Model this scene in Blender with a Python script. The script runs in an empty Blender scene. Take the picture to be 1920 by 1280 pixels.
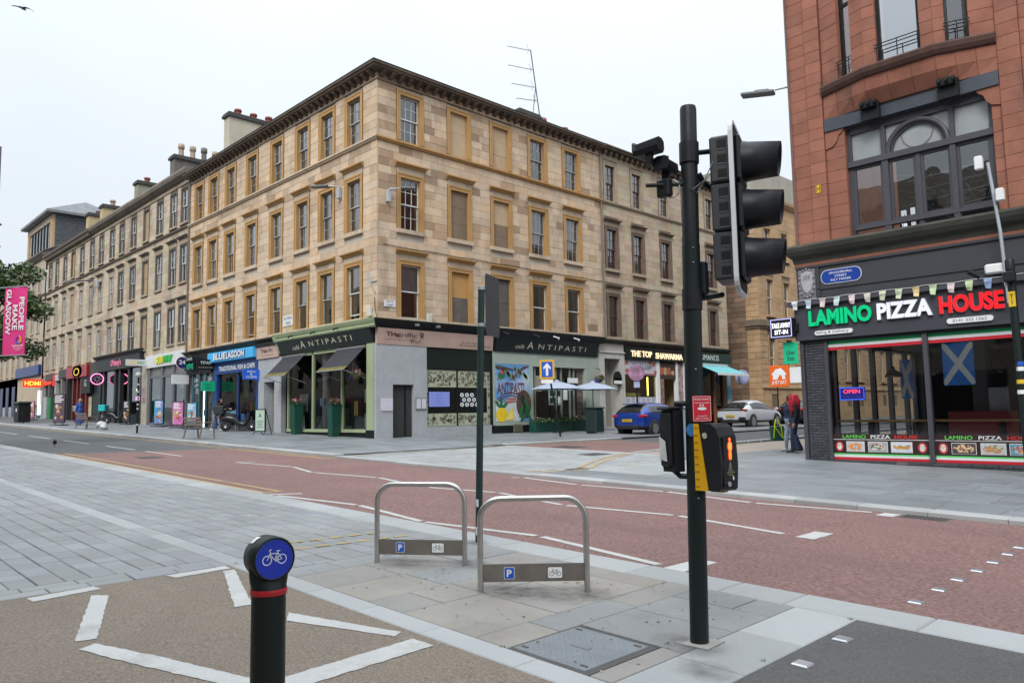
import bpy, bmesh, math, random
from mathutils import Vector, Matrix
random.seed(7)
scene = bpy.context.scene
COL = scene.collection
R = math.radians
# ------------------------------------------------------------------ camera
HC = 1.56                      # eye height above the ground under the camera
SLOPE = 0.0214                 # the street climbs towards the west (-x)
YAW, PITCH, ROLL, FPX = 0.79977, 0.09376, -0.01731, 1417.94
cf = Vector((-math.sin(YAW)*math.cos(PITCH), math.cos(YAW)*math.cos(PITCH), math.sin(PITCH)))
cr0 = Vector((math.cos(YAW), math.sin(YAW), 0)); cu0 = cr0.cross(cf)
cr = math.cos(ROLL)*cr0 + math.sin(ROLL)*cu0; cu = cr.cross(cf)
cam_data = bpy.data.cameras.new('camera'); cam = bpy.data.objects.new('camera', cam_data); COL.objects.link(cam)
cam.matrix_world = Matrix(((cr.x, cu.x, -cf.x, 0), (cr.y, cu.y, -cf.y, 0), (cr.z, cu.z, -cf.z, HC), (0, 0, 0, 1)))
cam_data.sensor_fit = 'HORIZONTAL'; cam_data.sensor_width = 36.0; cam_data.lens = FPX/1920*36.0
cam_data.clip_start = 0.05; cam_data.clip_end = 6000
scene.camera = cam
# ------------------------------------------------------------------ sky, sun, exposure
SUN_EL, SUN_AZ = R(42), R(152)      # azimuth clockwise from north (+y)
world = bpy.data.worlds.new('World'); scene.world = world; world.use_nodes = True
wn, wl = world.node_tree.nodes, world.node_tree.links
wn.clear()
wo = wn.new('ShaderNodeOutputWorld'); bg = wn.new('ShaderNodeBackground')
sky = wn.new('ShaderNodeTexSky'); sky.sky_type = 'NISHITA'; sky.sun_disc = False
sky.sun_elevation = SUN_EL; sky.sun_rotation = SUN_AZ
sky.air_density = 1.0; sky.dust_density = 4.0; sky.ozone_density = 1.0
hs = wn.new('ShaderNodeHueSaturation'); hs.inputs['Saturation'].default_value = 0.16
hs.inputs['Value'].default_value = 1.0
# an even overcast deck mixed over the clear sky, with faint cloud texture
tc = wn.new('ShaderNodeTexCoord'); nz = wn.new('ShaderNodeTexNoise'); nz.inputs['Scale'].default_value = 1.7; nz.inputs['Detail'].default_value = 5
sep = wn.new('ShaderNodeSeparateXYZ')
cl = wn.new('ShaderNodeValToRGB')
cl.color_ramp.elements[0].position = 0.3; cl.color_ramp.elements[0].color = (5.2, 5.8, 6.4, 1)
cl.color_ramp.elements[1].position = 0.7; cl.color_ramp.elements[1].color = (6.0, 6.4, 6.8, 1)
# an overcast deck is about three times brighter overhead than at the horizon
pw = wn.new('ShaderNodeMath'); pw.operation = 'POWER'; pw.inputs[1].default_value = 3.0; ab = wn.new('ShaderNodeMath'); ab.operation = 'MAXIMUM'; ab.inputs[1].default_value = 0.0
zr = wn.new('ShaderNodeMath'); zr.operation = 'MULTIPLY_ADD'; zr.inputs[1].default_value = 2.4; zr.inputs[2].default_value = 0.96
mulc = wn.new('ShaderNodeVectorMath'); mulc.operation = 'SCALE'
mx = wn.new('ShaderNodeMix'); mx.data_type = 'RGBA'; mx.inputs[0].default_value = 0.92
wl.new(tc.outputs['Generated'], nz.inputs['Vector']); wl.new(nz.outputs['Fac'], cl.inputs['Fac'])
wl.new(tc.outputs['Generated'], sep.inputs[0]); wl.new(sep.outputs['Z'], ab.inputs[0]); wl.new(ab.outputs[0], pw.inputs[0]); wl.new(pw.outputs[0], zr.inputs[0])
wl.new(cl.outputs['Color'], mulc.inputs[0]); wl.new(zr.outputs[0], mulc.inputs['Scale'])
wl.new(sky.outputs['Color'], hs.inputs['Color']); wl.new(hs.outputs['Color'], mx.inputs[6]); wl.new(mulc.outputs['Vector'], mx.inputs[7])
wl.new(mx.outputs[2], bg.inputs['Color']); bg.inputs['Strength'].default_value = 0.1
wl.new(bg.outputs[0], wo.inputs['Surface'])
sd = bpy.data.lights.new('sun', 'SUN'); sun = bpy.data.objects.new('sun', sd); COL.objects.link(sun)
sd.energy = 1.5; sd.angle = R(25); sd.color = (1.0, 0.965, 0.92)
sv = Vector((math.sin(SUN_AZ)*math.cos(SUN_EL), math.cos(SUN_AZ)*math.cos(SUN_EL), math.sin(SUN_EL)))
sun.rotation_euler = (-sv).to_track_quat('-Z', 'Y').to_euler(); sun.location = (0, 0, 60)
scene.view_settings.view_transform = 'Standard'; scene.view_settings.look = 'None'
scene.view_settings.exposure = 0.62; scene.view_settings.gamma = 1.0
scene.view_settings.use_curve_mapping = False
scene.cycles.max_bounces = 6; scene.cycles.diffuse_bounces = 3; scene.cycles.glossy_bounces = 3
scene.cycles.transparent_max_bounces = 16; scene.cycles.transmission_bounces = 4
scene.cycles.caustics_reflective = False; scene.cycles.caustics_refractive = False
# ------------------------------------------------------------------ helpers
def gz(x, y=0): return -SLOPE*x
WM = {}                                  # world matrices of parents
def wmat(o): return WM.get(o.name, Matrix.Identity(4))
def tag(o, label=None, cat=None, group=None, kind=None):
    if label: o['label'] = label
    if cat: o['category'] = cat
    if group: o['group'] = group
    if kind: o['kind'] = kind
    return o
def thing(name, loc, label, cat, group=None, rz=0.0, scale=1.0):
    o = bpy.data.objects.new(name, None); COL.objects.link(o); o.empty_display_size = 0.2
    o.location = loc; o.rotation_euler = (0, 0, rz); o.scale = (scale,)*3
    WM[o.name] = Matrix.Translation(Vector(loc)) @ Matrix.Rotation(rz, 4, 'Z') @ Matrix.Scale(scale, 4)
    return tag(o, label, cat, group)
def lin(c):                              # sRGB 0..255 triple -> linear
    return tuple((v/255/12.92 if v/255 <= 0.04045 else ((v/255+0.055)/1.055)**2.4) for v in c)
class Fr:                                # facade frame: u along, d outwards, z up
    def __init__(s, o, U, N):
        s.o = Vector((o[0], o[1], 0)); s.U = Vector((U[0], U[1], 0)); s.N = Vector((N[0], N[1], 0))
        s.hand = 1 if s.U.cross(s.N).z > 0 else -1
    def __call__(s, p): return s.o + s.U*p[0] + s.N*p[1] + Vector((0, 0, p[2]))
class MB:
    def __init__(s, T=None):
        s.v = []; s.f = []; s.m = []; s.t = []; s.T = T; s.tint = None; s.smooth = []
        s.hand = getattr(T, 'hand', 1) if T else 1
    def add(s, vs, fs, mi=0, tint=None, sm=False):
        n = len(s.v)
        for p in vs:
            s.v.append(tuple(s.T(p)) if s.T else tuple(p)); s.t.append(tint or s.tint or (1, 1, 1))
        for f in fs:
            f = tuple(n+i for i in f)
            s.f.append(f if s.hand > 0 else f[::-1]); s.m.append(mi); s.smooth.append(sm)
        return s
    def box(s, x0, x1, y0, y1, z0, z1, mi=0, tint=None, M=None):
        vs = [(x0,y0,z0),(x1,y0,z0),(x1,y1,z0),(x0,y1,z0),(x0,y0,z1),(x1,y0,z1),(x1,y1,z1),(x0,y1,z1)]
        if M is not None: vs = [tuple(M @ Vector(p)) for p in vs]
        return s.add(vs, [(0,3,2,1),(4,5,6,7),(0,1,5,4),(1,2,6,5),(2,3,7,6),(3,0,4,7)], mi, tint)
    def cbox(s, c, sx, sy, sz, rz=0, mi=0):
        M = Matrix.Translation(Vector(c)) @ Matrix.Rotation(rz, 4, 'Z')
        return s.box(-sx/2, sx/2, -sy/2, sy/2, -sz/2, sz/2, mi, None, M)
    def bbox(s, x0, x1, y0, y1, z0, z1, b=0.01, mi=0, tint=None, M=None):   # chamfered box
        vs = [];
        for (X0,X1,Y0,Y1,z) in ((x0+b,x1-b,y0+b,y1-b,z0),(x0,x1,y0,y1,z0+b),(x0,x1,y0,y1,z1-b),(x0+b,x1-b,y0+b,y1-b,z1)):
            c = b if (z == z0+b or z == z1-b) else b*0.5
            vs += [(X0+c,Y0,z),(X1-c,Y0,z),(X1,Y0+c,z),(X1,Y1-c,z),(X1-c,Y1,z),(X0+c,Y1,z),(X0,Y1-c,z),(X0,Y0+c,z)]
        if M is not None: vs = [tuple(M @ Vector(p)) for p in vs]
        fs = [tuple(range(7,-1,-1)), tuple(range(24,32))]
        for k in range(3):
            for i in range(8):
                j = (i+1) % 8; fs.append((k*8+i, k*8+j, k*8+8+j, k*8+8+i))
        return s.add(vs, fs, mi, tint)
    def block(s, u0, u1, d0, d1, z0, z1, b=0.012, mi=0, tint=None):        # dressed stone: front face (d1) chamfered
        vs = [(u0,d0,z0),(u1,d0,z0),(u1,d0,z1),(u0,d0,z1),(u0,d1-b,z0),(u1,d1-b,z0),(u1,d1-b,z1),(u0,d1-b,z1),
              (u0+b,d1,z0+b),(u1-b,d1,z0+b),(u1-b,d1,z1-b),(u0+b,d1,z1-b)]
        fs = [(0,1,5,4),(1,2,6,5),(2,3,7,6),(3,0,4,7),(4,5,9,8),(5,6,10,9),(6,7,11,10),(7,4,8,11),(8,9,10,11)]
        return s.add(vs, [f[::-1] for f in fs], mi, tint)
    def prism(s, poly, z0, z1, mi=0, tint=None, M=None, zf=None):          # poly in xy, extruded in z (zf: ground height fn)
        n = len(poly); g = zf or (lambda x, y: 0)
        vs = [(x, y, z0+g(x, y)) for x, y in poly]+[(x, y, z1+g(x, y)) for x, y in poly]
        if M is not None: vs = [tuple(M @ Vector(p)) for p in vs]
        fs = [tuple(range(n-1,-1,-1)), tuple(range(n, 2*n))]+[(i, (i+1)%n, n+(i+1)%n, n+i) for i in range(n)]
        return s.add(vs, fs, mi, tint)
    def sheet(s, poly, z=0, mi=0):
        return s.add([(x, y, z+gz(x, y)) for x, y in poly], [tuple(range(len(poly)))], mi)
    def face(s, pts, mi=0): return s.add(pts, [tuple(range(len(pts)))], mi)
    def profile(s, prof, u0, u1, mi=0, close=True):                        # (d,z) profile swept along u
        n = len(prof); vs = [(u0, d, z) for d, z in prof]+[(u1, d, z) for d, z in prof]
        fs = [(i, n+i, n+(i+1)%n, (i+1)%n) for i in range(n if close else n-1)]
        if close: fs += [tuple(range(n)), tuple(range(2*n-1, n-1, -1))]
        return s.add(vs, fs, mi)
    def tube(s, pts, r, n=8, mi=0, caps=True, sm=True):
        pts = [Vector(p) for p in pts]; rs = r if isinstance(r, (list, tuple)) else [r]*len(pts)
        vs = []; ref = None
        for i, p in enumerate(pts):
            a = pts[max(i-1, 0)]; b = pts[min(i+1, len(pts)-1)]; t = (b-a).normalized()
            if ref is None:
                ref = Vector((0, 0, 1)) if abs(t.z) < 0.9 else Vector((1, 0, 0))
            x = (ref - t*ref.dot(t)).normalized(); ref = x; y = t.cross(x)
            for k in range(n):
                a2 = 2*math.pi*k/n; vs.append(tuple(p + x*(math.cos(a2)*rs[i]) + y*(math.sin(a2)*rs[i])))
        fs = []
        for i in range(len(pts)-1):
            for k in range(n):
                j = (k+1) % n; fs.append((i*n+k, i*n+j, (i+1)*n+j, (i+1)*n+k))
        s.add(vs, fs, mi, None, sm)
        if caps:
            L = len(pts)-1
            s.add(vs[:n], [tuple(range(n-1,-1,-1))], mi); s.add(vs[L*n:], [tuple(range(n))], mi)
        return s
    def lathe(s, prof, n=16, mi=0, M=None, sm=True, sx=1, sy=1):           # (r,z) profile about z
        vs = []
        for r, z in prof:
            for k in range(n):
                a = 2*math.pi*k/n; vs.append((r*math.cos(a)*sx, r*math.sin(a)*sy, z))
        if M is not None: vs = [tuple(M @ Vector(p)) for p in vs]
        fs = []
        for i in range(len(prof)-1):
            for k in range(n):
                j = (k+1) % n; fs.append((i*n+k, i*n+j, (i+1)*n+j, (i+1)*n+k))
        s.add(vs, fs, mi, None, sm)
        if prof[0][0] > 1e-6: s.add(vs[:n], [tuple(range(n-1,-1,-1))], mi)
        if prof[-1][0] > 1e-6: s.add(vs[-n:], [tuple(range(n))], mi)
        return s
    def ring(s, c, r0, r1, X, Y, n=24, mi=0, a0=0, a1=2*math.pi):          # flat annulus in plane X,Y
        c, X, Y = Vector(c), Vector(X), Vector(Y); vs = []
        full = abs(a1-a0-2*math.pi) < 1e-6; m = n if full else n+1
        for k in range(m):
            a = a0+(a1-a0)*k/n; e = X*math.cos(a)+Y*math.sin(a); vs += [tuple(c+e*r0), tuple(c+e*r1)]
        fs = [(2*k, 2*((k+1)%m), 2*((k+1)%m)+1, 2*k+1) for k in range(n)]
        return s.add(vs, [f[::-1] for f in fs], mi)
    def disc(s, c, rx, ry, X, Y, n=20, mi=0, th=0):
        c, X, Y = Vector(c), Vector(X), Vector(Y); N = X.cross(Y)
        vs = [tuple(c+X*(rx*math.cos(2*math.pi*k/n))+Y*(ry*math.sin(2*math.pi*k/n))) for k in range(n)]
        if th:
            vs2 = [tuple(Vector(p)+N*th) for p in vs]
            s.add(vs+vs2, [tuple(range(n-1,-1,-1)), tuple(range(n, 2*n))]+[(i, (i+1)%n, n+(i+1)%n, n+i) for i in range(n)], mi)
        else: s.add(vs, [tuple(range(n))], mi)
        return s
    def build(s, name, mats, parent=None, local=False, tint=False, recentre=True):
        me = bpy.data.meshes.new(name)
        vs = s.v; c = Vector((0, 0, 0))
        if not local and recentre and vs:
            xs = [v[0] for v in vs]; ys = [v[1] for v in vs]
            c = Vector(((min(xs)+max(xs))/2, (min(ys)+max(ys))/2, min(v[2] for v in vs)))
            vs = [(v[0]-c.x, v[1]-c.y, v[2]-c.z) for v in vs]
        me.from_pydata(vs, [], s.f)
        if not isinstance(mats, (list, tuple)): mats = [mats]
        for m in mats: me.materials.append(m)
        if len(mats) > 1: me.polygons.foreach_set('material_index', s.m)
        if any(s.smooth): me.polygons.foreach_set('use_smooth', s.smooth)
        if tint or any(m.name in TINTED for m in mats):
            at = me.color_attributes.new('tint', 'FLOAT_COLOR', 'POINT'); fl = []
            for q in s.t: fl += [q[0], q[1], q[2], 1.0]
            at.data.foreach_set('color', fl)
        o = bpy.data.objects.new(name, me); COL.objects.link(o)
        o.location = c
        if parent:
            o.parent = parent
            W = wmat(parent)
            if local: WM[o.name] = W.copy()
            else: o.matrix_parent_inverse = W.inverted(); WM[o.name] = Matrix.Translation(c)
        else: WM[o.name] = Matrix.Translation(c)
        return o
def dup(o, loc=None, rz=None, parent=None, inv=None):        # copy a thing with its parts and sub-parts
    c = o.copy(); COL.objects.link(c)
    if parent is not None: c.parent = parent
    if loc is not None: c.location = loc
    if rz is not None: c.rotation_euler = (0, 0, rz)
    for ch in list(o.children): dup(ch, parent=c)
    return c
def rrect(w, h, r, n=5, cx=0, cy=0):     # rounded rectangle outline
    out = []
    for sx, sy, a0 in ((1, -1, -90), (1, 1, 0), (-1, 1, 90), (-1, -1, 180)):
        for k in range(n+1):
            a = R(a0+90*k/n); out.append((cx+sx*(w/2-r)+r*math.cos(a), cy+sy*(h/2-r)+r*math.sin(a)))
    return out
# ------------------------------------------------------------------ materials
MATS = {}; TINTED = set()
def mat(name, col, rough=0.75, var=0.12, vscale=1.5, bump=0.0, bscale=80.0, metal=0.0, spec=0.5, tint=False, fine=0.0, fscale=120.0,
        stain=None, stain_col=(0.03, 0.027, 0.022), stain_scale=(0.6, 0.6, 0.25), stain_lo=0.55, emit=None, estr=1.0, coat=0.0, alpha=1.0, sheen=0.0):
    if name in MATS: return MATS[name]
    m = bpy.data.materials.new(name); m.use_nodes = True; MATS[name] = m
    nt = m.node_tree; N, L = nt.nodes, nt.links
    b = N['Principled BSDF']
    b.inputs['Roughness'].default_value = rough; b.inputs['Metallic'].default_value = metal
    b.inputs['Specular IOR Level'].default_value = spec
    if coat: b.inputs['Coat Weight'].default_value = coat; b.inputs['Coat Roughness'].default_value = 0.04
    col = tuple(col)[:3]
    rgb = N.new('ShaderNodeRGB'); rgb.outputs[0].default_value = (*col, 1); cur = rgb.outputs[0]
    geo = N.new('ShaderNodeNewGeometry'); pos = geo.outputs['Position']
    def mulv(cur, fac_socket):
        vm = N.new('ShaderNodeVectorMath'); vm.operation = 'SCALE'
        L.new(cur, vm.inputs[0]); L.new(fac_socket, vm.inputs['Scale']); return vm.outputs[0]
    def noise(scale, detail=4, rough_=0.6):
        n = N.new('ShaderNodeTexNoise'); n.inputs['Scale'].default_value = scale; n.inputs['Detail'].default_value = detail
        n.inputs['Roughness'].default_value = rough_; L.new(pos, n.inputs['Vector']); return n.outputs['Fac']
    def rng(s, a, b2, lo=0.25, hi=0.75):
        r = N.new('ShaderNodeMapRange'); r.inputs['From Min'].default_value = lo; r.inputs['From Max'].default_value = hi
        r.inputs['To Min'].default_value = a; r.inputs['To Max'].default_value = b2; L.new(s, r.inputs['Value']); return r.outputs['Result']
    if tint:
        TINTED.add(name); at = N.new('ShaderNodeAttribute'); at.attribute_name = 'tint'
        vm = N.new('ShaderNodeVectorMath'); vm.operation = 'MULTIPLY'; L.new(cur, vm.inputs[0]); L.new(at.outputs['Color'], vm.inputs[1]); cur = vm.outputs[0]
    if var: cur = mulv(cur, rng(noise(vscale), 1-var, 1+var))
    if fine: cur = mulv(cur, rng(noise(fscale, 2, 0.8), 1-fine, 1+fine))
    if stain:
        mp = N.new('ShaderNodeMapping'); mp.inputs['Scale'].default_value = stain_scale; L.new(pos, mp.inputs['Vector'])
        sn = N.new('ShaderNodeTexNoise'); sn.inputs['Scale'].default_value = 1.0; sn.inputs['Detail'].default_value = 7; sn.inputs['Roughness'].default_value = 0.62
        L.new(mp.outputs[0], sn.inputs['Vector'])
        mxx = N.new('ShaderNodeMix'); mxx.data_type = 'RGBA'
        L.new(rng(sn.outputs['Fac'], 0, stain, stain_lo, stain_lo+0.18), mxx.inputs[0]); L.new(cur, mxx.inputs[6]); mxx.inputs[7].default_value = (*stain_col, 1); cur = mxx.outputs[2]
    L.new(cur, b.inputs['Base Color'])
    if bump:
        bn = N.new('ShaderNodeBump'); bn.inputs['Strength'].default_value = bump; bn.inputs['Distance'].default_value = 0.02
        L.new(noise(bscale, 4, 0.7), bn.inputs['Height']); L.new(bn.outputs[0], b.inputs['Normal'])
    if emit is not None:
        b.inputs['Emission Color'].default_value = (*emit, 1); b.inputs['Emission Strength'].default_value = estr
    if alpha < 1: b.inputs['Alpha'].default_value = alpha
    if rough >= 0.35 and not metal:
        L.new(rng(noise(vscale*6), max(rough-0.08, 0.05), min(rough+0.08, 1)), b.inputs['Roughness'])
    return m
def glass_mat(name, tintc=(0.75, 0.8, 0.8), refl=1.0, wob=0.0):          # thin clear pane: see-through with Fresnel mirror
    if name in MATS: return MATS[name]
    m = bpy.data.materials.new(name); m.use_nodes = True; MATS[name] = m
    N, L = m.node_tree.nodes, m.node_tree.links; N.clear()
    o = N.new('ShaderNodeOutputMaterial'); tr = N.new('ShaderNodeBsdfTransparent'); gl = N.new('ShaderNodeBsdfGlossy')
    tr.inputs['Color'].default_value = (*tintc, 1); gl.inputs['Roughness'].default_value = 0.01
    gl.inputs['Color'].default_value = (0.95, 0.97, 1, 1)
    fz = N.new('ShaderNodeFresnel'); fz.inputs['IOR'].default_value = 1.52
    mu = N.new('ShaderNodeMath'); mu.operation = 'MULTIPLY_ADD'; mu.inputs[1].default_value = 1.7*refl; mu.inputs[2].default_value = 0.02; mu.use_clamp = True
    mxs = N.new('ShaderNodeMixShader'); L.new(fz.outputs[0], mu.inputs[0]); L.new(mu.outputs[0], mxs.inputs[0]); L.new(tr.outputs[0], mxs.inputs[1]); L.new(gl.outputs[0], mxs.inputs[2])
    if wob:
        geo = N.new('ShaderNodeNewGeometry'); n = N.new('ShaderNodeTexNoise'); n.inputs['Scale'].default_value = 1.6; n.inputs['Detail'].default_value = 1
        L.new(geo.outputs['Position'], n.inputs['Vector']); bp = N.new('ShaderNodeBump'); bp.inputs['Strength'].default_value = wob; bp.inputs['Distance'].default_value = 0.05
        L.new(n.outputs['Fac'], bp.inputs['Height']); L.new(bp.outputs[0], gl.inputs['Normal'])
    L.new(mxs.outputs[0], o.inputs['Surface']); return m
GLASS = glass_mat('window_glass', (0.78, 0.82, 0.82), 1.9, 0.10)
SHOPGLASS = glass_mat('shop_glass', (0.90, 0.93, 0.93), 0.8, 0.03)
BLACK = mat('black_paint', (0.010, 0.012, 0.013), 0.5, 0.2, 3, spec=0.25)
WHITE = mat('white_paint', (0.72, 0.73, 0.73), 0.5, 0.06, 2)
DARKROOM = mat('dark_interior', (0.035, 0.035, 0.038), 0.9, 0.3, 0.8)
STEEL = mat('galvanised_steel', (0.42, 0.44, 0.46), 0.42, 0.1, 4, metal=0.7)
# ------------------------------------------------------------------ lettering (meshed in one go at the end)
TEXTS = []
def text(s, pos, X, Z, h, m, parent, w=None, ext=0.004, bold=0.0, shear=0.0, name='lettering', align='C', spacing=1.0):
    # pos: centre (or left end) of the writing, X: reading direction, Z: up; h: cap height; w: width to fit
    TEXTS.append(dict(s=s, pos=Vector(pos), X=Vector(X).normalized(), Z=Vector(Z).normalized(), h=h, m=m, parent=parent, w=w, ext=ext, bold=bold, shear=shear, name=name, align=align, spacing=spacing))
def flush_texts():
    cs = []
    for t in TEXTS:
        c = bpy.data.curves.new('t', 'FONT'); c.body = t['s']; c.size = 1.0; c.extrude = 0.0; c.offset = t['bold']; c.shear = t['shear']
        c.align_x = 'CENTER'; c.resolution_u = 3; c.space_character = t['spacing']; c.space_line = 0.95
        ob = bpy.data.objects.new('t', c); COL.objects.link(ob); cs.append(ob)
    dg = bpy.context.evaluated_depsgraph_get(); dg.update()
    for t, ob in zip(TEXTS, cs):
        me = bpy.data.meshes.new_from_object(ob.evaluated_get(dg))
        vs = [v.co.copy() for v in me.vertices]; fs = [tuple(p.vertices) for p in me.polygons]
        bpy.data.meshes.remove(me)
        if not vs: continue
        x0 = min(v.x for v in vs); x1 = max(v.x for v in vs); y0 = min(v.y for v in vs); y1 = max(v.y for v in vs)
        nl = t['s'].count('\n')+1
        sy = t['h']/0.73 if nl == 1 else t['h']*nl/(y1-y0)
        if t.get('fit_y'): sy = t['h']/(y1-y0)
        sx = (t['w']/(x1-x0)) if t['w'] else sy
        cx = (x0+x1)/2 if t['align'] == 'C' else x0
        cy = (y0+y1)/2
        Nn = t['X'].cross(t['Z'])
        mb = MB(); n = len(vs)
        base = [t['pos']+t['X']*((v.x-cx)*sx)+t['Z']*((v.y-cy)*sy) for v in vs]
        e = t['ext']
        mb.add([tuple(p+Nn*e) for p in base], fs)
        if e > 0.006:                                   # real side walls along the outline
            cnt = {}
            for f in fs:
                for i in range(len(f)):
                    a, b = f[i], f[(i+1) % len(f)]; cnt.setdefault((min(a, b), max(a, b)), []).append((a, b))
            bd = [v[0] for v in cnt.values() if len(v) == 1]
            pts = []; ff = []
            for a, b in bd:
                k = len(pts); pts += [tuple(base[a]), tuple(base[b]), tuple(base[b]+Nn*e), tuple(base[a]+Nn*e)]; ff.append((k, k+1, k+2, k+3))
            mb.add(pts, ff, 1 if isinstance(t['m'], (list, tuple)) else 0)
        mb.build(t['name'], t['m'], t['parent'])
    for ob in cs:
        c = ob.data; bpy.data.objects.remove(ob); bpy.data.curves.remove(c)
# ------------------------------------------------------------------ ground, roads and pavements
ASPH = mat('grey_asphalt', (0.085, 0.09, 0.095), 0.85, 0.16, 0.5, bump=0.35, bscale=90, fine=0.3, fscale=70, stain=0.35, stain_col=(0.13, 0.135, 0.135), stain_scale=(0.15, 1.2, 1))
REDASPH = mat('red_asphalt', (0.184, 0.106, 0.095), 0.85, 0.12, 0.7, bump=0.6, bscale=45, fine=0.6, fscale=27, stain=0.6, stain_col=(0.125, 0.082, 0.078), stain_scale=(0.12, 0.9, 1))
BUFF = mat('buff_asphalt', (0.195, 0.160, 0.125), 0.9, 0.12, 0.8, bump=0.5, bscale=70, fine=0.5, fscale=55, stain=0.35, stain_col=(0.13, 0.11, 0.095), stain_scale=(0.8, 0.8, 1))
DKASPH = mat('dark_chip_asphalt', (0.088, 0.085, 0.084), 0.88, 0.15, 0.9, bump=0.5, bscale=60, fine=0.4, fscale=60)
GRAN = mat('pale_granite', (0.32, 0.33, 0.33), 0.7, 0.12, 0.9, bump=0.08, bscale=200, fine=0.16, fscale=160, tint=True, stain=0.35, stain_col=(0.17, 0.165, 0.155), stain_scale=(0.9, 0.9, 1), stain_lo=0.56)
SETT = mat('sett_stone', (0.238, 0.247, 0.25), 0.72, 0.15, 0.5, bump=0.2, bscale=90, fine=0.14, fscale=110, tint=True, stain=0.4, stain_col=(0.19, 0.19, 0.185), stain_scale=(0.35, 0.35, 1), stain_lo=0.5)
FLAG = mat('sandstone_flag', (0.235, 0.228, 0.215), 0.75, 0.16, 1.4, bump=0.15, bscale=60, fine=0.12, fscale=120, tint=True, stain=0.5, stain_col=(0.12, 0.105, 0.09), stain_scale=(1.1, 1.1, 1), stain_lo=0.55)
SLAB = mat('grey_paving_slab', (0.19, 0.205, 0.215), 0.5, 0.16, 0.45, bump=0.1, bscale=60, fine=0.1, fscale=90, tint=True, stain=0.35, stain_col=(0.10, 0.105, 0.11), stain_scale=(0.4, 0.4, 1))
JOINT = mat('joint_sand', (0.115, 0.115, 0.112), 0.95, 0.2, 2)
WLINE = mat('white_road_paint', (0.44, 0.44, 0.425), 0.7, 0.08, 3, bump=0.3, bscale=60, fine=0.12, fscale=60, stain=0.75, stain_col=(0.28, 0.25, 0.23), stain_scale=(2.2, 2.2, 1), stain_lo=0.57)
YLINE = mat('yellow_road_paint', (0.38, 0.28, 0.12), 0.7, 0.12, 3, bump=0.3, bscale=60, fine=0.15, fscale=60, stain=0.8, stain_col=(0.24, 0.17, 0.13), stain_scale=(1.8, 1.8, 1), stain_lo=0.53)
IRON = mat('cast_iron', (0.09, 0.085, 0.082), 0.55, 0.2, 3, metal=0.4)
STUDM = mat('stainless_stud', (0.55, 0.57, 0.6), 0.35, 0.1, 6, metal=0.8)
def structure(name, mb, m, tint=False):
    return tag(mb.build(name, m, tint=tint), kind='structure')
# one sheet to the horizon: follows the street's fall near the scene, level beyond
mb = MB(); xs = [-4000, -220, 160, 4000]; ys = [-3000, 4000]
zz = lambda x: -SLOPE*max(-220, min(160, x)) - 0.06
mb.add([(x, y, zz(x)) for x in xs for y in ys], [(0, 2, 3, 1), (2, 4, 5, 3), (4, 6, 7, 5)])
structure('ground', mb, ASPH)
KN0, KN1 = 5.50, 5.93          # near kerb
KF = 11.20                     # far kerb face
road = structure('road', MB().sheet([(-190, KN1), (-25.9, KN1), (-24.75, KF), (-190, KF)], 0.0), ASPH)
bus = structure('road', MB().sheet([(-25.9, KN1), (60, KN1), (60, KF), (-24.75, KF)], 0.0), REDASPH)
pitt = structure('road', MB().sheet([(-22.2, 23.6), (-13.4, 23.6), (-14.9, 95), (-22.2, 95)], 0.012), ASPH)
pitt_red = structure('road', MB().sheet([(-19.05, 18.0), (-13.6, 18.0), (-13.45, 23.6), (-19.05, 23.6)], 0.012), REDASPH)
def gbox(mb, x0, x1, y0, y1, z0, z1, b=0.006, tint=None):      # paving stone on the sloping ground, top arris chamfered
    g = gz
    vs = [(x0,y0,z0+g(x0)),(x1,y0,z0+g(x1)),(x1,y1,z0+g(x1)),(x0,y1,z0+g(x0)),
          (x0,y0,z1-b+g(x0)),(x1,y0,z1-b+g(x1)),(x1,y1,z1-b+g(x1)),(x0,y1,z1-b+g(x0)),
          (x0+b,y0+b,z1+g(x0)),(x1-b,y0+b,z1+g(x1)),(x1-b,y1-b,z1+g(x1)),(x0+b,y1-b,z1+g(x0))]
    mb.add(vs, [(0,1,5,4),(1,2,6,5),(2,3,7,6),(3,0,4,7),(4,5,9,8),(5,6,10,9),(6,7,11,10),(7,4,8,11),(8,9,10,11)], 0, tint)
def camdist(x, y): return math.hypot(x, y)
def inview(x, y, z=0.0, mx=80, my=60):
    d = Vector((x, y, z-HC)); c = d.dot(cf)
    if c < 0.4: return False
    px = 960+FPX*d.dot(cr)/c; py = 640-FPX*d.dot(cu)/c
    return -mx < px < 1920+mx and -my < py < 1280+my
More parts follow.
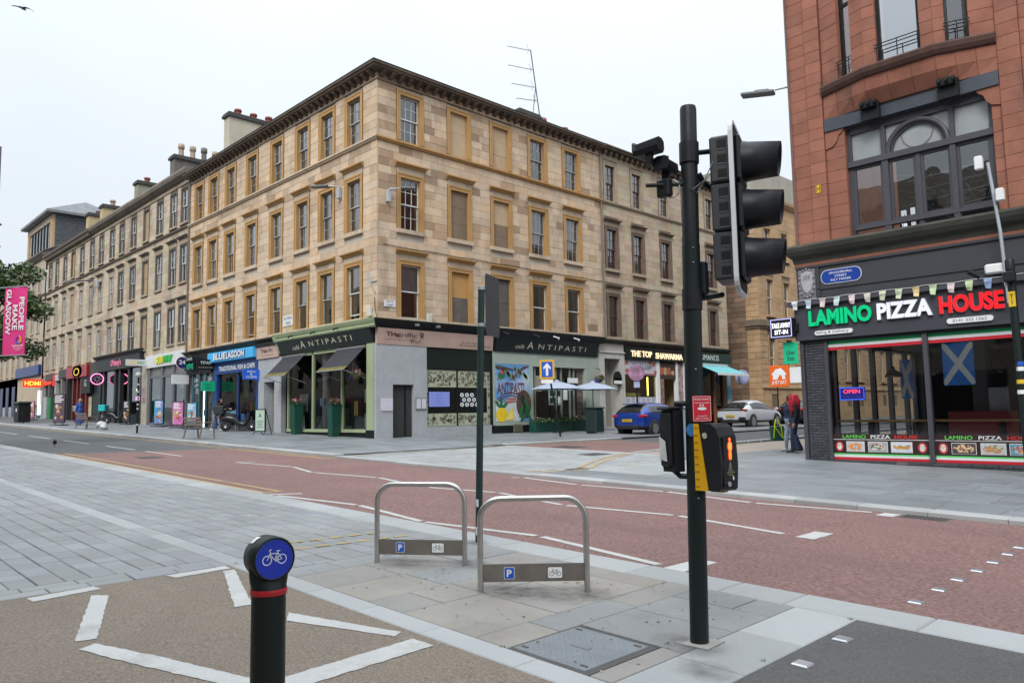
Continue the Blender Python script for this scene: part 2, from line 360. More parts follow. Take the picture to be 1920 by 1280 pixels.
def lay(cells, parent, m, name, rest_name, z0, z1, gap=0.008, b=0.005, jit=0.003, most=300, tintf=None):
    # cells: (x0,x1,y0,y1); the ones showing largest become single stones, the others one joined part
    rnd = random.Random(len(cells))
    vis = [c for c in cells if inview((c[0]+c[1])/2, (c[2]+c[3])/2)]
    vis.sort(key=lambda c: -((c[1]-c[0])*(c[3]-c[2]))/camdist((c[0]+c[1])/2, (c[2]+c[3])/2)**3)
    single = set(id(c) for c in vis[:most])
    rest = MB(); nr = 0
    for c in cells:
        t = tintf(rnd, c) if tintf else (rnd.uniform(.86, 1.12),)*3
        h = z1+rnd.uniform(-jit, jit)
        if id(c) in single:
            mb = MB(); gbox(mb, c[0]+gap/2, c[1]-gap/2, c[2]+gap/2, c[3]-gap/2, z0, h, b, t); mb.build(name, m, parent, tint=True)
        elif inview((c[0]+c[1])/2, (c[2]+c[3])/2, 0, 1300, 900):
            gbox(rest, c[0]+gap/2, c[1]-gap/2, c[2]+gap/2, c[3]-gap/2, z0, h, b, t); nr += 1
    if nr: tag(rest.build(rest_name, m, parent, tint=True), kind='stuff')
def rows_x(x0, x1, y0, y1, rh, l0, l1, seed=1, clip=None):      # rows running along x
    rnd = random.Random(seed); out = []; y = y0;
    while y < y1-0.02:
        ye = min(y+rh*rnd.uniform(.93, 1.07), y1)
        if y1-ye < rh*0.3: ye = y1
        x = x0-rnd.uniform(0, l1)
        while x < x1:
            e = x+rnd.uniform(l0, l1)
            if x1-e < l0*0.4: e = x1
            a, b2 = max(x, x0), min(e, x1)
            if b2-a > 0.04 and (clip is None or clip((a+b2)/2, (y+ye)/2)): out.append((a, b2, y, ye))
            x = e
        y = ye
    return out
def rows_y(x0, x1, y0, y1, rw, l0, l1, seed=1, clip=None):
    return [(c[2], c[3], c[0], c[1]) for c in rows_x(y0, y1, x0, x1, rw, l0, l1, seed, (lambda a, b2: clip(b2, a)) if clip else None)]
H = 0.035                       # near side stands a little above the carriageway
plaza = structure('plaza', MB().sheet([(-190, -9.4), (30, -9.4), (30, KN1-0.02), (-190, KN1-0.02)], -0.005), JOINT)
kerb = structure('kerb', MB().box(-190, 40, KN0+0.03, KN1-0.03, -8, -7.9), GRAN, tint=True) if False else plaza
# granite kerb stones along the road
cells = []; x = -40.0; rnd = random.Random(3)
while x < 16:
    l = rnd.choice([0.55, 0.75, 0.93, 0.93]); cells.append((x, x+l, KN0, KN1)); x += l
lay(cells, plaza, GRAN, 'kerb_stone', 'far_kerb_stones', -0.08, H, 0.006, 0.012, 0.001, 120)
cells = []; x = -24.0
while x < -2.72:
    l = rnd.choice([0.62, 0.75, 0.9]); cells.append((x, min(x+l, -2.72), 3.12, 3.33)); x += l
lay(cells, plaza, GRAN, 'edging_stone', 'far_edging_stones', -0.04, H, 0.006, 0.006, 0.001, 120)
# setts between the kerb and the granite edging, and west of the cycle track
settt = lambda r, c: (lambda a: (a, a*r.uniform(.985, 1.015), a*r.uniform(.97, 1.03)))(r.uniform(.9, 1.1))
A = rows_x(-34, -6.55, 3.33, 5.50, 0.205, 0.22, 0.42, 11)
B = rows_x(-28, -7.42, -5.0, 3.12, 0.205, 0.22, 0.42, 12)
Bb = rows_y(-7.42, -7.08, -5.0, 3.12, 0.17, 0.25, 0.45, 13)
Ab = rows_y(-6.55, -6.2, 3.33, 5.50, 0.175, 0.25, 0.45, 14)
lay(A+B+Bb+Ab, plaza, SETT, 'sett', 'far_setts', -0.04, H, 0.008, 0.006, 0.003, 300, settt)
# sandstone flags around the cycle stands
def flagt(r, c):
    k = r.random()
    base = (1.07, 1.02, .95) if k < .35 else ((.92, .97, 1.02) if k < .72 else (1.0, .98, .96))
    v = r.uniform(.93, 1.07); return tuple(q*v for q in base)
mh = lambda x, y: not (-3.56 < x < -2.86 and 3.30 < y < 4.02)
cols = [-6.2, -5.62, -5.06, -4.62, -3.82, -3.52, -2.70]; F = []; rnd = random.Random(21)
for a, b2 in zip(cols, cols[1:]):
    y = 3.33-rnd.uniform(0, .3)
    if a == -3.52:
        F += [(-3.52, -2.70, 4.03, 4.62), (-3.52, -2.70, 4.62, 5.12), (-3.52, -3.0, 5.12, 5.5), (-3.0, -2.70, 5.12, 5.5), (-2.86, -2.70, 3.33, 4.03)]; continue
    while y < 5.5:
        l = rnd.uniform(.42, .92); e = y+l
        if 5.5-e < .25: e = 5.5
        F.append((a, b2, max(y, 3.33), min(e, 5.5))); y = e
lay(F, plaza, FLAG, 'flagstone', 'far_flagstones', -0.04, H, 0.009, 0.004, 0.002, 300, flagt)
# buff cycle track and dark crossing apron, slightly sunk between the stones
structure('cycle_track', MB().sheet([(-7.08, -6), (16, -6), (16, 3.12), (-7.08, 3.12)], H-0.004), BUFF)
cells = [(-2.70, -2.25, y, y+l) for y, l in ((2.6, .73), (3.33, .62), (3.95, .72), (4.67, .83))]
lay(cells, plaza, GRAN, 'kerb_stone', 'far_kerb_stones', -0.04, H, 0.006, 0.005, 0.001, 50)
structure('crossing_apron', MB().sheet([(-2.25, 3.13), (16, 3.13), (16, 5.5), (-2.25, 5.5)], H-0.004), DKASPH)
# inspection cover with raised pattern
cov = thing('inspection_cover', (-3.2, 3.67, gz(-3.2)+H), 'square steel chequer-plate inspection cover set in the flagstones', 'cover')
mb = MB(); gbox(mb, -3.55, -2.87, 3.33, 4.02, -0.03, H-0.004, 0.003); mb.build('cover_frame', IRON, cov)
mb = MB(); gbox(mb, -3.50, -2.92, 3.37, 3.98, -0.02, H+0.002, 0.004); mb.build('cover_plate', mat('cover_steel', (0.22, 0.24, 0.255), 0.5, 0.15, 3, metal=0.5), cov)
mb = MB()
for i in range(24):
    for j in range(25):
        x = -3.49+i*0.0238+(0.006 if j % 2 else 0); y = 3.385+j*0.0238; z = gz(x)+H+0.002
        if abs(x+3.21) < .09 and abs(y-3.67) < .05: continue
        s = 1 if (i+j) % 2 else -1
        mb.add([(x-.008, y-.003*s, z), (x+.001, y-.004, z), (x+.008, y+.003*s, z), (x-.001, y+.004, z), (x, y, z+.003)], [(0,1,4),(1,2,4),(2,3,4),(3,0,4)])
tag(mb.build('tread_pattern', MATS['cover_steel'], cov), kind='stuff')
for x, y in ((-3.45, 3.42), (-2.97, 3.42), (-3.45, 3.93), (-2.97, 3.93)):
    mb = MB(); gbox(mb, x-.025, x+.025, y-.009, y+.009, 0, H+.007, .002); mb.build('lifting_slot', IRON, cov)
mb = MB(); gbox(mb, -3.28, -3.14, 3.65, 3.69, 0, H+.007, .002); mb.build('maker_plate', MATS['cover_steel'], cov)
# far side: pavements with kerbs, and the flush granite table across the side street
HF = 0.09
pave_w = structure('pavement', MB().sheet([(-190, KF+.05), (-18.7, KF+.05), (-18.9, 17.9), (-18.9, 95), (-25.6, 95), (-25.6, 17.3), (-190, 17.3)], HF-0.02), JOINT)
slabt = lambda r, c: (lambda a: (a, a, a*r.uniform(.97, 1.04)))(r.uniform(.82, 1.16))
A = rows_x(-60, -18.75, KF+.32, 17.30, 0.55, 0.6, 1.0, 31)
B = rows_x(-25.6, -19.15, 17.3, 44.0, 0.55, 0.6, 1.0, 32)
lay(A+B, pave_w, SLAB, 'paving_slab', 'far_paving_slabs', -0.02, HF, 0.01, 0.004, 0.002, 220, slabt)
cells = []; x = -90.0; rnd = random.Random(5)
while x < -18.7: cells.append((x, min(x+.95, -18.7), KF, KF+.32)); x += .95
y = 18.0
while y < 60:
    cells.append((-19.15 if y < 24.4 else -21.85, -18.9 if y < 24.4 else -21.6, y, y+.92)); y += .92
lay(cells, pave_w, GRAN, 'kerb_stone', 'far_kerb_stones', -0.08, HF, 0.008, 0.02, 0.001, 80)
tab = structure('raised_crossing', MB().sheet([(-18.7, KF+.02), (-10.9, KF+.02), (-10.9, 18.0), (-18.9, 18.0)], 0.02), JOINT)
A = rows_x(-18.7, -11.0, KF+.32, 17.72, 0.21, 0.25, 0.42, 41)
gt = lambda r, c: (r.uniform(.9, 1.1),)*3
lay(A, tab, SETT, 'sett', 'far_setts', -0.02, 0.045, 0.012, 0.004, 0.002, 150, lambda r, c: (r.uniform(1.0, 1.3),)*3)
cells = [(-18.7+i*.96, -18.7+(i+1)*.96-.001, yy, yy+.3) for i in range(8) for yy in (KF, 17.72)]
lay(cells, tab, GRAN, 'edging_stone', 'far_edging_stones', -0.02, 0.047, 0.006, 0.005, 0.001, 40)
pave_e = structure('pavement', MB().sheet([(-11.0, KF+.05), (60, KF+.05), (60, 18.9), (-8.6, 18.9), (-8.6, 95), (-11.2, 95), (-11.2, 18)], 0.045), JOINT)
A = rows_x(-11.0, 14, KF+.32, 18.75, 0.58, 0.55, 0.95, 51)
B = rows_y(-11.2, -8.7, 18.75, 46, 0.6, 0.6, 0.9, 52)
def pt(r, c):
    x, y = (c[0]+c[1])/2, (c[2]+c[3])/2
    v = r.uniform(.86, 1.14)
    if ((x+10.6)/1.9)**2+((y-14.6)/2.1)**2 < 1: return (v*1.5, v*1.47, v*1.4)     # pale quadrant by the signal post
    return (v, v, v*r.uniform(.98, 1.05))
lay(A+B, pave_e, SLAB, 'paving_slab', 'far_paving_slabs', -0.02, 0.065, 0.009, 0.004, 0.002, 260, pt)
cells = [(-11.0+i*.93, -11.0+(i+1)*.93, KF, KF+.32) for i in range(27)]
lay(cells, pave_e, GRAN, 'kerb_stone', 'far_kerb_stones', -0.08, 0.066, 0.008, 0.014, 0.001, 40)
structure('cycle_track', MB().sheet([(-13.55, 18.0), (-11.2, 18.0), (-11.2, 95), (-14.4, 95)], 0.04), mat('buff_surface', (0.30, 0.25, 0.21), 0.85, 0.1, 0.7, fine=0.2, fscale=60))
for (x0, y0, x1, y1) in ((-13.5, 18.2, -13.9, 30), (-14.0, 30, -14.9, 60)):
    n = int((y1-y0)/.93)
    for i in range(n):
        t0, t1 = i/n, (i+1)/n-.006
        xa, ya, xb, yb = x0+(x1-x0)*t0, y0+(y1-y0)*t0, x0+(x1-x0)*t1, y0+(y1-y0)*t1
        mb = MB(); mb.prism([(xa-.28, ya), (xa, ya), (xb, yb), (xb-.28, yb)], -0.02, 0.11 if y0 > 20 or i > 4 else 0.06+.01*i, zf=gz); mb.build('kerb_stone', GRAN, pave_e)
        if i > 14: break
# ------------------------------------------------------------------ road markings
def stripe(pts, w, parent, m=WLINE, name='road_marking', z=0.004):      # ribbon with slightly ragged edge
    mb = MB(); rnd = random.Random(int(abs(pts[0][0])*977)); P = []
    for (a, b2) in zip(pts, pts[1:]):
        n = max(1, int(math.hypot(b2[0]-a[0], b2[1]-a[1])/.12))
        P += [(a[0]+(b2[0]-a[0])*k/n, a[1]+(b2[1]-a[1])*k/n) for k in range(n)]
    P.append(pts[-1]); vs = []
    for i, p in enumerate(P):
        a, b2 = P[max(i-1, 0)], P[min(i+1, len(P)-1)]; l = math.hypot(b2[0]-a[0], b2[1]-a[1]) or 1
        nx, ny = -(b2[1]-a[1])/l, (b2[0]-a[0])/l; j1, j2 = rnd.uniform(.9, 1.04), rnd.uniform(.9, 1.04)
        for s, j in ((1, j1), (-1, j2)):
            x, y = p[0]+nx*w/2*s*j, p[1]+ny*w/2*s*j; vs.append((x, y, z+gz(x)))
    mb.add(vs, [(2*i, 2*i+1, 2*i+3, 2*i+2) for i in range(len(P)-1)]); return mb.build(name, m, parent)
def blob(poly, parent, m=WLINE, z=0.004, name='road_marking'):            # painted block with ragged outline
    rnd = random.Random(int(abs(poly[0][0])*991)); P = []
    for a, b2 in zip(poly, poly[1:]+poly[:1]):
        n = max(1, int(math.hypot(b2[0]-a[0], b2[1]-a[1])/.045))
        P += [(a[0]+(b2[0]-a[0])*k/n+(rnd.uniform(-.006, .006) if k else 0), a[1]+(b2[1]-a[1])*k/n+(rnd.uniform(-.006, .006) if k else 0)) for k in range(n)]
    return MB().sheet(P, z).build(name, m, parent)
# zigzags on the approach to the crossing
Z1 = [(-11.95, 6.05), (-9.95, 6.38), (-8.0, 6.10), (-6.2, 6.42), (-4.3, 6.12)]
Z2 = [(-19.1, 8.56), (-16.8, 8.95), (-15.2, 8.55), (-13.2, 8.93), (-11.1, 8.56), (-9.6, 8.93), (-7.75, 8.55), (-5.98, 8.88), (-4.25, 8.55)]
Z3 = [(-11.25, 10.80), (-11.1, 11.02), (-9.4, 10.80), (-7.65, 11.05), (-5.88, 10.78), (-4.18, 11.05)]
for Zs in (Z1, Z2, Z3):
    for a, b2 in zip(Zs, Zs[1:]):
        d = Vector((b2[0]-a[0], b2[1]-a[1])).normalized()*.05
        stripe([(a[0]+d.x, a[1]+d.y), (b2[0]-d.x, b2[1]-d.y)], 0.10, bus)
stripe([(-12.15, 6.03), (-11.85, 6.48)], 0.11, bus); stripe([(-19.1, 8.56), (-18.95, 9.03)], 0.10, bus)
blob([(-4.23, 6.02), (-4.22, 6.60), (-4.0, 6.60), (-4.0, 6.02)], bus); blob([(-4.11, 8.45), (-4.1, 8.97), (-3.88, 8.97), (-3.88, 8.45)], bus); blob([(-4.09, 10.80), (-4.08, 11.12), (-3.86, 11.12), (-3.87, 10.80)], bus)
for x0, x1 in ((-25.4, -22.4), (-29.4, -26.4), (-35.0, -31.5), (-40.9, -37.1), (-47.2, -43.2), (-53.3, -49.3), (-59.5, -55.5), (-65.5, -61.5)):
    stripe([(x0, 8.45), (x1, 8.45)], 0.11, bus if x0 > -26 else road)
for y in (6.07, 6.37): stripe([(-26.2, y), (-12.4, y)], 0.085, bus, YLINE)
stripe([(-12.42, 5.98), (-12.42, 6.45)], 0.09, bus, YLINE)
for y in (10.80, 11.05):
    stripe([(-24.6, y), (-18.3, y)], 0.08, bus, YLINE); stripe([(-70, y), (-25.0, y)], 0.08, road, YLINE)
stripe([(-18.3, 11.6), (-18.35, 14.5), (-18.75, 17.9)], 0.08, tab, YLINE, z=0.052); stripe([(-18.85, 18.1), (-18.8, 23.3)], 0.08, pitt_red, YLINE, z=0.016)
stripe([(-18.6, 23.3), (-18.1, 23.9)], .08, pitt, YLINE, z=.018); stripe([(-18.85, 23.35), (-18.1, 24.3)], .08, pitt, YLINE, z=.018)
for off in (0, .3):
    stripe([(-11.55+off, 11.6), (-11.5+off, 12.5)], 0.1, tab, YLINE, z=0.052)
    stripe([(-11.46+off, 13.2), (-12.1+off, 14.3), (-13.0+off*.9, 16.1), (-13.5+off*.7, 17.6)], 0.1, tab, YLINE, z=0.052)
    stripe([(-13.45-off*.8, 18.1), (-13.5-off*.8, 23.4)], 0.08, pitt_red, YLINE, z=0.016)
blob([(-11.0, 12.35), (-10.98, 12.85), (-10.85, 12.85), (-10.87, 12.35)], pave_e, YLINE, .071); blob([(-11.15, 14.2), (-11.12, 14.75), (-11.0, 14.75), (-11.03, 14.2)], pave_e, YLINE, .071)
for (a, b2, c2, d2) in ((18.9, 20.3, -12.3, -12.15), (21.3, 24.0, -12.55, -12.4)): stripe([(c2, a), (d2-.15, b2)], .09, pave_e, WLINE, z=.046)
# marks on the buff cycle track
cyc = bpy.data.objects['cycle_track']
for poly in ([(-7.01, 1.48), (-7.07, 1.97), (-6.93, 1.99), (-6.86, 1.49)], [(-6.76, 1.87), (-6.65, 1.97), (-6.52, 1.92), (-5.52, 1.57), (-5.55, 1.45)],
             [(-7.05, 2.54), (-7.06, 3.08), (-6.93, 3.08), (-6.9, 2.58)], [(-6.87, 2.98), (-6.85, 3.08), (-5.60, 2.66), (-5.62, 2.53)],
             [(-5.21, 2.75), (-4.67, 2.92), (-4.25, 3.06), (-4.20, 2.97), (-5.03, 2.64)], [(-5.36, 1.42), (-5.42, 1.53), (-4.80, 1.76), (-4.1, 1.98), (-4.05, 1.86), (-4.78, 1.60)],
             [(-4.03, 2.05), (-4.08, 3.03), (-3.88, 3.04), (-3.83, 2.05)]):
    blob(poly, cyc, WLINE, H, 'road_marking')
for (a, b2) in (((-7.75, 3.6), (-7.55, 5.2)), ((-7.35, 3.7), (-7.15, 5.3))):
    for k in range(7):
        t0, t1 = k/7, k/7+.1
        P = [(a[0]+(b2[0]-a[0])*t, a[1]+(b2[1]-a[1])*t) for t in (t0, t1)]
        stripe(P, .07, plaza, YLINE, z=H+.005)
# crossing studs
for i, (x, y) in enumerate(((-2.14, 4.99), (-2.11, 4.36), (-2.16, 6.41), (-2.16, 6.96), (-2.16, 7.46), (-2.14, 7.97), (-2.14, 8.49), (-2.14, 9.03), (-2.15, 9.52), (-2.15, 10.05), (-2.15, 10.6))):
    mb = MB(); z0 = H-.004 if y < 5.5 else 0
    gbox(mb, x-.05, x+.05, y-.05, y+.05, z0-.01, z0+.012, .008)
    o = mb.build('crossing_stud', STUDM)
    tag(o, ('square steel stud on the dark apron, nearer the granite corner' if i == 0 else 'square steel stud on the dark apron, nearer the bottom edge') if i < 2 else '%s steel stud of the line across the red road, counted from the near kerb' % ('first', 'second', 'third', 'fourth', 'fifth', 'sixth', 'seventh', 'eighth', 'ninth')[i-2], 'stud', 'crossing studs')
# gully gratings
for (x0, x1, y0, y1, hz, lab, par) in ((-11.35, -10.45, 12.55, 13.15, .046, 'wide iron drain grating under the yellow lines at the crossing table', 0), (-14.25, -13.65, 16.3, 17.15, .046, 'iron drain grating in the granite table near the side street', 0),
                             (-3.82, -3.25, 10.85, 11.17, .0, 'iron gully grating against the kerb by the pizza shop pavement', 0), (-17.6, -16.6, 18.8, 19.6, .012, 'iron cover in the red side street surface', 0), (-22.9, -22.1, 7.3, 7.9, 0, 'iron cover in the red road near its western edge', 0)):
    g = thing('drain_grating', ((x0+x1)/2, (y0+y1)/2, gz((x0+x1)/2)+hz), lab, 'drain')
    mb = MB(); gbox(mb, x0, x1, y0, y1, hz-.02, hz+.004, .002); mb.build('grating_frame', IRON, g)
    n = 9
    for k in range(n):
        xa = x0+.03+(x1-x0-.06)*k/n; mb = MB(); gbox(mb, xa, xa+(x1-x0)/n*.5, y0+.03, y1-.03, hz, hz+.012, .002); mb.build('grating_bar', IRON, g)
mb = MB(); mb.cbox((0, 0, .02), .11, .07, .035, .4); o = mb.build('litter', mat('litter_red', (.5, .2, .18), .7)); o.location = (-11.15, 18.25, gz(-11.15)+.065); tag(o, 'crumpled red and white carton lying on the pavement by the cycle track', 'litter')
# ------------------------------------------------------------------ buildings: shared masonry and window builders
def prof_mitre(mb, prof, u0, u1, m0=0, m1=0, mi=0):
    n = len(prof); vs = [(u0+m0*d, d, z) for d, z in prof]+[(u1+m1*d, d, z) for d, z in prof]
    fs = [(i, n+i, n+(i+1)%n, (i+1)%n) for i in range(n)]+[tuple(range(n)), tuple(range(2*n-1, n-1, -1))]
    return mb.add(vs, fs, mi)
def backing(fr, u0, u1, z0, z1, holes, d, parent, m, name='wall'):      # wall sheet with openings
    us = sorted({u0, u1, *[h[0] for h in holes], *[h[1] for h in holes]}); zs = sorted({z0, z1, *[h[2] for h in holes], *[h[3] for h in holes]})
    us = [u for u in us if u0 <= u <= u1]; zs = [z for z in zs if z0 <= z <= z1]
    mb = MB(fr)
    for a, b in zip(us, us[1:]):
        for c, e in zip(zs, zs[1:]):
            mu, mz = (a+b)/2, (c+e)/2
            if any(h[0] < mu < h[1] and h[2] < mz < h[3] for h in holes): continue
            mb.add([(a, d, c), (b, d, c), (b, d, e), (a, d, e)], [(3, 2, 1, 0)])
    return mb.build(name, m, parent)
def ashlar(fr, u0, u1, z0, z1, holes, parent, m, tintf, ch=0.33, l0=.5, l1=1.05, most=300, seed=1, th=0.08, gap=0.007, name='stone', d=0.0):
    rnd = random.Random(seed); blocks = []; n = max(1, round((z1-z0)/ch)); h = (z1-z0)/n
    for r in range(n):
        a, b = z0+r*h, z0+(r+1)*h; mid = (a+b)/2; u = u0-rnd.uniform(0, l0)
        cuts = []
        # free intervals of this course
        iv = [(u0, u1)]
        for hh in holes:
            if hh[2] < b-.02 and hh[3] > a+.02:
                nv = []
                for p, q in iv:
                    if hh[1] <= p or hh[0] >= q: nv.append((p, q)); continue
                    if hh[0] > p: nv.append((p, hh[0]))
                    if hh[1] < q: nv.append((hh[1], q))
                iv = nv
        for p, q in iv:
            x = p; first = True
            while x < q-.02:
                e = x+rnd.uniform(l0, l1)*(0.6 if first and r % 2 else 1); first = False
                if q-e < l0*.45: e = q
                blocks.append((x, min(e, q), a, b)); x = e
    def dist(bk):
        p = fr(((bk[0]+bk[1])/2, 0, (bk[2]+bk[3])/2)); return (p-Vector((0, 0, HC))).length/math.sqrt(bk[1]-bk[0])
    blocks.sort(key=dist); rest = MB(fr)
    for i, bk in enumerate(blocks):
        t = tintf(rnd, (bk[0]+bk[1])/2, (bk[2]+bk[3])/2); pr = d+rnd.uniform(-.004, .004)
        mb = MB(fr) if i < most else rest
        mb.block(bk[0]+gap/2, bk[1]-gap/2, pr-th, pr, bk[2]+gap/2, bk[3]-gap/2, .006, 0, t)
        if i < most: mb.build(name, m, parent, tint=True)
    if len(blocks) > most: tag(rest.build('distant_'+name+'work', m, parent, tint=True), kind='stuff')
FRAME_W = mat('white_sash', (0.62, 0.64, 0.65), 0.5, 0.15, 2)
FRAME_G = mat('weathered_sash', (0.33, 0.345, 0.35), 0.6, 0.25, 3)
FRAME_R = mat('brown_sash', (0.085, 0.04, 0.034), 0.55, 0.2, 3)
CURT = mat('net_curtain', (0.56, 0.57, 0.58), 0.9, 0.2, 5)
CURT2 = mat('grey_blind', (0.36, 0.375, 0.385), 0.9, 0.25, 4)
CURTD = mat('dark_curtain', (0.06, 0.062, 0.066), 0.9, 0.3, 3)
OCHRE = mat('ochre_paint', (0.43, 0.25, 0.092), 0.65, 0.12, 1.6, stain=0.4, stain_col=(0.22, 0.14, 0.07), stain_scale=(1.2, 1.2, .5), stain_lo=.58)
def window(fr, parent, uc, w, z0, z1, arch, am, sash, cols=3, rows=(2, 2), a=.20, deep=.24, proj=.05, sill=None, sill_m=None, hood=None, hood_m=None, split=.5, blind=None, cur=None, panes='single', open_low=0.0, seed=0, hood_top=None):
    # (uc,z0..z1) is the clear opening; arch True draws the moulded surround
    rnd = random.Random(seed*77+int(abs(uc)*100)+int(z0*10)); u0, u1 = uc-w/2, uc+w/2
    mb = MB(fr)
    if arch:
        for k, (b0, b1, pr) in enumerate(((0, a, proj*.6), (a*.62, a, proj))):      # two-step architrave
            mb.box(u0-b1, u0-b0, -deep if k == 0 else 0.01, pr, z0, z1+b1); mb.box(u1+b0, u1+b1, -deep if k == 0 else .01, pr, z0, z1+b1)
            mb.box(u0-b0-.0005, u1+b0+.0005, -deep if k == 0 else .01, pr-.001, z1+b0, z1+b1-.001)
        mb.box(u0, u1, -deep, -.02, z0-.05, z0+.005)
    else:
        t = .06
        mb.box(u0-t, u0, -deep, .004, z0, z1+t); mb.box(u1, u1+t, -deep, .004, z0, z1+t); mb.box(u0, u1, -deep, .003, z1, z1+t); mb.box(u0, u1, -deep, -.02, z0-.05, z0+.005)
    W = mb.build('window', am, parent)
    if sill:
        mb = MB(fr); mb.box(u0-a-.02, u1+a+.02, -.05, .10, z0-sill, z0-.002); mb.build('sill', sill_m or am, W)
    if hood:
        ht = hood_top or (z1+a+.42)
        mb = MB(fr); e = a+.06
        prof_mitre(mb, [(0, ht-.17), (.08, ht-.17), (.10, ht-.10), (.22, ht-.06), (.22, ht-.01), (0, ht+.02)], u0-e, u1+e, -.35, .35)
        mb.build('hood_mould', hood_m or am, W)
        mb = MB(fr); mb.box(u0-a+.01, u1+a-.01, .0, .03, z1+a, ht-.17); mb.build('hood_frieze', sill_m or am, W)
    D = -deep+.03
    if blind:
        zs = [z0]+[z0+(z1-z0)*k for k in blind[1]]+[z1]
        for k, (p, q) in enumerate(zip(zs, zs[1:])):
            mb = MB(fr); mb.block(u0+.004, u1-.004, -deep-.02, -.10+rnd.uniform(-.006, .006), p+.004, q-.004, .004); mb.build('blocking_panel', blind[0][k % len(blind[0])], W)
        return W
    zm = z0+(z1-z0)*split; fw = .05; bw = .022
    lights = []
    mb = MB(fr)
    for (p, q, dd, rr) in ((z0+.01+open_low, zm+.03+open_low, D, rows[0]), (zm-.02, z1-.01, D+.045, rows[1])):
        mb.box(u0+.005, u0+fw, dd, dd+.04, p, q); mb.box(u1-fw, u1-.005, dd, dd+.04, p, q)
        mb.box(u0+fw, u1-fw, dd, dd+.039, p, p+fw); mb.box(u0+fw, u1-fw, dd, dd+.039, q-fw, q)
        iw = (u1-u0-2*fw); ih = (q-p-2*fw)
        for c in range(1, cols): x = u0+fw+iw*c/cols; mb.box(x-bw/2, x+bw/2, dd+.005, dd+.036, p+fw, q-fw)
        for r in range(1, rr): z = p+fw+ih*r/rr; mb.box(u0+fw, u1-fw, dd+.006, dd+.035, z-bw/2, z+bw/2)
        for c in range(cols):
            for r in range(rr): lights.append((u0+fw+iw*c/cols, u0+fw+iw*(c+1)/cols, p+fw+ih*r/rr, p+fw+ih*(r+1)/rr, dd+.015))
    mb.build('sash_frame', sash, W)
    if panes == 'single':
        for l in lights:
            mb = MB(fr); t = rnd.uniform(-.004, .004); t2 = rnd.uniform(-.004, .004)
            mb.add([(l[0], l[4]+t, l[2]), (l[1], l[4]-t, l[2]), (l[1], l[4]-t+t2, l[3]), (l[0], l[4]+t+t2, l[3])], [(3, 2, 1, 0)]); mb.build('pane', GLASS, W)
    else:
        for dd, p, q in ((D+.015, z0, zm), (D+.06, zm, z1)):
            mb = MB(fr); mb.add([(u0, dd, p), (u1, dd, p), (u1, dd, q), (u0, dd, q)], [(3, 2, 1, 0)]); mb.build('pane', GLASS, W)
    # what hangs behind the glass
    c = cur or rnd.choice(['net', 'net', 'blind', 'half', 'dark', 'none'])
    dc = D-.10
    mb = MB(fr)
    if c in ('net', 'dark', 'side'):
        parts = [(u0, u1)] if c == 'net' else ([(u0, u0+w*.3), (u1-w*.3, u1)])
        for p, q in parts:
            n = max(4, int((q-p)/.06)); vs = []
            for k in range(n+1):
                x = p+(q-p)*k/n; dz = .02*math.sin(k*1.9+rnd.random()); vs += [(x, dc+dz, z0-.02), (x, dc+dz, z1)]
            mb.add(vs, [(2*k, 2*k+2, 2*k+3, 2*k+1) for k in range(n)], 0, None, True)
        mb.build('curtain', CURTD if c == 'dark' else rnd.choice([CURT, CURT2]), W)
    elif c in ('blind', 'half'):
        zb = z0+(z1-z0)*(rnd.uniform(.0, .2) if c == 'blind' else rnd.uniform(.45, .7))
        mb.add([(u0, dc, zb), (u1, dc, zb), (u1, dc, z1), (u0, dc, z1)], [(3, 2, 1, 0)]); mb.build('roller_blind', rnd.choice([CURT, CURT2, CURT2]), W)
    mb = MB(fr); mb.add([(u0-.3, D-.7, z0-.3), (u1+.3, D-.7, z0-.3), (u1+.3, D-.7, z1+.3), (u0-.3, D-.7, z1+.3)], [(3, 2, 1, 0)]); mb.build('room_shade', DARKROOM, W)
    return W
def chimney(parent, x0, x1, y0, y1, z0, z1, m, cap_m, pots, pot_m, ph=.55, pr=.14, name='chimney', along='y'):
    mb = MB(); mb.box(x0, x1, y0, y1, z0, z1-.3); c = mb.build(name, m, parent)
    mb = MB(); mb.box(x0-.12, x1+.12, y0-.12, y1+.12, z1-.3, z1-.12); mb.box(x0-.05, x1+.05, y0-.05, y1+.05, z1-.12, z1); mb.build('chimney_cap', cap_m, c)
    for i in range(pots):
        t = (i+.5)/pots; x, y = ((x0+x1)/2, y0+.2+(y1-y0-.4)*t) if along == 'y' else (x0+.2+(x1-x0-.4)*t, (y0+y1)/2)
        h = ph*random.uniform(.85, 1.15); mm = pot_m[i % len(pot_m)]
        mb = MB(); mb.lathe([(pr*1.0, 0), (pr*.92, h*.5), (pr*.9, h*.62), (pr*1.22, h*.66), (pr*1.15, h), (pr*.8, h), (pr*.7, h*.6)], 10, M=Matrix.Translation((x, y, z1))); mb.build('chimney_pot', mm, c)
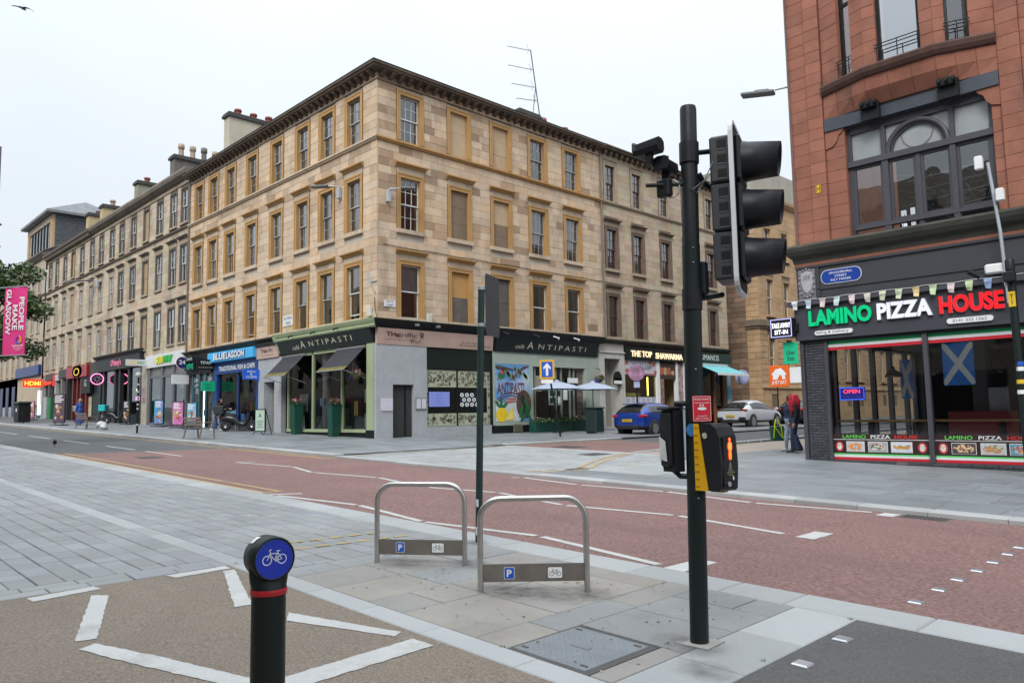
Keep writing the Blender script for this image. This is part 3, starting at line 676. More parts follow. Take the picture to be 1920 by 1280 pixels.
# ------------------------------------------------------------------ the corner tenement
SAND = mat('blond_sandstone', (0.54, 0.422, 0.308), 0.85, 0.13, 2.2, bump=0.25, bscale=45, fine=0.08, fscale=60, tint=True, stain=0.62, stain_col=(0.20, 0.15, 0.105), stain_scale=(.7, .7, .2), stain_lo=.53)
SANDP = mat('plain_sandstone', (0.52, 0.42, 0.31), 0.85, 0.13, 2.0, bump=0.2, bscale=45, fine=0.08, fscale=60, stain=0.6, stain_col=(0.14, 0.10, 0.07), stain_scale=(.8, .8, .3), stain_lo=.53)
MORT = mat('pale_mortar', (0.47, 0.42, 0.34), 0.95, 0.12, 3)
SOOT = mat('sooty_cornice', (0.105, 0.078, 0.058), 0.9, 0.35, 1.1, bump=0.3, bscale=30, stain=0.7, stain_col=(0.25, 0.185, 0.13), stain_scale=(.9, .9, 1.2), stain_lo=.56)
LEADM = mat('grey_lead', (0.17, 0.18, 0.19), 0.6, 0.2, 2)
SLATE = mat('slate', (0.07, 0.075, 0.082), 0.6, 0.25, 3, bump=.3, bscale=12)
REDPOT = mat('red_clay_pot', (0.25, 0.07, 0.055), 0.8, 0.2, 5); BUFFPOT = mat('buff_clay_pot', (0.36, 0.27, 0.20), 0.8, 0.25, 6); GREYPOT = mat('sooty_pot', (0.14, 0.12, 0.11), 0.8, 0.3, 6)
XF, YF = -25.44, 17.16
FL = Fr((XF, YF), (-1, 0), (0, -1)); FRr = Fr((XF, YF), (0, 1), (1, 0))
main = thing('tenement', (XF-4, YF+5, gz(XF)), 'blond sandstone corner tenement with ochre painted window surrounds and sooty cornice', 'building')
CL = [1.73, 3.94, 6.14, 8.68, 11.41, 14.01, 16.24, 18.29]          # bay centres on the main street front
CR = [1.69, 4.42, 7.0, 9.53, 12.08]                                 # bay centres on the side street front
UL, UR = 19.74, 14.50
ZB, ZF0, ZF1 = 5.42, 15.44, 15.72
WO = .51; AA = .20
def holes_for(cs):
    h = []
    for c in cs:
        e = WO+AA
        h += [(c-e, c+e, 13.04, 15.30), (c-e, c+e, 9.10, 11.95), (c-e, c+e, 5.42, 8.25)]
    return h
op = lambda cs, rows=((13.10, 15.10), (9.28, 11.50), (5.55, 7.80)): [(c-WO, c+WO, a, b) for c in cs for a, b in rows]
def tint_left(r, u, z):
    v = r.uniform(.93, 1.08); k = r.random(); q = (1, 1, 1)
    if k < .07: q = (.84, .79, .74)
    elif k < .18: q = (.92, .88, .83)
    elif k < .40: q = (1.1, 1.08, 1.02)
    elif k < .55: q = (1.05, .97, .88)
    if 11.9 < z < 12.9 and r.random() < .3: q = (.72, .68, .64)
    return tuple(v*c for c in q)
def tint_right(r, u, z):
    v = r.uniform(.88, 1.12); k = r.random(); q = (1, 1, 1)
    dark = 0.12
    if z > 12.5: dark = .6 if u < 1.2 else (.42 if u < 7 else .12)
    elif z > 9.0: dark = .42 if u < 9 else .18
    else: dark = .10
    if k < dark: q = r.choice([(.68, .60, .53), (.78, .70, .62), (.60, .53, .48), (.85, .77, .69)])
    elif k < dark+.12: q = (1.06, 1.04, 1.0)
    elif k < dark+.3: q = (1.04, .97, .89)
    return tuple(v*c for c in q)
for fr, cs, U, tf, sd_ in ((FL, CL, UL, tint_left, 101), (FRr, CR, UR, tint_right, 102)):
    backing(fr, 0, U, 4.46, 15.9, op(cs), -.03, main, MORT)
    u0 = 0 if fr is FL else .085
    ashlar(fr, u0, U, ZB, 13.04-.18, holes_for(cs)+[(-1, 99, 12.86, 13.04)], main, SAND, tf, .335, .5, 1.0, 150 if fr is FL else 150, sd_)
    ashlar(fr, u0, U, 13.04, ZF0, holes_for(cs), main, SAND, tf, .345, .5, 1.0, 60 if fr is FL else 100, sd_+5)
    ashlar(fr, u0, U, ZF0+.03, ZF1, [], main, SAND, tf, .3, .9, 1.7, 30, sd_+9, name='frieze_stone', d=.015)
    mb = MB(fr); prof_mitre(mb, [(0, 12.87), (.06, 12.87), (.09, 12.93), (.14, 12.95), (.14, 13.02), (.0, 13.04)], 0, U, -1, 0); mb.build('string_course', OCHRE if fr is FRr else SANDP, main)
    mb = MB(fr); prof_mitre(mb, [(0, ZF0-.01), (.03, ZF0-.01), (.03, ZF0+.025), (0, ZF0+.025)], 0, U, -1, 0); mb.build('frieze_line', SOOT, main)
    mb = MB(fr); prof_mitre(mb, [(-.3, 15.72), (.10, 15.72), (.12, 15.78), (.40, 15.80), (.42, 15.88), (.48, 15.90), (.48, 15.96), (.1, 16.02), (-.3, 16.02)], 0, U, -1, 0); mb.build('cornice', SOOT, main)
    n = int(U/.46)
    for i in range(n):
        uc = .18+i*(U-.3)/n; mb = MB(fr); z = 15.71
        mb.add([(uc-.08, .0, z-.16), (uc+.08, .0, z-.16), (uc+.08, .12, z-.14), (uc-.08, .12, z-.14), (uc-.08, .0, z+.07), (uc+.08, .0, z+.07), (uc+.08, .34, z+.085), (uc-.08, .34, z+.085), (uc-.08, .33, z+.0), (uc+.08, .33, z+.0)],
               [(0,1,2,3),(4,7,6,5),(3,2,9,8),(8,9,6,7),(0,3,8,7,4),(1,5,6,9,2)]); mb.build('bracket', SOOT, main)
    mb = MB(fr); prof_mitre(mb, [(.36, 15.965), (.48, 15.965), (.50, 16.02), (.46, 16.02), (.44, 15.985), (.36, 15.985)], 0, U, -1, 0); mb.build('gutter', mat('iron_gutter', (.035, .033, .033), .6), main)
BLK_L = mat('blocked_light_stone', (0.47, 0.35, 0.225), 0.85, .12, 1.2, stain=.4, stain_col=(.2, .14, .09), stain_scale=(1, 1, .6))
BLK_D = mat('blocked_stained_stone', (0.20, 0.145, 0.10), 0.85, .2, 1.2, stain=.4, stain_col=(.08, .06, .045), stain_scale=(1, 1, .6))
BLK_G = mat('grey_boarding', (0.105, 0.093, 0.082), 0.8, .25, 1.5, stain=.5, stain_col=(.24, .22, .19), stain_scale=(1.5, 1.5, .8))
BLK_O = mat('ochre_panel', (0.45, 0.255, 0.085), 0.7, .1, 1.5)
for i, c in enumerate(CL):
    pn = 'single' if i < 3 else 'joined'
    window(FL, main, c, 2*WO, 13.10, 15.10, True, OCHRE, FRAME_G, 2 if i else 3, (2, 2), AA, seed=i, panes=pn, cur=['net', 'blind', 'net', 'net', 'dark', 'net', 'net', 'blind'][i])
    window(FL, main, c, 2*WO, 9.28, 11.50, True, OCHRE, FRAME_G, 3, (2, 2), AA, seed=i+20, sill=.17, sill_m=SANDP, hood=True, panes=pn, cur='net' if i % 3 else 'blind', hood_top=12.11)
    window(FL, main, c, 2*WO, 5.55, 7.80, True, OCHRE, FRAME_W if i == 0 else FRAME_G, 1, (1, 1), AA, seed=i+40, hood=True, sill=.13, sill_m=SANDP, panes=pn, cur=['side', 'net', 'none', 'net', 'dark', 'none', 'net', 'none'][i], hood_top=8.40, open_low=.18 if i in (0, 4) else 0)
for i, c in enumerate(CR):
    b1 = b2 = b3 = None
    if i == 1: b1, b2, b3 = ([BLK_L], (.55,)), ([BLK_D], (.33, .66)), ([BLK_G, BLK_O], (.5,))
    if i == 2: b1, b2, b3 = ([BLK_L], (.33, .66)), ([BLK_D, BLK_D, BLK_L], (.25, .5)), ([BLK_G], (.5,))
    pn = 'single' if i in (0, 3) else 'joined'
    window(FRr, main, c, 2*WO, 13.10, 15.10, True, OCHRE, FRAME_W if i == 0 else FRAME_G, 3, (2, 2), AA, seed=i+60, blind=b1, panes=pn, cur='dark' if i == 0 else 'none')
    window(FRr, main, c, 2*WO, 9.28, 11.50, True, OCHRE, FRAME_W if i == 0 else FRAME_G, 3, (2, 2), AA, seed=i+70, blind=b2, sill=.17, sill_m=SANDP, hood=True, panes=pn, cur='none' if i == 0 else 'blind', hood_top=12.11)
    window(FRr, main, c, 2*WO, 5.55, 7.80, True, OCHRE, FRAME_W, 1, (1, 1), AA, seed=i+80, blind=b3, sill=.13, sill_m=SANDP, hood=True, panes=pn, cur='half' if i == 0 else 'side', hood_top=8.40)
# roof, rear walls and stacks
mb = MB(); a, b = XF-UL, XF; y0, y1 = YF, YF+UR
mb.add([(a, y0+.1, 16.05), (b-.1, y0+.1, 16.05), (b-.1, y1, 16.05), (b-9, y1, 16.05), (b-9, y0+9, 16.05), (a, y0+9, 16.05), (a, y0+4.5, 17.6), (b-4.5, y0+4.5, 17.6), (b-4.5, y1, 17.6)],
       [(0, 1, 7, 6), (1, 2, 8, 7), (5, 6, 7, 4), (4, 7, 8, 3), (0, 6, 5), (2, 3, 8)]); mb.build('roof', SLATE, main)
mb = MB(); mb.add([(a, y0+9, 0), (b-9, y0+9, 0), (b-9, y0+9, 16.05), (a, y0+9, 16.05), (b-9, y1, 0), (b-9, y1, 16.05)], [(0, 1, 2, 3), (1, 4, 5, 2)]); mb.build('rear_wall', SANDP, main)
HARL = mat('cream_harling', (0.47, 0.43, 0.34), 0.9, .1, 1.2, bump=.3, bscale=60, stain=.4, stain_col=(.25, .22, .17), stain_scale=(.6, .6, .25))
DKCAP = mat('dark_coping', (0.055, 0.052, 0.05), .85, .3, 2); GREYST = mat('grey_rendered_stack', (0.13, 0.12, 0.11), .9, .3, 1.5)
chimney(main, -46.0, -45.25, 19.5, 27.2, 15.5, 20.75, HARL, DKCAP, 7, [REDPOT], .42, .20)
chimney(main, -29.8, -28.6, 28.7, 30.3, 15.5, 18.35, GREYST, DKCAP, 0, [REDPOT])
chimney(main, -29.9, -29.2, 30.4, 34.6, 15.5, 18.15, DKCAP, DKCAP, 2, [REDPOT], .6, .2)
# ---- roof aerial
ANT = mat('aerial_metal', (.10, .105, .11), .5, metal=.5)
aer = thing('roof_aerial', (-30.4, 31.6, 17.5), 'tall leaning roof aerial mast with four horizontal antennas on the chimney', 'aerial')
mt = lambda z: (-30.4, 32.25-(z-18.6)*.155, z)
MB().tube([(-30.4, 32.5, 17.6), mt(23.3)], .035, 6).build('mast', ANT, aer); MB().tube([(-30.4, 31.45, 18.2), mt(21.0)], .025, 6).build('mast_stay', ANT, aer)
for z, L_ in ((23.25, 1.6), (22.1, 1.75), (21.05, 1.65), (20.25, 1.4)):
    p = Vector(mt(z)); e = p+Vector((-.35, -L_, -.12)); mb = MB(); mb.tube([p, e], .016, 5)
    for k in range(9):
        q = p.lerp(e, .12+.88*k/8); l = .16-.008*k; mb.tube([q+Vector((l, -l*.2, 0)), q-Vector((l, -l*.2, 0))], .008, 4, caps=False)
    q = p.lerp(e, .08); mb.tube([q+Vector((0, -.2, .32)), q, q+Vector((0, -.15, -.28))], .012, 4); mb.build('antenna', ANT, aer)
# ------------------------------------------------------------------ the plainer block further up the side street
ext = thing('tenement', (XF-4, YF+20.8, gz(XF)), 'weathered buff tenement with brown sash windows, next up the side street from the corner', 'building')
SANDE = mat('weathered_buff_stone', (0.46, 0.38, 0.285), 0.88, 0.16, 1.2, bump=0.25, bscale=40, tint=True, stain=0.55, stain_col=(0.15, 0.115, 0.085), stain_scale=(.5, .5, .2), stain_lo=.52)
MORTE = mat('buff_mortar', (0.27, 0.22, 0.17), .95, .12, 3)
DKST = mat('brown_painted_stone', (0.165, 0.115, 0.085), .75, .2, 2, stain=.4, stain_col=(.09, .07, .055), stain_scale=(1, 1, .5))
PALEST = mat('worn_pale_stone', (0.36, 0.29, 0.21), .85, .15, 2, stain=.4, stain_col=(.17, .13, .1), stain_scale=(1, 1, .5))
FE = Fr((XF, YF+UR), (0, 1), (1, 0)); CE = [.83, 3.26, 5.98, 8.42, 11.0]; UE = 12.75; WE = .42
eh = [(c-.62, c+.62, p, q) for c in CE for p, q in ((13.04, 15.25), (9.10, 11.95), (5.42, 8.25))]
backing(FE, 0, UE, 4.46, 15.9, [(c-WE, c+WE, p, q) for c in CE for p, q in ((13.10, 15.08), (9.28, 11.48), (5.55, 7.78))], -.03, ext, MORTE)
te = lambda r, u, z: tuple(c*r.uniform(.93, 1.06) for c in r.choice([(1, 1, 1), (1, 1, 1), (1.05, 1.02, .98), (.88, .83, .78), (.96, .93, .9)]))
ashlar(FE, .01, UE, 5.42, 12.86, eh, ext, SANDE, te, .34, .6, 1.2, 140, 201, gap=.004); ashlar(FE, .01, UE, 13.04, 15.76, eh, ext, SANDE, te, .34, .8, 1.5, 60, 202, gap=.004)
mb = MB(FE); mb.profile([(0, 12.87), (.06, 12.87), (.09, 12.93), (.13, 12.95), (.13, 13.02), (.0, 13.04)], 0, UE); mb.build('string_course', PALEST, ext)
mb = MB(FE); mb.profile([(-.3, 15.76), (.10, 15.76), (.12, 15.84), (.40, 15.86), (.42, 15.96), (.49, 15.98), (.49, 16.04), (.1, 16.11), (-.3, 16.11)], .002, UE); mb.build('cornice', SOOT, ext)
for i in range(26):
    mb = MB(FE); uc = .2+i*.48; mb.box(uc-.08, uc+.08, 0, .3, 15.62, 15.80); mb.build('bracket', SOOT, ext)
for i, c in enumerate(CE):
    for k, (p, q) in enumerate(((13.10, 15.08), (9.28, 11.48), (5.55, 7.78))):
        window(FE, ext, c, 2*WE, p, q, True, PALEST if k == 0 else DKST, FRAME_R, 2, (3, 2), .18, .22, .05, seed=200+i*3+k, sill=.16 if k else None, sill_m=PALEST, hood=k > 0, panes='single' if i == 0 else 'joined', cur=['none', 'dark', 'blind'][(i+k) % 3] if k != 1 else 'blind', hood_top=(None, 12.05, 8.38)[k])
mb = MB(); a, b, y0, y1 = XF-9, XF, YF+UR, YF+UR+UE
mb.add([(a, y0, 16.04), (b-.1, y0, 16.04), (b-.1, y1, 16.04), (a, y1, 16.04), (b-4.5, y0, 17.6), (b-4.5, y1, 17.6)], [(1, 2, 5, 4), (0, 4, 5, 3), (2, 3, 5)]); mb.build('roof', SLATE, ext)
mb = MB(); mb.add([(a, y1, 0), (b, y1, 0), (b, y1, 16.0), (a, y1, 16.0), (a, y0, 0), (a, y0, 16)], [(0, 1, 2, 3), (0, 3, 5, 4)]); mb.build('rear_wall', PALEST, ext)
# ------------------------------------------------------------------ the sandstone block beyond the lane, with a brown rubble gable
far = thing('sandstone_block', (XF-5, 56, gz(XF)), 'honey sandstone building with arched white windows and brown stone gable beyond the lane', 'building')
YG = 48.7; FG = Fr((XF, YG), (-1, 0), (0, -1)); FB = Fr((XF, YG), (0, 1), (1, 0))
HON = mat('honey_sandstone', (0.43, 0.285, 0.16), .85, .15, 1.2, bump=.2, bscale=40, tint=True, stain=.5, stain_col=(.16, .11, .07), stain_scale=(.5, .5, .3), stain_lo=.54)
BRN = mat('brown_gable_stone', (0.20, 0.142, 0.10), .9, .2, 1.4, bump=.5, bscale=14, tint=True)
backing(FG, 0, 12, 0, 16.4, [], -.04, far, mat('brown_mortar', (.26, .21, .165), .95, .15, 2), 'gable_wall')
ashlar(FG, 1.0, 12, .4, 16.3, [], far, BRN, lambda r, u, z: (lambda v, k: (v*(1+.15*k), v, v*(1-.06*k)))(r.uniform(.65, 1.3), r.random()), .36, .4, 1.2, 130, 301, gap=.02, th=.1)
hw = lambda r, u, z: (r.uniform(.88, 1.1),)*3
ashlar(FG, 0.0, 1.0, .4, 16.3, [], far, HON, hw, .42, .5, 1.0, 60, 302, gap=.02)
CBs = [1.75+2.57*k for k in range(15)]; UB = 40
bh = [(c-.66, c+.66, p, q) for c in CBs for p, q in ((3.55, 6.75), (8.0, 10.9), (12.2, 14.6))]
backing(FB, 0, UB, 0, 16.4, [(c-.5, c+.5, p, q) for c in CBs for p, q in ((3.75, 6.5), (8.15, 10.7), (12.4, 14.4))], -.04, far, mat('dark_joint', (.16, .11, .07), .95), 'front_wall')
ashlar(FB, .09, UB, 3.0, 7.1, bh, far, HON, hw, .42, .6, 1.3, 60, 303, gap=.03, name='banded_stone'); ashlar(FB, .09, UB, 7.75, 16.3, bh, far, HON, hw, .42, .6, 1.3, 60, 304, gap=.006)
ashlar(FB, .09, UB, .2, 3.0, [(c-.45, c+.45, 1.7, 2.5) for c in CBs], far, HON, hw, .45, .8, 1.5, 30, 305, gap=.008)
for c in CBs: MB(FB).box(c-.45, c+.45, -.2, -.1, 1.7, 2.5).build('basement_window', DARKROOM, far)
mb = MB(FB); prof_mitre(mb, [(0, 7.1), (.08, 7.1), (.12, 7.25), (.2, 7.3), (.2, 7.7), (0, 7.76)], 0, UB, -1, 0); mb.build('string_course', mat('mossy_ledge', (.17, .135, .095), .9, .3, 1.5), far)
mb = MB(FG); prof_mitre(mb, [(0, 7.1), (.08, 7.1), (.12, 7.25), (.2, 7.3), (.2, 7.7), (0, 7.76)], 0, 1.0, -1, 0); mb.build('string_course', MATS['mossy_ledge'], far)
mb = MB(FB); mb.profile([(0, 2.95), (.1, 2.95), (.1, 3.1), (0, 3.15)], 0, UB); mb.build('plinth_course', HON, far)
mb = MB(FB); prof_mitre(mb, [(-.2, 16.3), (.1, 16.3), (.35, 16.5), (.4, 16.7), (-.2, 16.75)], 0, UB, -1, 0); mb.build('cornice', HON, far)
mb = MB(); mb.box(XF-11, XF-.25, YG+.15, YG+UB, 16.7, 19.0); mb.build('attic_storey', mat('grey_attic', (.33, .315, .27), .9, .12, .8, stain=.4, stain_col=(.2, .19, .16), stain_scale=(.5, .5, .3)), far)
for i, c in enumerate(CBs):
    for k, (p, q) in enumerate(((3.75, 6.5), (8.15, 10.7), (12.4, 14.4))):
        window(FB, far, c, 1.0, p, q, True, HON, WHITE, 1, (1, 1), .15, .3, .04, seed=300+i*3+k, sill=.16, panes='joined', cur='blind')
    MB(FB).add([(c-.5, -.05, 6.5), (c-.5, -.05, 6.35), (c-.3, -.05, 6.46), (c, -.05, 6.5), (c+.3, -.05, 6.46), (c+.5, -.05, 6.35), (c+.5, -.05, 6.5)], [(0, 1, 2, 3, 4, 5, 6)]).build('arch_head', HON, far)
MB().box(XF-16, XF-11, YG+.2, YG+UB, 0, 16).build('rear_block', PALEST, far)
# ------------------------------------------------------------------ the long terrace to the west
ter = thing('terrace', (-62, 22, gz(-62)), 'long grey-buff sandstone terrace with dark window hoods, west of the corner building', 'building')
SANDT = mat('grey_buff_stone', (0.48, 0.405, 0.31), 0.88, 0.16, 0.9, bump=0.2, bscale=30, tint=True, stain=0.6, stain_col=(0.13, 0.105, 0.08), stain_scale=(.35, .35, .16), stain_lo=.5)
TRIM = mat('sooty_trim', (0.15, 0.125, 0.10), .88, .25, 1.2, stain=.4, stain_col=(.07, .06, .05), stain_scale=(1, 1, .6))
XT0, XT1 = -45.19, -78.7
FT = Fr((XT0, YF+.03), (-1, 0), (0, -1)); UT = XT0-XT1
CT = [0.85, 2.65, 5.0, 7.5, 10.0, 12.5, 14.7, 17.3, 19.65, 22.35, 25.0, 27.4, 30.0, 32.25]
rowsT = ((13.4, 15.5), (9.75, 12.0), (6.1, 8.3))
backing(FT, 0, UT, 5.0, 16.4, [(c-.5, c+.5, p, q) for c in CT for p, q in rowsT], -.03, ter, mat('terrace_mortar', (.27, .22, .16), .95, .1, 2))
th_ = [(c-.62, c+.62, p-.13, q+.12) for c in CT for p, q in rowsT]
ashlar(FT, .01, UT, 5.6, 16.1, th_, ter, SANDT, te, .36, .7, 1.4, 120, 401, gap=.003)
mb = MB(FT); mb.profile([(0, 12.98), (.1, 13.0), (.14, 13.1), (0, 13.2)], 0, UT); mb.build('string_course', TRIM, ter)
mb = MB(FT); mb.profile([(0, 15.75), (.04, 15.75), (.04, 15.8), (0, 15.8)], 0, UT); mb.build('frieze_line', TRIM, ter)
mb = MB(FT); mb.profile([(-.2, 16.05), (.12, 16.05), (.36, 16.25), (.42, 16.45), (.36, 16.62), (-.2, 16.66)], 0.002, 19.5); mb.build('cornice', TRIM, ter)
mb = MB(FT); mb.profile([(-.2, 16.05), (.12, 16.05), (.15, 16.25), (.42, 16.3), (.48, 16.5), (-.2, 16.6)], 19.502, UT); mb.build('cornice', TRIM, ter)
for i in range(38): MB(FT).box(19.7+i*.36, 19.88+i*.36, 0, .34, 16.02, 16.27).build('bracket', TRIM, ter)
for i, c in enumerate(CT):
    for k, (p, q) in enumerate(rowsT):
        bl = ([mat('pale_blocking', (.36, .26, .155), .85, .15, 1.5)], (.5,)) if (i == 3 or i == 10) else None
        window(FT, ter, c, .96, p, q, True, TRIM if k == 0 or i < 6 else SANDT, FRAME_W, 2 if k < 2 else 1, (1, 2) if k < 2 else (1, 1), .12, .2, .03, seed=400+i*3+k, sill=.12, sill_m=PALEST, hood=k > 0, hood_m=TRIM, panes='joined', blind=bl, cur=random.choice(['net', 'blind', 'net', 'blind', 'net']), hood_top=q+.55)
mb = MB(); y0 = YF
mb.add([(XT0, y0, 16.5), (XT1, y0, 16.5), (XT1, y0+10, 16.5), (XT0, y0+10, 16.5), (XT0, y0+5, 18.3), (XT1, y0+5, 18.3)], [(0, 4, 5, 1), (3, 2, 5, 4), (0, 3, 4), (1, 5, 2)]); mb.build('roof', SLATE, ter)
MB().add([(XT0, y0+10, 0), (XT1, y0+10, 0), (XT1, y0+10, 16.5), (XT0, y0+10, 16.5)], [(0, 1, 2, 3)]).build('rear_wall', PALEST, ter)
YELH = mat('yellow_harling', (.45, .36, .20), .9, .1, 1)
chimney(ter, -55.2, -54.4, 19.5, 26.5, 16, 20.4, GREYST, DKCAP, 8, [BUFFPOT, BUFFPOT, GREYPOT, BUFFPOT], .95, .19)
chimney(ter, -62.8, -62.0, 19.5, 26, 16, 20.3, mat('lichen_harling', (.27, .265, .19), .9, .15, 1), DKCAP, 5, [REDPOT], .38, .2)
chimney(ter, -70.6, -69.8, 19.2, 25, 16, 20.0, YELH, DKCAP, 4, [BUFFPOT], .55, .2)
chimney(ter, -74.7, -73.9, 19.2, 25, 16, 20.1, YELH, DKCAP, 4, [GREYPOT], .35, .2)
# ------------------------------------------------------------------ the far end of the street, with a studio on its roof
fe = thing('terrace', (-92, 22, gz(-92)), 'far terrace end with a slated rooftop studio of tall windows', 'building')
FW = Fr((XT1-.02, YF-.1), (-1, 0), (0, -1)); CW = [2.0, 4.3, 6.7, 9.3, 11.8, 14.4, 17.0, 19.6, 22.2]; UW = 24
backing(FW, 0, UW, 3, 16.6, [(c-.5, c+.5, p, q) for c in CW for p, q in rowsT], 0, fe, mat('far_buff_stone', (.44, .36, .27), .88, .15, .8, stain=.4, stain_col=(.2, .15, .11), stain_scale=(.3, .3, .15)))
for i, c in enumerate(CW):
    for k, (p, q) in enumerate(rowsT):
        window(FW, fe, c, .96, p, q, True, MATS['far_buff_stone'], FRAME_W, 1, (1, 1), .12, .2, .03, seed=500+i*3+k, sill=.12, hood=k > 0, panes='joined', cur='net', hood_top=q+.55)
mb = MB(FW); mb.profile([(-.2, 16.5), (.15, 16.5), (.5, 16.85), (.5, 17.0), (-.2, 17.1)], -.3, UW); mb.build('cornice', TRIM, fe)
mb = MB(FW); mb.profile([(-2.2, 18.3), (.4, 17.0), (.4, 17.05), (-2.2, 18.4)], -.4, UW); mb.build('lead_roof', LEADM, fe)
mb = MB(FW); mb.profile([(0, 12.98), (.1, 13.0), (.14, 13.1), (0, 13.2)], 0, UW); mb.build('string_course', TRIM, fe)
FS = Fr((-84.0, 18.6), (-1, 0), (0, -1)); UD = 10.2
MB(FS).box(0, UD, -7, -.25, 18.0, 22.2).build('studio_walls', SLATE, fe)
rnd = random.Random(8)
for r in range(14):
    for c in range(9):
        z = 18.2+r*.28; y = 18.9+c*.75+(.37 if r % 2 else 0); t = rnd.uniform(.02, .035)
        MB().box(-84.0, -84.0+t, y, y+.72, z, z+.26).build('slate_tile', SLATE, fe)
MB(FS).box(0, .75, -.25, .0, 18.2, 21.9).build('corner_pier', HON, fe); MB(FS).box(UD-.75, UD, -.25, 0, 18.2, 21.9).build('corner_pier', HON, fe)
MB(FS).box(.75, UD-.75, -.25, 0, 21.3, 21.9).build('lintel', SANDP, fe); MB(FS).box(.75, UD-.75, -.25, 0, 18.2, 18.5).build('studio_sill', SANDP, fe)
for k in range(7):
    u = .75+k*(UD-1.5)/7
    MB(FS).box(u, u+.35, -.22, -.03, 18.5, 21.3).build('mullion', BLACK, fe); MB(FS).add([(u+.35, -.15, 18.5), (u+(UD-1.5)/7, -.15, 18.5), (u+(UD-1.5)/7, -.15, 21.3), (u+.35, -.15, 21.3)], [(3, 2, 1, 0)]).build('studio_pane', mat('pale_studio_glass', (.5, .53, .55), .25, .05), fe)
mb = MB(FS); mb.add([(-.5, .6, 22.0), (UD+.5, .6, 22.0), (UD+.5, -7.4, 22.0), (-.5, -7.4, 22.0), (1.2, -3.2, 23.9), (UD-1.2, -3.2, 23.9), (-.5, .6, 22.25), (UD+.5, .6, 22.25), (UD+.5, -7.4, 22.25), (-.5, -7.4, 22.25)], [(0, 3, 2, 1), (6, 7, 5, 4), (7, 8, 5), (8, 9, 4, 5), (9, 6, 4), (0, 1, 7, 6), (1, 2, 8, 7), (2, 3, 9, 8), (3, 0, 6, 9)]); mb.build('studio_roof', LEADM, fe)
MB().add([(-102.7, 17.2, 0), (-102.7, 27, 0), (-102.7, 27, 16.6), (-102.7, 17.2, 16.6)], [(0, 1, 2, 3)]).build('end_wall', PALEST, fe)
# ------------------------------------------------------------------ red sandstone corner block with the pizza shop
YR, XR = 18.8, -8.73
FP = Fr((XR, YR), (1, 0), (0, -1)); UPX = Vector((1, 0, 0)); UZ = Vector((0, 0, 1))
red = thing('red_sandstone_block', (XR+6, YR+4, gz(XR)), 'red sandstone corner block with canted bay window above the pizza shop', 'building')
REDS = mat('red_sandstone', (0.275, 0.112, 0.073), .85, .2, 1.6, bump=.3, bscale=30, fine=.1, fscale=50, tint=True, stain=.75, stain_col=(.10, .055, .042), stain_scale=(1.1, 1.1, .5), stain_lo=.55)
REDJ = mat('red_dark_joint', (.15, .066, .045), .95, .15, 3)
CHAR = mat('charcoal_paint', (.042, .044, .052), .5, .12, 1.2, stain=.25, stain_col=(.075, .078, .085), stain_scale=(.8, .8, .5))
CHARF = mat('charcoal_joinery', (.055, .054, .066), .5, .12, 2)
DKSTN = mat('black_weathered_stone', (.05, .05, .042), .9, .3, 1.2, bump=.4, bscale=25, stain=.5, stain_col=(.13, .13, .09), stain_scale=(1, 1, 2))
rt = lambda r, u, z: (lambda v: (v*r.uniform(.97, 1.04), v, v*r.uniform(.97, 1.03)))(r.uniform(.9, 1.1))
UPW, ZT = 16.0, 17.5
# solid masses behind the facing
backing(FP, 0, UPW, 5.4, ZT, [(1.40, 4.62, 5.7, 8.55), (1.1, 4.7, 9.6, 13.6), (8.0, 11.2, 5.7, 8.55)], -.12, red, REDJ)
MB().add([(XR+.1, YR+.12, 5.2), (XR+.1, YR+14, 5.2), (XR+.1, YR+14, ZT), (XR+.1, YR+.12, ZT)], [(0, 1, 2, 3)]).build('side_wall', REDS, red)
# quoin piers: stone by stone
zc = 5.7; i = 0
while zc < ZT:
    h = .295
    for (u0, u1, d, off) in ((.02, .54, 0.0, 0), (.545, .93, .05, .1), (4.80, 5.22, .05, .1), (5.225, 5.8, 0, 0)):
        mb = MB(FP); t = rt(random, 0, 0); mb.block(u0, u1, -.16, d+random.uniform(-.003, .003), zc+.002, zc+h-.002, .006, 0, t); mb.build('quoin_stone', REDS, red, tint=True)
    zc += h; i += 1
ashlar(FP, 5.8, UPW, 5.7, ZT, [(8.0, 11.2, 5.7, 8.55)], red, REDS, rt, .295, .6, 1.1, 30, 601, th=.1)
# jambs of the arched window and corbels
zc = 5.7
while zc < 8.4:
    for (u0, u1, s) in ((.94, 1.42, 1), (4.60, 4.80, -1)):
        mb = MB(FP); mb.block(u0, u1-.004, -.2, -.02, zc+.002, zc+.293, .006, 0, rt(random, 0, 0)); mb.build('jamb_stone', REDS, red, tint=True)
    zc += .295
for u0, s in ((.95, 1), (4.80, -1)):
    mb = MB(FP); pr = [(0, 8.52), (0, 8.05), (.18, 8.10), (.28, 8.2), (.33, 8.35), (.45, 8.45), (.45, 8.52)]
    mb.add([(u0+s*p, -.18, z) for p, z in pr]+[(u0+s*p, .02, z) for p, z in pr], [tuple(range(7)), tuple(range(13, 6, -1))]+[(k, (k+1) % 7, 7+(k+1) % 7, 7+k) for k in range(7)], 0, (.95, .95, .95)); mb.build('corbel', REDS, red, tint=True)
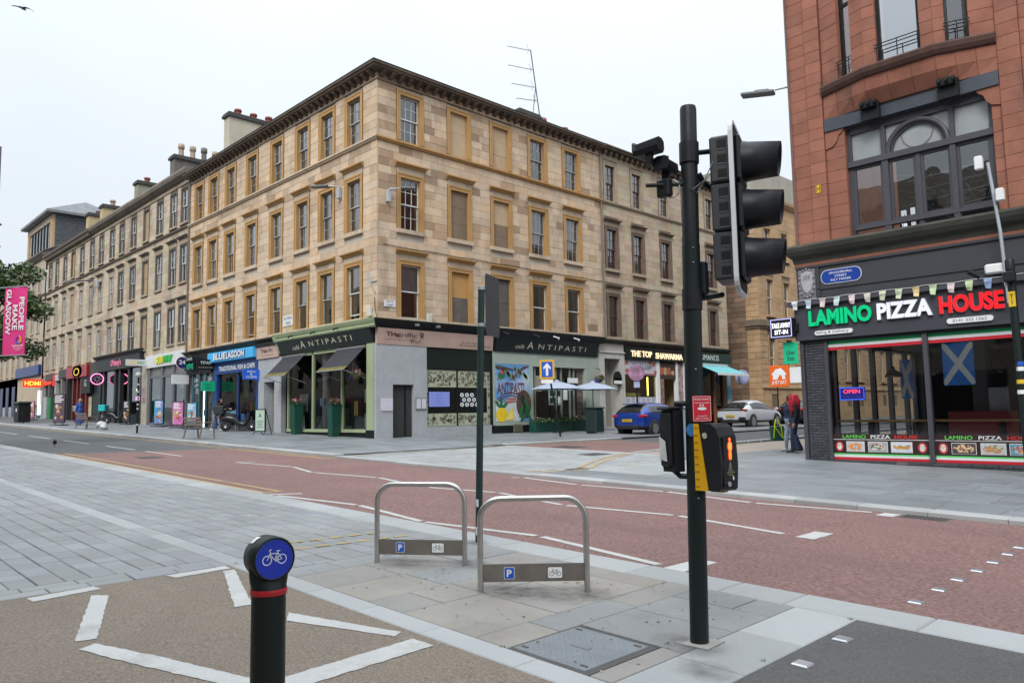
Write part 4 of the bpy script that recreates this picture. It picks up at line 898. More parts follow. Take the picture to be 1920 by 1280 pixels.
# dark lintel beam with two scroll brackets
mb = MB(FP); mb.box(.96, 4.79, -.15, .06, 8.50, 8.82); mb.build('lintel_beam', mat('blue_black_lintel', (.05, .058, .075), .4, .2, 2), red)
for u in (1.92, 3.62):
    mb = MB(FP); mb.box(u, u+.42, .06, .22, 8.45, 8.86); mb.box(u+.03, u+.39, .06, .34, 8.72, 8.88)
    for k in range(3): mb.tube([(u+.06+k*.15, .36, 8.80), (u+.06+k*.15+.001, .36, 8.80), (u+.12+k*.15, .36, 8.80)], .055, 8)
    mb.build('scroll_bracket', BLACK, red)
# apron of the bay: sloping out from the lintel to the bay sill course
PB = [(.95, 0.0), (2.13, .40), (3.67, .40), (4.80, 0.0)]
def bayring(z, inset=0): return [(u, d-inset, z) for u, d in PB]
rr = random.Random(4)
for (z0, z1, n) in ((8.82, 9.12, 7), (9.12, 9.42, 6)):
    for (a, b), m_ in zip(zip(PB, PB[1:]), (3, 3, 3)):
        for k in range(m_):
            t0, t1 = k/m_, (k+1)/m_; q0 = (a[0]+(b[0]-a[0])*t0, a[1]+(b[1]-a[1])*t0); q1 = (a[0]+(b[0]-a[0])*t1, a[1]+(b[1]-a[1])*t1); t = rt(rr, 0, 0)
            f0 = .25 if z0 < 9 else .8; f1 = .8 if z0 < 9 else 1.0
            vs = [(q0[0]+.004, q0[1]*f0+.02, z0+.003), (q1[0]-.004, q1[1]*f0+.02, z0+.003), (q1[0]-.004, q1[1]*f1+.02, z1-.003), (q0[0]+.004, q0[1]*f1+.02, z1-.003)]
            mb = MB(FP); mb.add(vs+[(v[0], v[1]-.18, v[2]) for v in vs], [(3, 2, 1, 0), (4, 5, 6, 7), (0, 1, 5, 4), (1, 2, 6, 5), (2, 3, 7, 6), (3, 0, 4, 7)], 0, t); mb.build('apron_stone', REDS, red, tint=True)
mb = MB(FP)                                  # projecting sill course
pr = [(0.0, 9.42), (.08, 9.44), (.14, 9.52), (.17, 9.62), (.15, 9.66), (0, 9.70)]
for (a, b) in zip(PB, PB[1:]):
    vs = [(a[0], a[1]+d, z) for d, z in pr]+[(b[0], b[1]+d, z) for d, z in pr]; n = len(pr)
    mb.add(vs, [(k, n+k, n+k+1, k+1) for k in range(n-1)]+[tuple(range(n)), tuple(range(2*n-1, n-1, -1))])
mb.add([(u, d+.01, 9.70) for u, d in PB]+[(4.8, -.3, 9.70), (.95, -.3, 9.70)], [(0, 1, 2, 3, 4, 5)])
mb.build('bay_sill_course', mat('dark_red_moulding', (.085, .045, .036), .85, .3, 1.2, stain=.5, stain_col=(.2, .09, .06), stain_scale=(1, 1, 1)), red)
# bay storey: piers and windows on each canted face
def bay_face(a, b, segs, wname):
    L = math.hypot(b[0]-a[0], b[1]-a[1]); ux, uy = (b[0]-a[0])/L, (b[1]-a[1])/L; nx, ny = -uy, ux
    T = lambda p: FP((a[0]+ux*p[0]+nx*p[1], a[1]+uy*p[0]+ny*p[1], p[2]))
    T2 = type('T', (), {'hand': FP.hand, '__call__': staticmethod(T)})
    class TT:
        hand = FP.hand
        def __call__(s, p): return T(p)
    tt = TT()
    for kind, s0, s1 in segs:
        if kind == 'p':
            z = 9.70
            while z < 13.4:
                mb = MB(tt); mb.block(s0*L+.003, s1*L-.003, -.22, .0+random.uniform(-.004, .004), z+.002, z+.293, .006, 0, rt(random, 0, 0)); mb.build('pier_stone', REDS, red, tint=True); z += .295
        else:
            w0, w1 = s0*L, s1*L; mb = MB(tt)
            for (p, q, r, s_) in ((w0, w0+.08, 9.70, 13.4), (w1-.08, w1, 9.70, 13.4), (w0+.08, w1-.08, 9.70, 9.78), (w0+.08, w1-.08, 11.55, 11.63)): mb.box(p, q, -.2, -.12, r, s_)
            W = mb.build('bay_window', BLACK, red)
            mb = MB(tt); mb.add([(w0, -.15, 9.70), (w1, -.15, 9.70), (w1, -.15, 13.4), (w0, -.15, 13.4)], [(3, 2, 1, 0)]); mb.build('pane', glass_mat('mirror_glass', (.6, .64, .65), 6.0) if wname == 'c' else GLASS, W)
            mb = MB(tt); mb.add([(w0-.1, -.9, 9.6), (w1+.1, -.9, 9.6), (w1+.1, -.9, 13.4), (w0-.1, -.9, 13.4)], [(3, 2, 1, 0)]); mb.build('room_shade', mat('painted_sky_glare', (.5, .52, .53), .9) if wname == 'c' else DARKROOM, W)  # pale back sheet behind the middle pane paints in the reflected sky
            mb = MB(tt)
            for zz_ in (9.92, 10.0): mb.tube([(w0-.03, .05, zz_+.12), (w1+.03, .05, zz_+.12)], .014, 6)
            for q in (w0+.03, (w0+w1)/2, w1-.03): mb.tube([(q, .05, 9.72), (q, .05, 10.12)], .012, 6)
            mb.build('guard_rail', BLACK, W)
bay_face(PB[0], PB[1], [('p', 0, .42), ('w', .42, .72), ('p', .72, 1)], 'l')
bay_face(PB[1], PB[2], [('p', 0, .2), ('w', .2, .82), ('p', .82, 1)], 'c')
bay_face(PB[2], PB[3], [('p', 0, .2), ('w', .2, .58), ('p', .58, 1)], 'r')
MB(FP).prism([(u, d) for u, d in PB]+[(4.8, -.3), (.95, -.3)], 13.4, 13.8).build('bay_head', REDS, red)
# the big arched window under the bay
mb = MB(FP); D0, D1 = -.26, -.16
for (u0, u1, z0, z1, o) in ((1.42, 1.52, 5.7, 8.5, 0), (4.50, 4.60, 5.7, 8.5, 0), (2.22, 2.36, 5.7, 7.60, .05), (3.70, 3.82, 5.7, 7.60, .05), (2.96, 3.06, 5.7, 7.5, .02), (1.42, 4.60, 7.48, 7.62, .08), (1.52, 4.50, 8.32, 8.5, .03), (1.52, 4.50, 5.88, 5.97, .06), (2.22, 2.33, 7.62, 8.4, .04), (3.72, 3.82, 7.62, 8.4, .04)):
    mb.box(u0, u1, D0, D1+o, z0, z1)
for (u0, u1) in ((1.52, 2.22), (2.36, 2.96), (3.06, 3.70), (3.82, 4.50)):
    for (p, q, r, s_) in ((u0, u0+.06, 5.97, 7.48), (u1-.06, u1, 5.97, 7.48), (u0+.06, u1-.06, 5.97, 6.04), (u0+.06, u1-.06, 7.41, 7.48)): mb.box(p, q, D0+.01, D1-.01, r, s_)
aw = mb.build('arched_window', CHARF, red)
ca = (3.02, 0, 7.62); mb = MB(FP)
for r0, r1, o in ((.60, .70, .06), (.55, .60, .02)):
    N_ = 20; vs = []
    for k in range(N_+1):
        a = math.pi*k/N_
        for rr_, dd in ((r0, D0), (r1, D0), (r1, D1+o), (r0, D1+o)): vs.append((ca[0]+rr_*math.cos(a), dd, ca[2]+rr_*1.0*math.sin(a)))
    mb.add(vs, [(4*k+j, 4*k+(j+1) % 4, 4*k+4+(j+1) % 4, 4*k+4+j) for k in range(N_) for j in range(4)], 0, None, True)
mb.build('fan_arch', CHARF, aw)
mb = MB(FP); mb.ring((3.02, -.19, 7.98), .33, .35, (1, 0, 0), (0, 0, 1), 28); mb.build('leaded_ring', mat('lead_came', (.16, .13, .12), .6), aw)
for (u0, u1, z0, z1) in ((1.52, 2.22, 7.62, 8.32), (2.33, 3.72, 7.62, 8.32), (3.82, 4.5, 7.62, 8.32)):
    mb = MB(FP); mb.add([(u0, -.21, z0), (u1, -.21, z0), (u1, -.21, z1), (u0, -.21, z1)], [(3, 2, 1, 0)]); mb.build('pane', mat('pale_fanlight', (.30, .325, .335), .25, .15, 2), aw)
for (u0, u1, z0, z1) in ((1.52, 2.22, 5.97, 7.48), (2.36, 2.96, 5.97, 7.48), (3.06, 3.70, 5.97, 7.48), (3.82, 4.5, 5.97, 7.48)):
    mb = MB(FP); mb.add([(u0, -.21, z0), (u1, -.21, z0), (u1, -.21, z1), (u0, -.21, z1)], [(3, 2, 1, 0)]); mb.build('pane', GLASS, aw)
mb = MB(FP); mb.box(1.3, 4.7, -4, -3.9, 5.6, 8.6); mb.build('room_back', mat('first_floor_room', (.07, .075, .075), .9, .3, 1), aw)
for u0, z0, w, h in ((1.66, 6.1, .12, .75), (1.9, 6.35, .1, .6)): MB(FP).box(u0, u0+w, -3.0, -2.95, z0, z0+h).build('rear_light', mat('bright_rear_window', (.7, .75, .78), .5, emit=(.8, .88, .95), estr=.55), aw)
rg = random.Random(9); mb = MB(FP)
for k in range(70):        # tangle of cables and ducts hanging in the room
    u = rg.uniform(2.2, 4.5); z = rg.uniform(6.0, 7.4); mb.tube([(u, -1.2, z), (u+rg.uniform(-.3, .3), -1.2-rg.random(), z+rg.uniform(-.2, .2)), (u+rg.uniform(-.5, .5), -1.5, z+rg.uniform(-.35, .35))], .006, 4)
tag(mb.build('hanging_cables', mat('grey_cable', (.25, .28, .28), .6), aw), kind='stuff')
for k in range(4): MB(FP).tube([(2.3, -1.6, 6.3+k*.3), (4.4, -2.2, 6.6+k*.3)], .05, 8).build('duct', mat('dull_duct', (.12, .14, .14), .5), aw)
# cornice between shop and stone
mb = MB(FP); prof_mitre(mb, [(-.2, 5.24), (.06, 5.24), (.10, 5.36), (.22, 5.42), (.30, 5.52), (.34, 5.62), (.30, 5.68), (0, 5.74), (-.2, 5.74)], 0, UPW, -.45, 0); mb.build('cornice', DKSTN, red)
mb = MB(FP); mb.profile([(-.1, 5.16), (.04, 5.16), (.05, 5.24), (-.1, 5.24)], -.02, UPW); mb.build('red_fillet', REDS, red)
# downpipe and ledge cable
MB(FP).tube([(.10, .03, 5.7), (.06, .03, 12), (.04, .03, 17)], .022, 8).build('conduit', mat('old_lead_pipe', (.13, .10, .09), .6), red)
# ------------------------------------------------------------------ the pizza shop front
piz = thing('shopfront', (XR+3, YR, gz(XR+3)), 'charcoal pizza shopfront with green, white and red lettering and tricolour glass', 'shopfront')
ZF_ = .15
mb = MB(FP); mb.box(0, UPW, -.30, 0.0, 4.30, 5.16); mb.build('upper_panel', CHAR, piz)
mb = MB(FP); mb.profile([(0, 5.10), (.05, 5.10), (.05, 5.16), (0, 5.16)], 0, UPW); mb.build('panel_moulding', CHAR, piz)
mb = MB(FP); mb.profile([(0, 4.55), (.03, 4.55), (.03, 4.52), (0, 4.52)], .55, UPW); mb.build('panel_moulding', CHAR, piz)
mb = MB(FP); mb.box(.52, .60, 0, .03, 4.32, 5.1); mb.build('panel_moulding', CHAR, piz)
mb = MB(FP); mb.box(-.2, UPW, -.2, .22, 4.14, 4.26); mb.build('fascia_ledge', CHARF, piz)
mb = MB(FP); mb.box(-.06, UPW, -.25, .12, 3.26, 4.14); mb.build('fascia', mat('slate_grey_fascia', (.048, .05, .064), .45, .08, 1), piz)
mb = MB(FP); mb.box(.02, UPW, -.2, .06, 3.20, 3.26); mb.build('fascia_soffit', BLACK, piz)
GRN = mat('green_sign_face', (0.0, .42, .16), .3, .05, emit=(0.0, .55, .22), estr=.25); WHT = mat('white_sign_face', (.75, .76, .8), .3, .03, emit=(.8, .82, .9), estr=.12); RED = mat('red_sign_face', (.62, .012, .02), .3, .05, emit=(.8, .01, .02), estr=.35)
GRNS = mat('green_sign_edge', (0.01, .2, .09), .4); WHTS = mat('white_sign_edge', (.45, .46, .5), .4); REDS_ = mat('red_sign_edge', (.5, .3, .3), .4)
yf = YR-.12
for s, u0, u1, mm in (('LAMINO', .34, 1.88, [GRN, GRNS]), ('PIZZA', 2.0, 3.2, [WHT, WHTS]), ('HOUSE', 3.34, 4.60, [RED, REDS_])):
    text(s, (XR+(u0+u1)/2, yf, 3.79), UPX, UZ, .37, mm, piz, u1-u0, .075, .045, name='sign_letters')
def pill(u0, u1, z0, z1, d, m, parent, th=.05, name='sign_pill'):
    mb = MB(FP); P = rrect(u1-u0, z1-z0, (z1-z0)*.45, 4, (u0+u1)/2, (z0+z1)/2); n = len(P)
    vs = [(p[0], d, p[1]) for p in P]+[(p[0], d+th, p[1]) for p in P]
    mb.add(vs, [tuple(range(n)), tuple(range(2*n-1, n-1, -1))]+[(i, n+i, n+(i+1) % n, (i+1) % n) for i in range(n)]); return mb.build(name, m, parent)
DKT = mat('dark_print', (.02, .02, .025), .6)
p1 = pill(.47, 1.40, 3.355, 3.465, .12, WHITE, piz); text('Seling & Delivery', (XR+.91, yf-.05, 3.41), UPX, UZ, .065, DKT, p1, .80, .003)
p2 = pill(3.47, 4.37, 3.355, 3.475, .12, WHITE, piz); text('0141 332 1562', (XR+3.92, yf-.05, 3.415), UPX, UZ, .065, DKT, p2, .66, .003)
# street plaque and cartouche
pl = thing('street_sign', (XR+1.14, YR-.02, 4.63), 'blue enamel street sign with white lettering above the pizza shop ledge', 'sign')
pill(.64, 1.64, 4.63, 4.99, .0, mat('white_enamel', (.7, .72, .75), .3), pl, .02, 'sign_border'); pill(.655, 1.625, 4.645, 4.975, .018, mat('blue_enamel', (.012, .05, .30), .3, .08), pl, .006, 'sign_face')
for s, z, w in (('SAUCHIEHALL', 4.90, .58), ('STREET', 4.81, .30), ('KILT MAKER', 4.72, .50)): text(s, (XR+1.14, YR-.025, z), UPX, UZ, .055, WHITE, pl, w, .003, .012)
ct = thing('cartouche', (XR+.28, YR-.01, 4.29), 'carved stone cartouche with shop number at the corner of the fascia', 'plaque')
STN = mat('grey_carved_stone', (.36, .36, .38), .8, .2, 6, bump=.5, bscale=40)
mb = MB(FP); mb.box(.06, .50, 0, .03, 4.30, 5.08); mb.build('cartouche_panel', mat('purple_carved_stone', (.17, .155, .18), .8, .4, 8, bump=.6, bscale=30), ct)
mb = MB(FP); P = [(.10, 4.98), (.28, 5.05), (.46, 4.98), (.44, 4.7), (.38, 4.5), (.28, 4.42), (.18, 4.5), (.12, 4.7)]; mb.add([(u, .03, z) for u, z in P]+[((u-.28)*.8+.28, .06, (z-4.75)*.85+4.75) for u, z in P], [(i, (i+1) % 8, 8+(i+1) % 8, 8+i) for i in range(8)]+[tuple(range(8, 16))]); mb.build('shield', STN, ct)
for k in range(16):
    a = 2*math.pi*k/16; mb = MB(FP); mb.lathe([(0, -.03), (.035, 0), (0, .03)], 6, M=Matrix.Translation((.28+.2*math.cos(a), .05, 4.72+.36*math.sin(a)))); mb.build('leaf_scroll', STN, ct)
text('309', (XR+.28, YR-.062, 4.86), UPX, UZ, .12, mat('carved_dark', (.12, .12, .13), .8), ct, .2, .003, shear=.3)
# bunting
bun = thing('bunting', (XR+2.3, YR-.24, 4.1), 'string of faded multicoloured pennants along the pizza shop ledge', 'bunting')
MB(FP).tube([(-.2+.3*k, .235, 4.265-.012*math.sin(k*2.1)) for k in range(19)], .006, 5).build('bunting_cord', WHITE, bun)
pc = [(.55, .58, .6), (.45, .55, .62), (.6, .5, .48), (.5, .6, .6), (.58, .48, .5), (.55, .5, .45), (.5, .55, .4), (.5, .58, .4), (.62, .5, .25), (.48, .6, .35), (.6, .5, .5), (.5, .6, .35), (.25, .35, .55), (.6, .62, .62)]
for k, c in enumerate(pc):
    u = .02+k*.36; m_ = mat('pennant_cloth_%d' % k, c, .85, .3, 14, alpha=1); mb = MB(FP); w, h = .08, .21; s = random.uniform(-.03, .03)
    vs = []
    for j in range(4):
        t = j/3; ww = w*(1-.35*t); bl = .02*math.sin(j*2+k); vs += [(u-ww+s*t, .24+bl, 4.26-h*t), (u+ww+s*t, .24+bl*.4, 4.26-h*t-.02*t)]
    mb.add(vs, [(2*j, 2*j+1, 2*j+3, 2*j+2) for j in range(3)]); mb.build('pennant', m_, bun)
# piers, stall riser, mullions, glass
BRK = mat('charcoal_brick', (.045, .047, .055), .55, .15, 3, bump=.25, bscale=60, tint=True)
mb = MB(FP); mb.box(.08, .66, -.35, -.02, .05, 3.2); mb.build('pier_core', mat('black_mortar', (.018, .018, .02), .95), piz)
z = .27; r = 0
while z < 3.18:
    us = [.10, .32, .60] if r % 2 == 0 else [.10, .43, .60]
    us = [.12, .12+.21, .12+.42, .60] if r % 2 == 0 else [.12, .12+.10, .12+.32, .60]
    for a, b in zip(us, us[1:]):
        mb = MB(FP); v = random.uniform(.8, 1.3); mb.block(a+.004, b-.004, -.05, .004+random.uniform(-.002, .002), z+.004, z+.062, .003, 0, (v, v, v*1.05)); mb.build('brick', BRK, piz, tint=True)
    z += .069; r += 1
u = .08; r = 0
for z0, zlo in ((.20, 0), (.13, 0), (.06, 1.9), (-.01, 3.5)):
    u = .08+(.13 if r % 2 else 0)
    while u < 7:
        if u > zlo:
            mb = MB(FP); v = random.uniform(.8, 1.3); mb.block(u+.004, u+.256, -.1, .05+random.uniform(-.003, .003), z0+.004, z0+.064, .003, 0, (v*2.2, v*1.9, v*1.6) if random.random() < .08 else (v, v, v)); mb.build('brick', BRK, piz, tint=True)
        u += .26
    r += 1
mb = MB(FP); mb.box(.02, .12, -.1, .06, .05, .26); mb.build('corner_base', DKSTN, piz); MB(FP).box(.0, .095, -.1, .03, .26, 3.2).build('corner_strip', CHARF, piz)
MB(FP).box(.61, .70, -.1, .02, .27, 3.2).build('door_post', CHARF, piz)
for u in (2.90, 5.1, 7.3): MB(FP).box(u, u+.10, -.12, .05, .27, 3.22).build('mullion', CHARF, piz)
MB(FP).box(.70, 9.5, -.12, .0, .235, .275).build('window_sill', CHARF, piz)
def pz_quad(u0, u1, z0, z1, d, m, parent, name):
    mb = MB(FP); mb.box(u0, u1, d, d+.004, z0, z1); return mb.build(name, m, parent)
TG, TW, TR = mat('vinyl_green', (.01, .36, .12), .4), mat('vinyl_white', (.68, .69, .7), .4), mat('vinyl_red', (.52, .02, .035), .4)
TG2 = mat('vinyl_light_green', (.09, .56, .13), .4); VBR = mat('vinyl_dark_brown', (.032, .014, .014), .4)
FOODF = mat('photo_frame', (.7, .7, .68), .4)
def food_photo(u0, u1, kind, parent):
    o = pz_quad(u0, u1, .475, .725, -.030, FOODF, parent, 'menu_picture'); rf = random.Random(int(u0*100)); w = u1-u0
    base = {'fries': (.5, .5, .5), 'salad': (.35, .36, .38), 'pide': (.55, .58, .65), 'calzone': (.06, .06, .06), 'pasta': (.45, .48, .5), 'pizza': (.12, .28, .38)}[kind]
    pz_quad(u0+.012, u1-.012, .487, .713, -.024, mat('plate_'+kind, base, .5, .2, 20), o, 'picture_ground')
    cols = {'fries': [(.65, .22, .04), (.7, .32, .07), (.55, .15, .03)], 'salad': [(.5, .52, .45), (.08, .16, .03), (.45, .05, .03), (.6, .6, .55)], 'pide': [(.6, .28, .06), (.45, .3, .06), (.35, .12, .03)], 'calzone': [(.6, .4, .22), (.55, .22, .08), (.65, .5, .35)], 'pasta': [(.45, .28, .06), (.6, .2, .1), (.25, .25, .08)], 'pizza': [(.6, .35, .15), (.5, .08, .04), (.6, .5, .4)]}[kind]
    mb = MB(FP); mm = [mat('food_%s_%d' % (kind, k), c, .6, .25, 40) for k, c in enumerate(cols)]
    for k in range(46):
        a, q = rf.uniform(0, 6.3), math.sqrt(rf.random())
        cu_, cz_ = (u0+u1)/2+w*.38*q*math.cos(a), .60+.08*q*math.sin(a); X = Vector((math.cos(a*3), 0, math.sin(a*3))); Yv = Vector((-math.sin(a*3), 0, math.cos(a*3)))
        if kind == 'fries': mb.disc((cu_, -.0195+k*.00004, cz_), .05, .009, X, Yv, 6, k % len(mm))
        elif kind == 'pide': mb.disc(((u0+u1)/2+w*.36*(rf.random()*2-1), -.0195+k*.00004, .60+rf.uniform(-.035, .035)), .03, .02, X, Yv, 6, k % 3)
        else: mb.disc((cu_, -.0195+k*.00004, cz_), .026, .02, X, Yv, 7, k % len(mm))
    mb.build('picture_food', mm, o)
for (a, b, foods, t0) in ((.70, 2.90, [('fries', 1.02, 1.45), ('salad', 1.53, 1.98), ('pide', 2.05, 2.52)], 1.78), (3.0, 5.1, [('calzone', 3.33, 3.82), ('pasta', 3.90, 4.38), ('pizza', 4.44, 4.95)], 4.05), (5.2, 7.3, [], 6.2)):
    g_ = MB(FP); g_.add([(a, -.05, .27), (b, -.05, .27), (b, -.05, 3.2), (a, -.05, 3.2)], [(3, 2, 1, 0)]); pane = g_.build('shop_window', SHOPGLASS, piz)
    for z0, z1, m_ in ((3.115, 3.19, TG), (3.045, 3.115, TW), (2.97, 3.045, TR)): pz_quad(a+.005, b-.005, z0, z1, -.045, m_, pane, 'tricolour_band')
    for z0, z1, m_ in ((.40, .435, TG2), (.345, .40, TW), (.28, .345, TR)): pz_quad(a+.005, b-.005, z0, z1, -.045, m_, pane, 'tricolour_band')
    pz_quad(a+.005, b-.005, .435, .905, -.045, VBR, pane, 'menu_strip'); pz_quad(a+.006, b-.006, .765, .777, -.040, TW, pane, 'menu_line')
    for s, off, w, mm in (('LAMINO', -.52, .55, mat('print_green', (.1, .6, .08), .5)), ('PIZZA', .09, .44, WHITE), ('HOUSE', .66, .5, mat('print_red', (.6, .03, .03), .5))):
        text(s, (XR+t0+off-.05, YR+.040, .84), UPX, UZ, .085, mm, pane, w, .002, .012)
    for k, u0, u1 in foods: food_photo(u0, u1, k, pane)
    for u in ((a+.15, b-.17) if a < 2.9 else (a+.16,)):
        mb = MB(FP); mb.disc((u, -.036, .60), .095, .12, UPX, UZ, 18); mb.build('chef_badge', mat('badge_red', (.5, .04, .05), .5, .4, 30), pane)
        mb = MB(FP); mb.disc((u, -.033, .59), .06, .075, UPX, UZ, 14); mb.disc((u, -.030, .655), .05, .03, UPX, UZ, 10); mb.build('badge_centre', mat('badge_white', (.6, .58, .52), .5, .5, 45), pane)
# side glazing towards the side street, floor, ceiling, rear wall
FPS = Fr((XR+.05, YR), (0, 1), (-1, 0))
for k, y in enumerate((.35, 1.7, 3.05, 4.4, 5.75, 7.1, 7.9)):
    MB(FPS).box(y, y+.12, -.12, .02, .2, 3.3).build('side_mullion', CHARF, piz)
    if k < 6: MB(FPS).add([(y+.12, -.05, .3), (min(y+1.35, 7.9), -.05, .3), (min(y+1.35, 7.9), -.05, 3.2), (y+.12, -.05, 3.2)], [(0, 1, 2, 3)]).build('side_window', SHOPGLASS, piz)
MB(FPS).box(0, 8.0, -.15, .0, .0, .3).build('side_riser', BRK, piz); MB(FPS).box(0, 14, -.3, .0, 3.2, 5.3).build('side_fascia', CHAR, piz); MB(FPS).box(8.02, 14, -.3, 0, .0, 3.2).build('side_pier', CHAR, piz)
MB(FP).box(.1, UPW, -8, -.15, .12, .18).build('shop_floor', mat('shop_floor_tile', (.12, .115, .11), .4, .15, 2), piz); MB(FP).box(.1, UPW, -8, -.15, 3.25, 3.32).build('shop_ceiling', mat('shop_ceiling', (.09, .088, .085), .8), piz)
MB(FP).box(.2, UPW, -8.3, -8.2, .1, 3.3).build('rear_wall', mat('grey_tiled_wall', (.16, .155, .15), .6, .3, 3), piz)
MB(FP).box(9.5, 9.6, -8, -.1, .1, 3.3).build('party_wall', DARKROOM, piz)
for (u0, u1, d0, d1, z0, z1, m_, nm) in ((.80, 7.2, -.55, -.18, 1.185, 1.24, mat('oak_bar_top', (.42, .25, .11), .5, .2, 6), 'window_bar'), (1.45, 1.57, -.45, -.30, .18, 1.18, BLACK, 'bar_leg'), (2.45, 2.57, -.45, -.3, .18, 1.18, BLACK, 'bar_leg'), (4.2, 4.32, -.45, -.3, .18, 1.18, BLACK, 'bar_leg'),
    (2.6, 4.1, -3.2, -2.5, .18, 1.4, mat('red_banquette', (.30, .018, .028), .5), 'banquette'), (3.9, 8.5, -4.4, -3.6, .18, 1.9, mat('black_counter', (.02, .022, .024), .35), 'counter'), (3.3, 3.75, -3.9, -3.4, 1.2, 2.0, STEEL, 'display_case'), (4.0, 4.5, -4.2, -3.8, 1.9, 2.3, BLACK, 'till'), (4.9, 5.7, -4.4, -3.9, 1.9, 2.15, STEEL, 'foil_tray'), (2.9, 3.25, -4.0, -3.6, .18, 3.2, mat('grey_column', (.16, .165, .17), .7), 'column')):
    MB(FP).bbox(u0, u1, d0, d1, z0, z1, .015).build(nm, m_, piz)
for k in range(6):
    mb = MB(FP)
    for j in range(5): mb.box(4.3+k*.35, 4.36+k*.35, -3.6, -3.59, 1.25+j*.07, 1.27+j*.07)
    mb.build('counter_vent', STEEL, piz)
for k, (u, d) in enumerate(((1.80, -1.2), (2.72, -1.2), (3.1, -1.7), (4.1, -1.3))):
    l = thing('pendant_lamp', FP((u, d, 2.2)), 'black dome pendant lamp in the pizza shop, %s from the brick pier' % ('first', 'second', 'third', 'fourth')[k], 'lamp', 'pendant lamps in the pizza shop')
    T_ = Matrix.Translation(FP((u, d, 2.28))); MB().lathe([(.20, 0), (.19, .05), (.14, .13), (.05, .18), (.035, .26), (0, .27)], 18, M=T_).build('lamp_shade', mat('black_enamel', (.015, .016, .017), .25), l); MB().tube([FP((u, d, 2.5)), FP((u, d, 3.25))], .006, 5).build('lamp_cord', BLACK, l)
# flags inside the glass
def saltire(u0, u1, z0, z1, d, lab, tilt=0):
    f = thing('saltire_flag', FP(((u0+u1)/2, d, z0)), lab, 'flag', None); bl = mat('flag_blue', (.03, .22, .72), .8, .12, 6); wh = mat('flag_white', (.74, .77, .8), .8, .1, 6)
    n = 10; mb = MB(FP); wv = lambda t, s: .012*math.sin(t*7+s*3)
    vs = [(u0+(u1-u0)*i/n, d+wv(i/n, j/n), z0+(z1-z0)*j/n+tilt*(i/n)) for j in range(n+1) for i in range(n+1)]
    mb.add(vs, [(j*(n+1)+i, j*(n+1)+i+1, (j+1)*(n+1)+i+1, (j+1)*(n+1)+i) for j in range(n) for i in range(n)], 0, None, True); mb.build('flag_field', bl, f)
    L_ = math.hypot(u1-u0, z1-z0); hw = .06
    for s in (0, 1):
        mb = MB(FP); vs = []; du, dz = (u1-u0)/L_, (z1-z0)/L_*(1 if s == 0 else -1); cl_ = lambda v, a, b: max(a, min(b, v))
        for k in range(n+1):
            t = k/n; v = t if s == 0 else 1-t; u = u0+(u1-u0)*t; z = z0+(z1-z0)*v
            for q in (-hw, hw): vs.append((cl_(u-dz*q, u0, u1), d+.006+wv(t, v)+s*.002, cl_(z+du*q, z0, z1)+tilt*t))
        mb.add(vs, [(2*k, 2*k+1, 2*k+3, 2*k+2) for k in range(n)], 0, None, True); mb.build('flag_cross', wh, f)
    return f
saltire(3.25, 3.88, 2.0, 2.96, -.10, 'blue and white saltire flag hung portrait in the pizza shop window')
saltire(1.62, 1.92, 1.75, 2.75, -2.2, 'smaller saltire flag hanging deep inside the pizza shop')
op_ = thing('open_sign', FP((1.18, -.1, 1.72)), 'lit blue and red OPEN Welcome sign in the pizza shop window', 'sign')
MB(FP).box(.88, 1.49, -.16, -.12, 1.72, 2.04).build('sign_panel', mat('sign_dark_blue', (.01, .015, .08), .4, emit=(.02, .03, .5), estr=.35), op_)
mb = MB(FP)
for k in range(24): mb.box(.90+k*.024, .913+k*.024, -.12, -.115, 2.015, 2.03); mb.box(.90+k*.024, .913+k*.024, -.12, -.115, 1.73, 1.745)
for k in range(10): mb.box(.892, .905, -.12, -.115, 1.76+k*.025, 1.772+k*.025); mb.box(1.465, 1.478, -.12, -.115, 1.76+k*.025, 1.772+k*.025)
tag(mb.build('led_border', mat('blue_led', (.05, .1, .8), .4, emit=(.08, .2, 1.0), estr=1.6), op_), kind='stuff')
text('OPEN', FP((1.18, -.118, 1.935)), UPX, UZ, .095, mat('red_led', (.8, .05, .03), .4, emit=(1, .06, .03), estr=1.6), op_, .40, .003, .01); text('Welcome', FP((1.18, -.118, 1.815)), UPX, UZ, .075, mat('amber_unlit', (.45, .32, .2), .5), op_, .48, .003)
# projecting signs at the corner
led = thing('lightbox_sign', FP((-.35, .1, 3.2)), 'black lit box sign reading TAKE AWAY SIT-IN at the pizza shop corner', 'sign')
MB(FP).bbox(-.62, -.02, .05, .35, 3.36, 3.85, .01).build('sign_case', BLACK, led)
LEDW = mat('white_led_text', (.8, .8, .85), .4, emit=(.9, .92, 1), estr=1.1)
text('TAKE AWAY', FP((-.32, .352, 3.67)), UPX, UZ, .13, LEDW, led, .5, .004, .02); text('SIT-IN', FP((-.32, .352, 3.50)), UPX, UZ, .11, LEDW, led, .36, .004, .02)
mb = MB(FP)
for a in ((-.60, -.04, 3.375, 3.39), (-.60, -.04, 3.82, 3.835), (-.60, -.585, 3.39, 3.82), (-.055, -.04, 3.39, 3.82)): mb.box(a[0], a[1], .35, .355, a[2], a[3])
mb.build('led_frame', mat('violet_led', (.3, .3, .6), .4, emit=(.5, .5, .95), estr=.9), led); MB(FP).box(-.02, .05, .1, .2, 3.5, 3.7).build('sign_arm', BLACK, led)
ub = thing('delivery_sign', FP((-.2, .1, 2.8)), 'green projecting delivery sign on the pizza shop corner', 'sign')
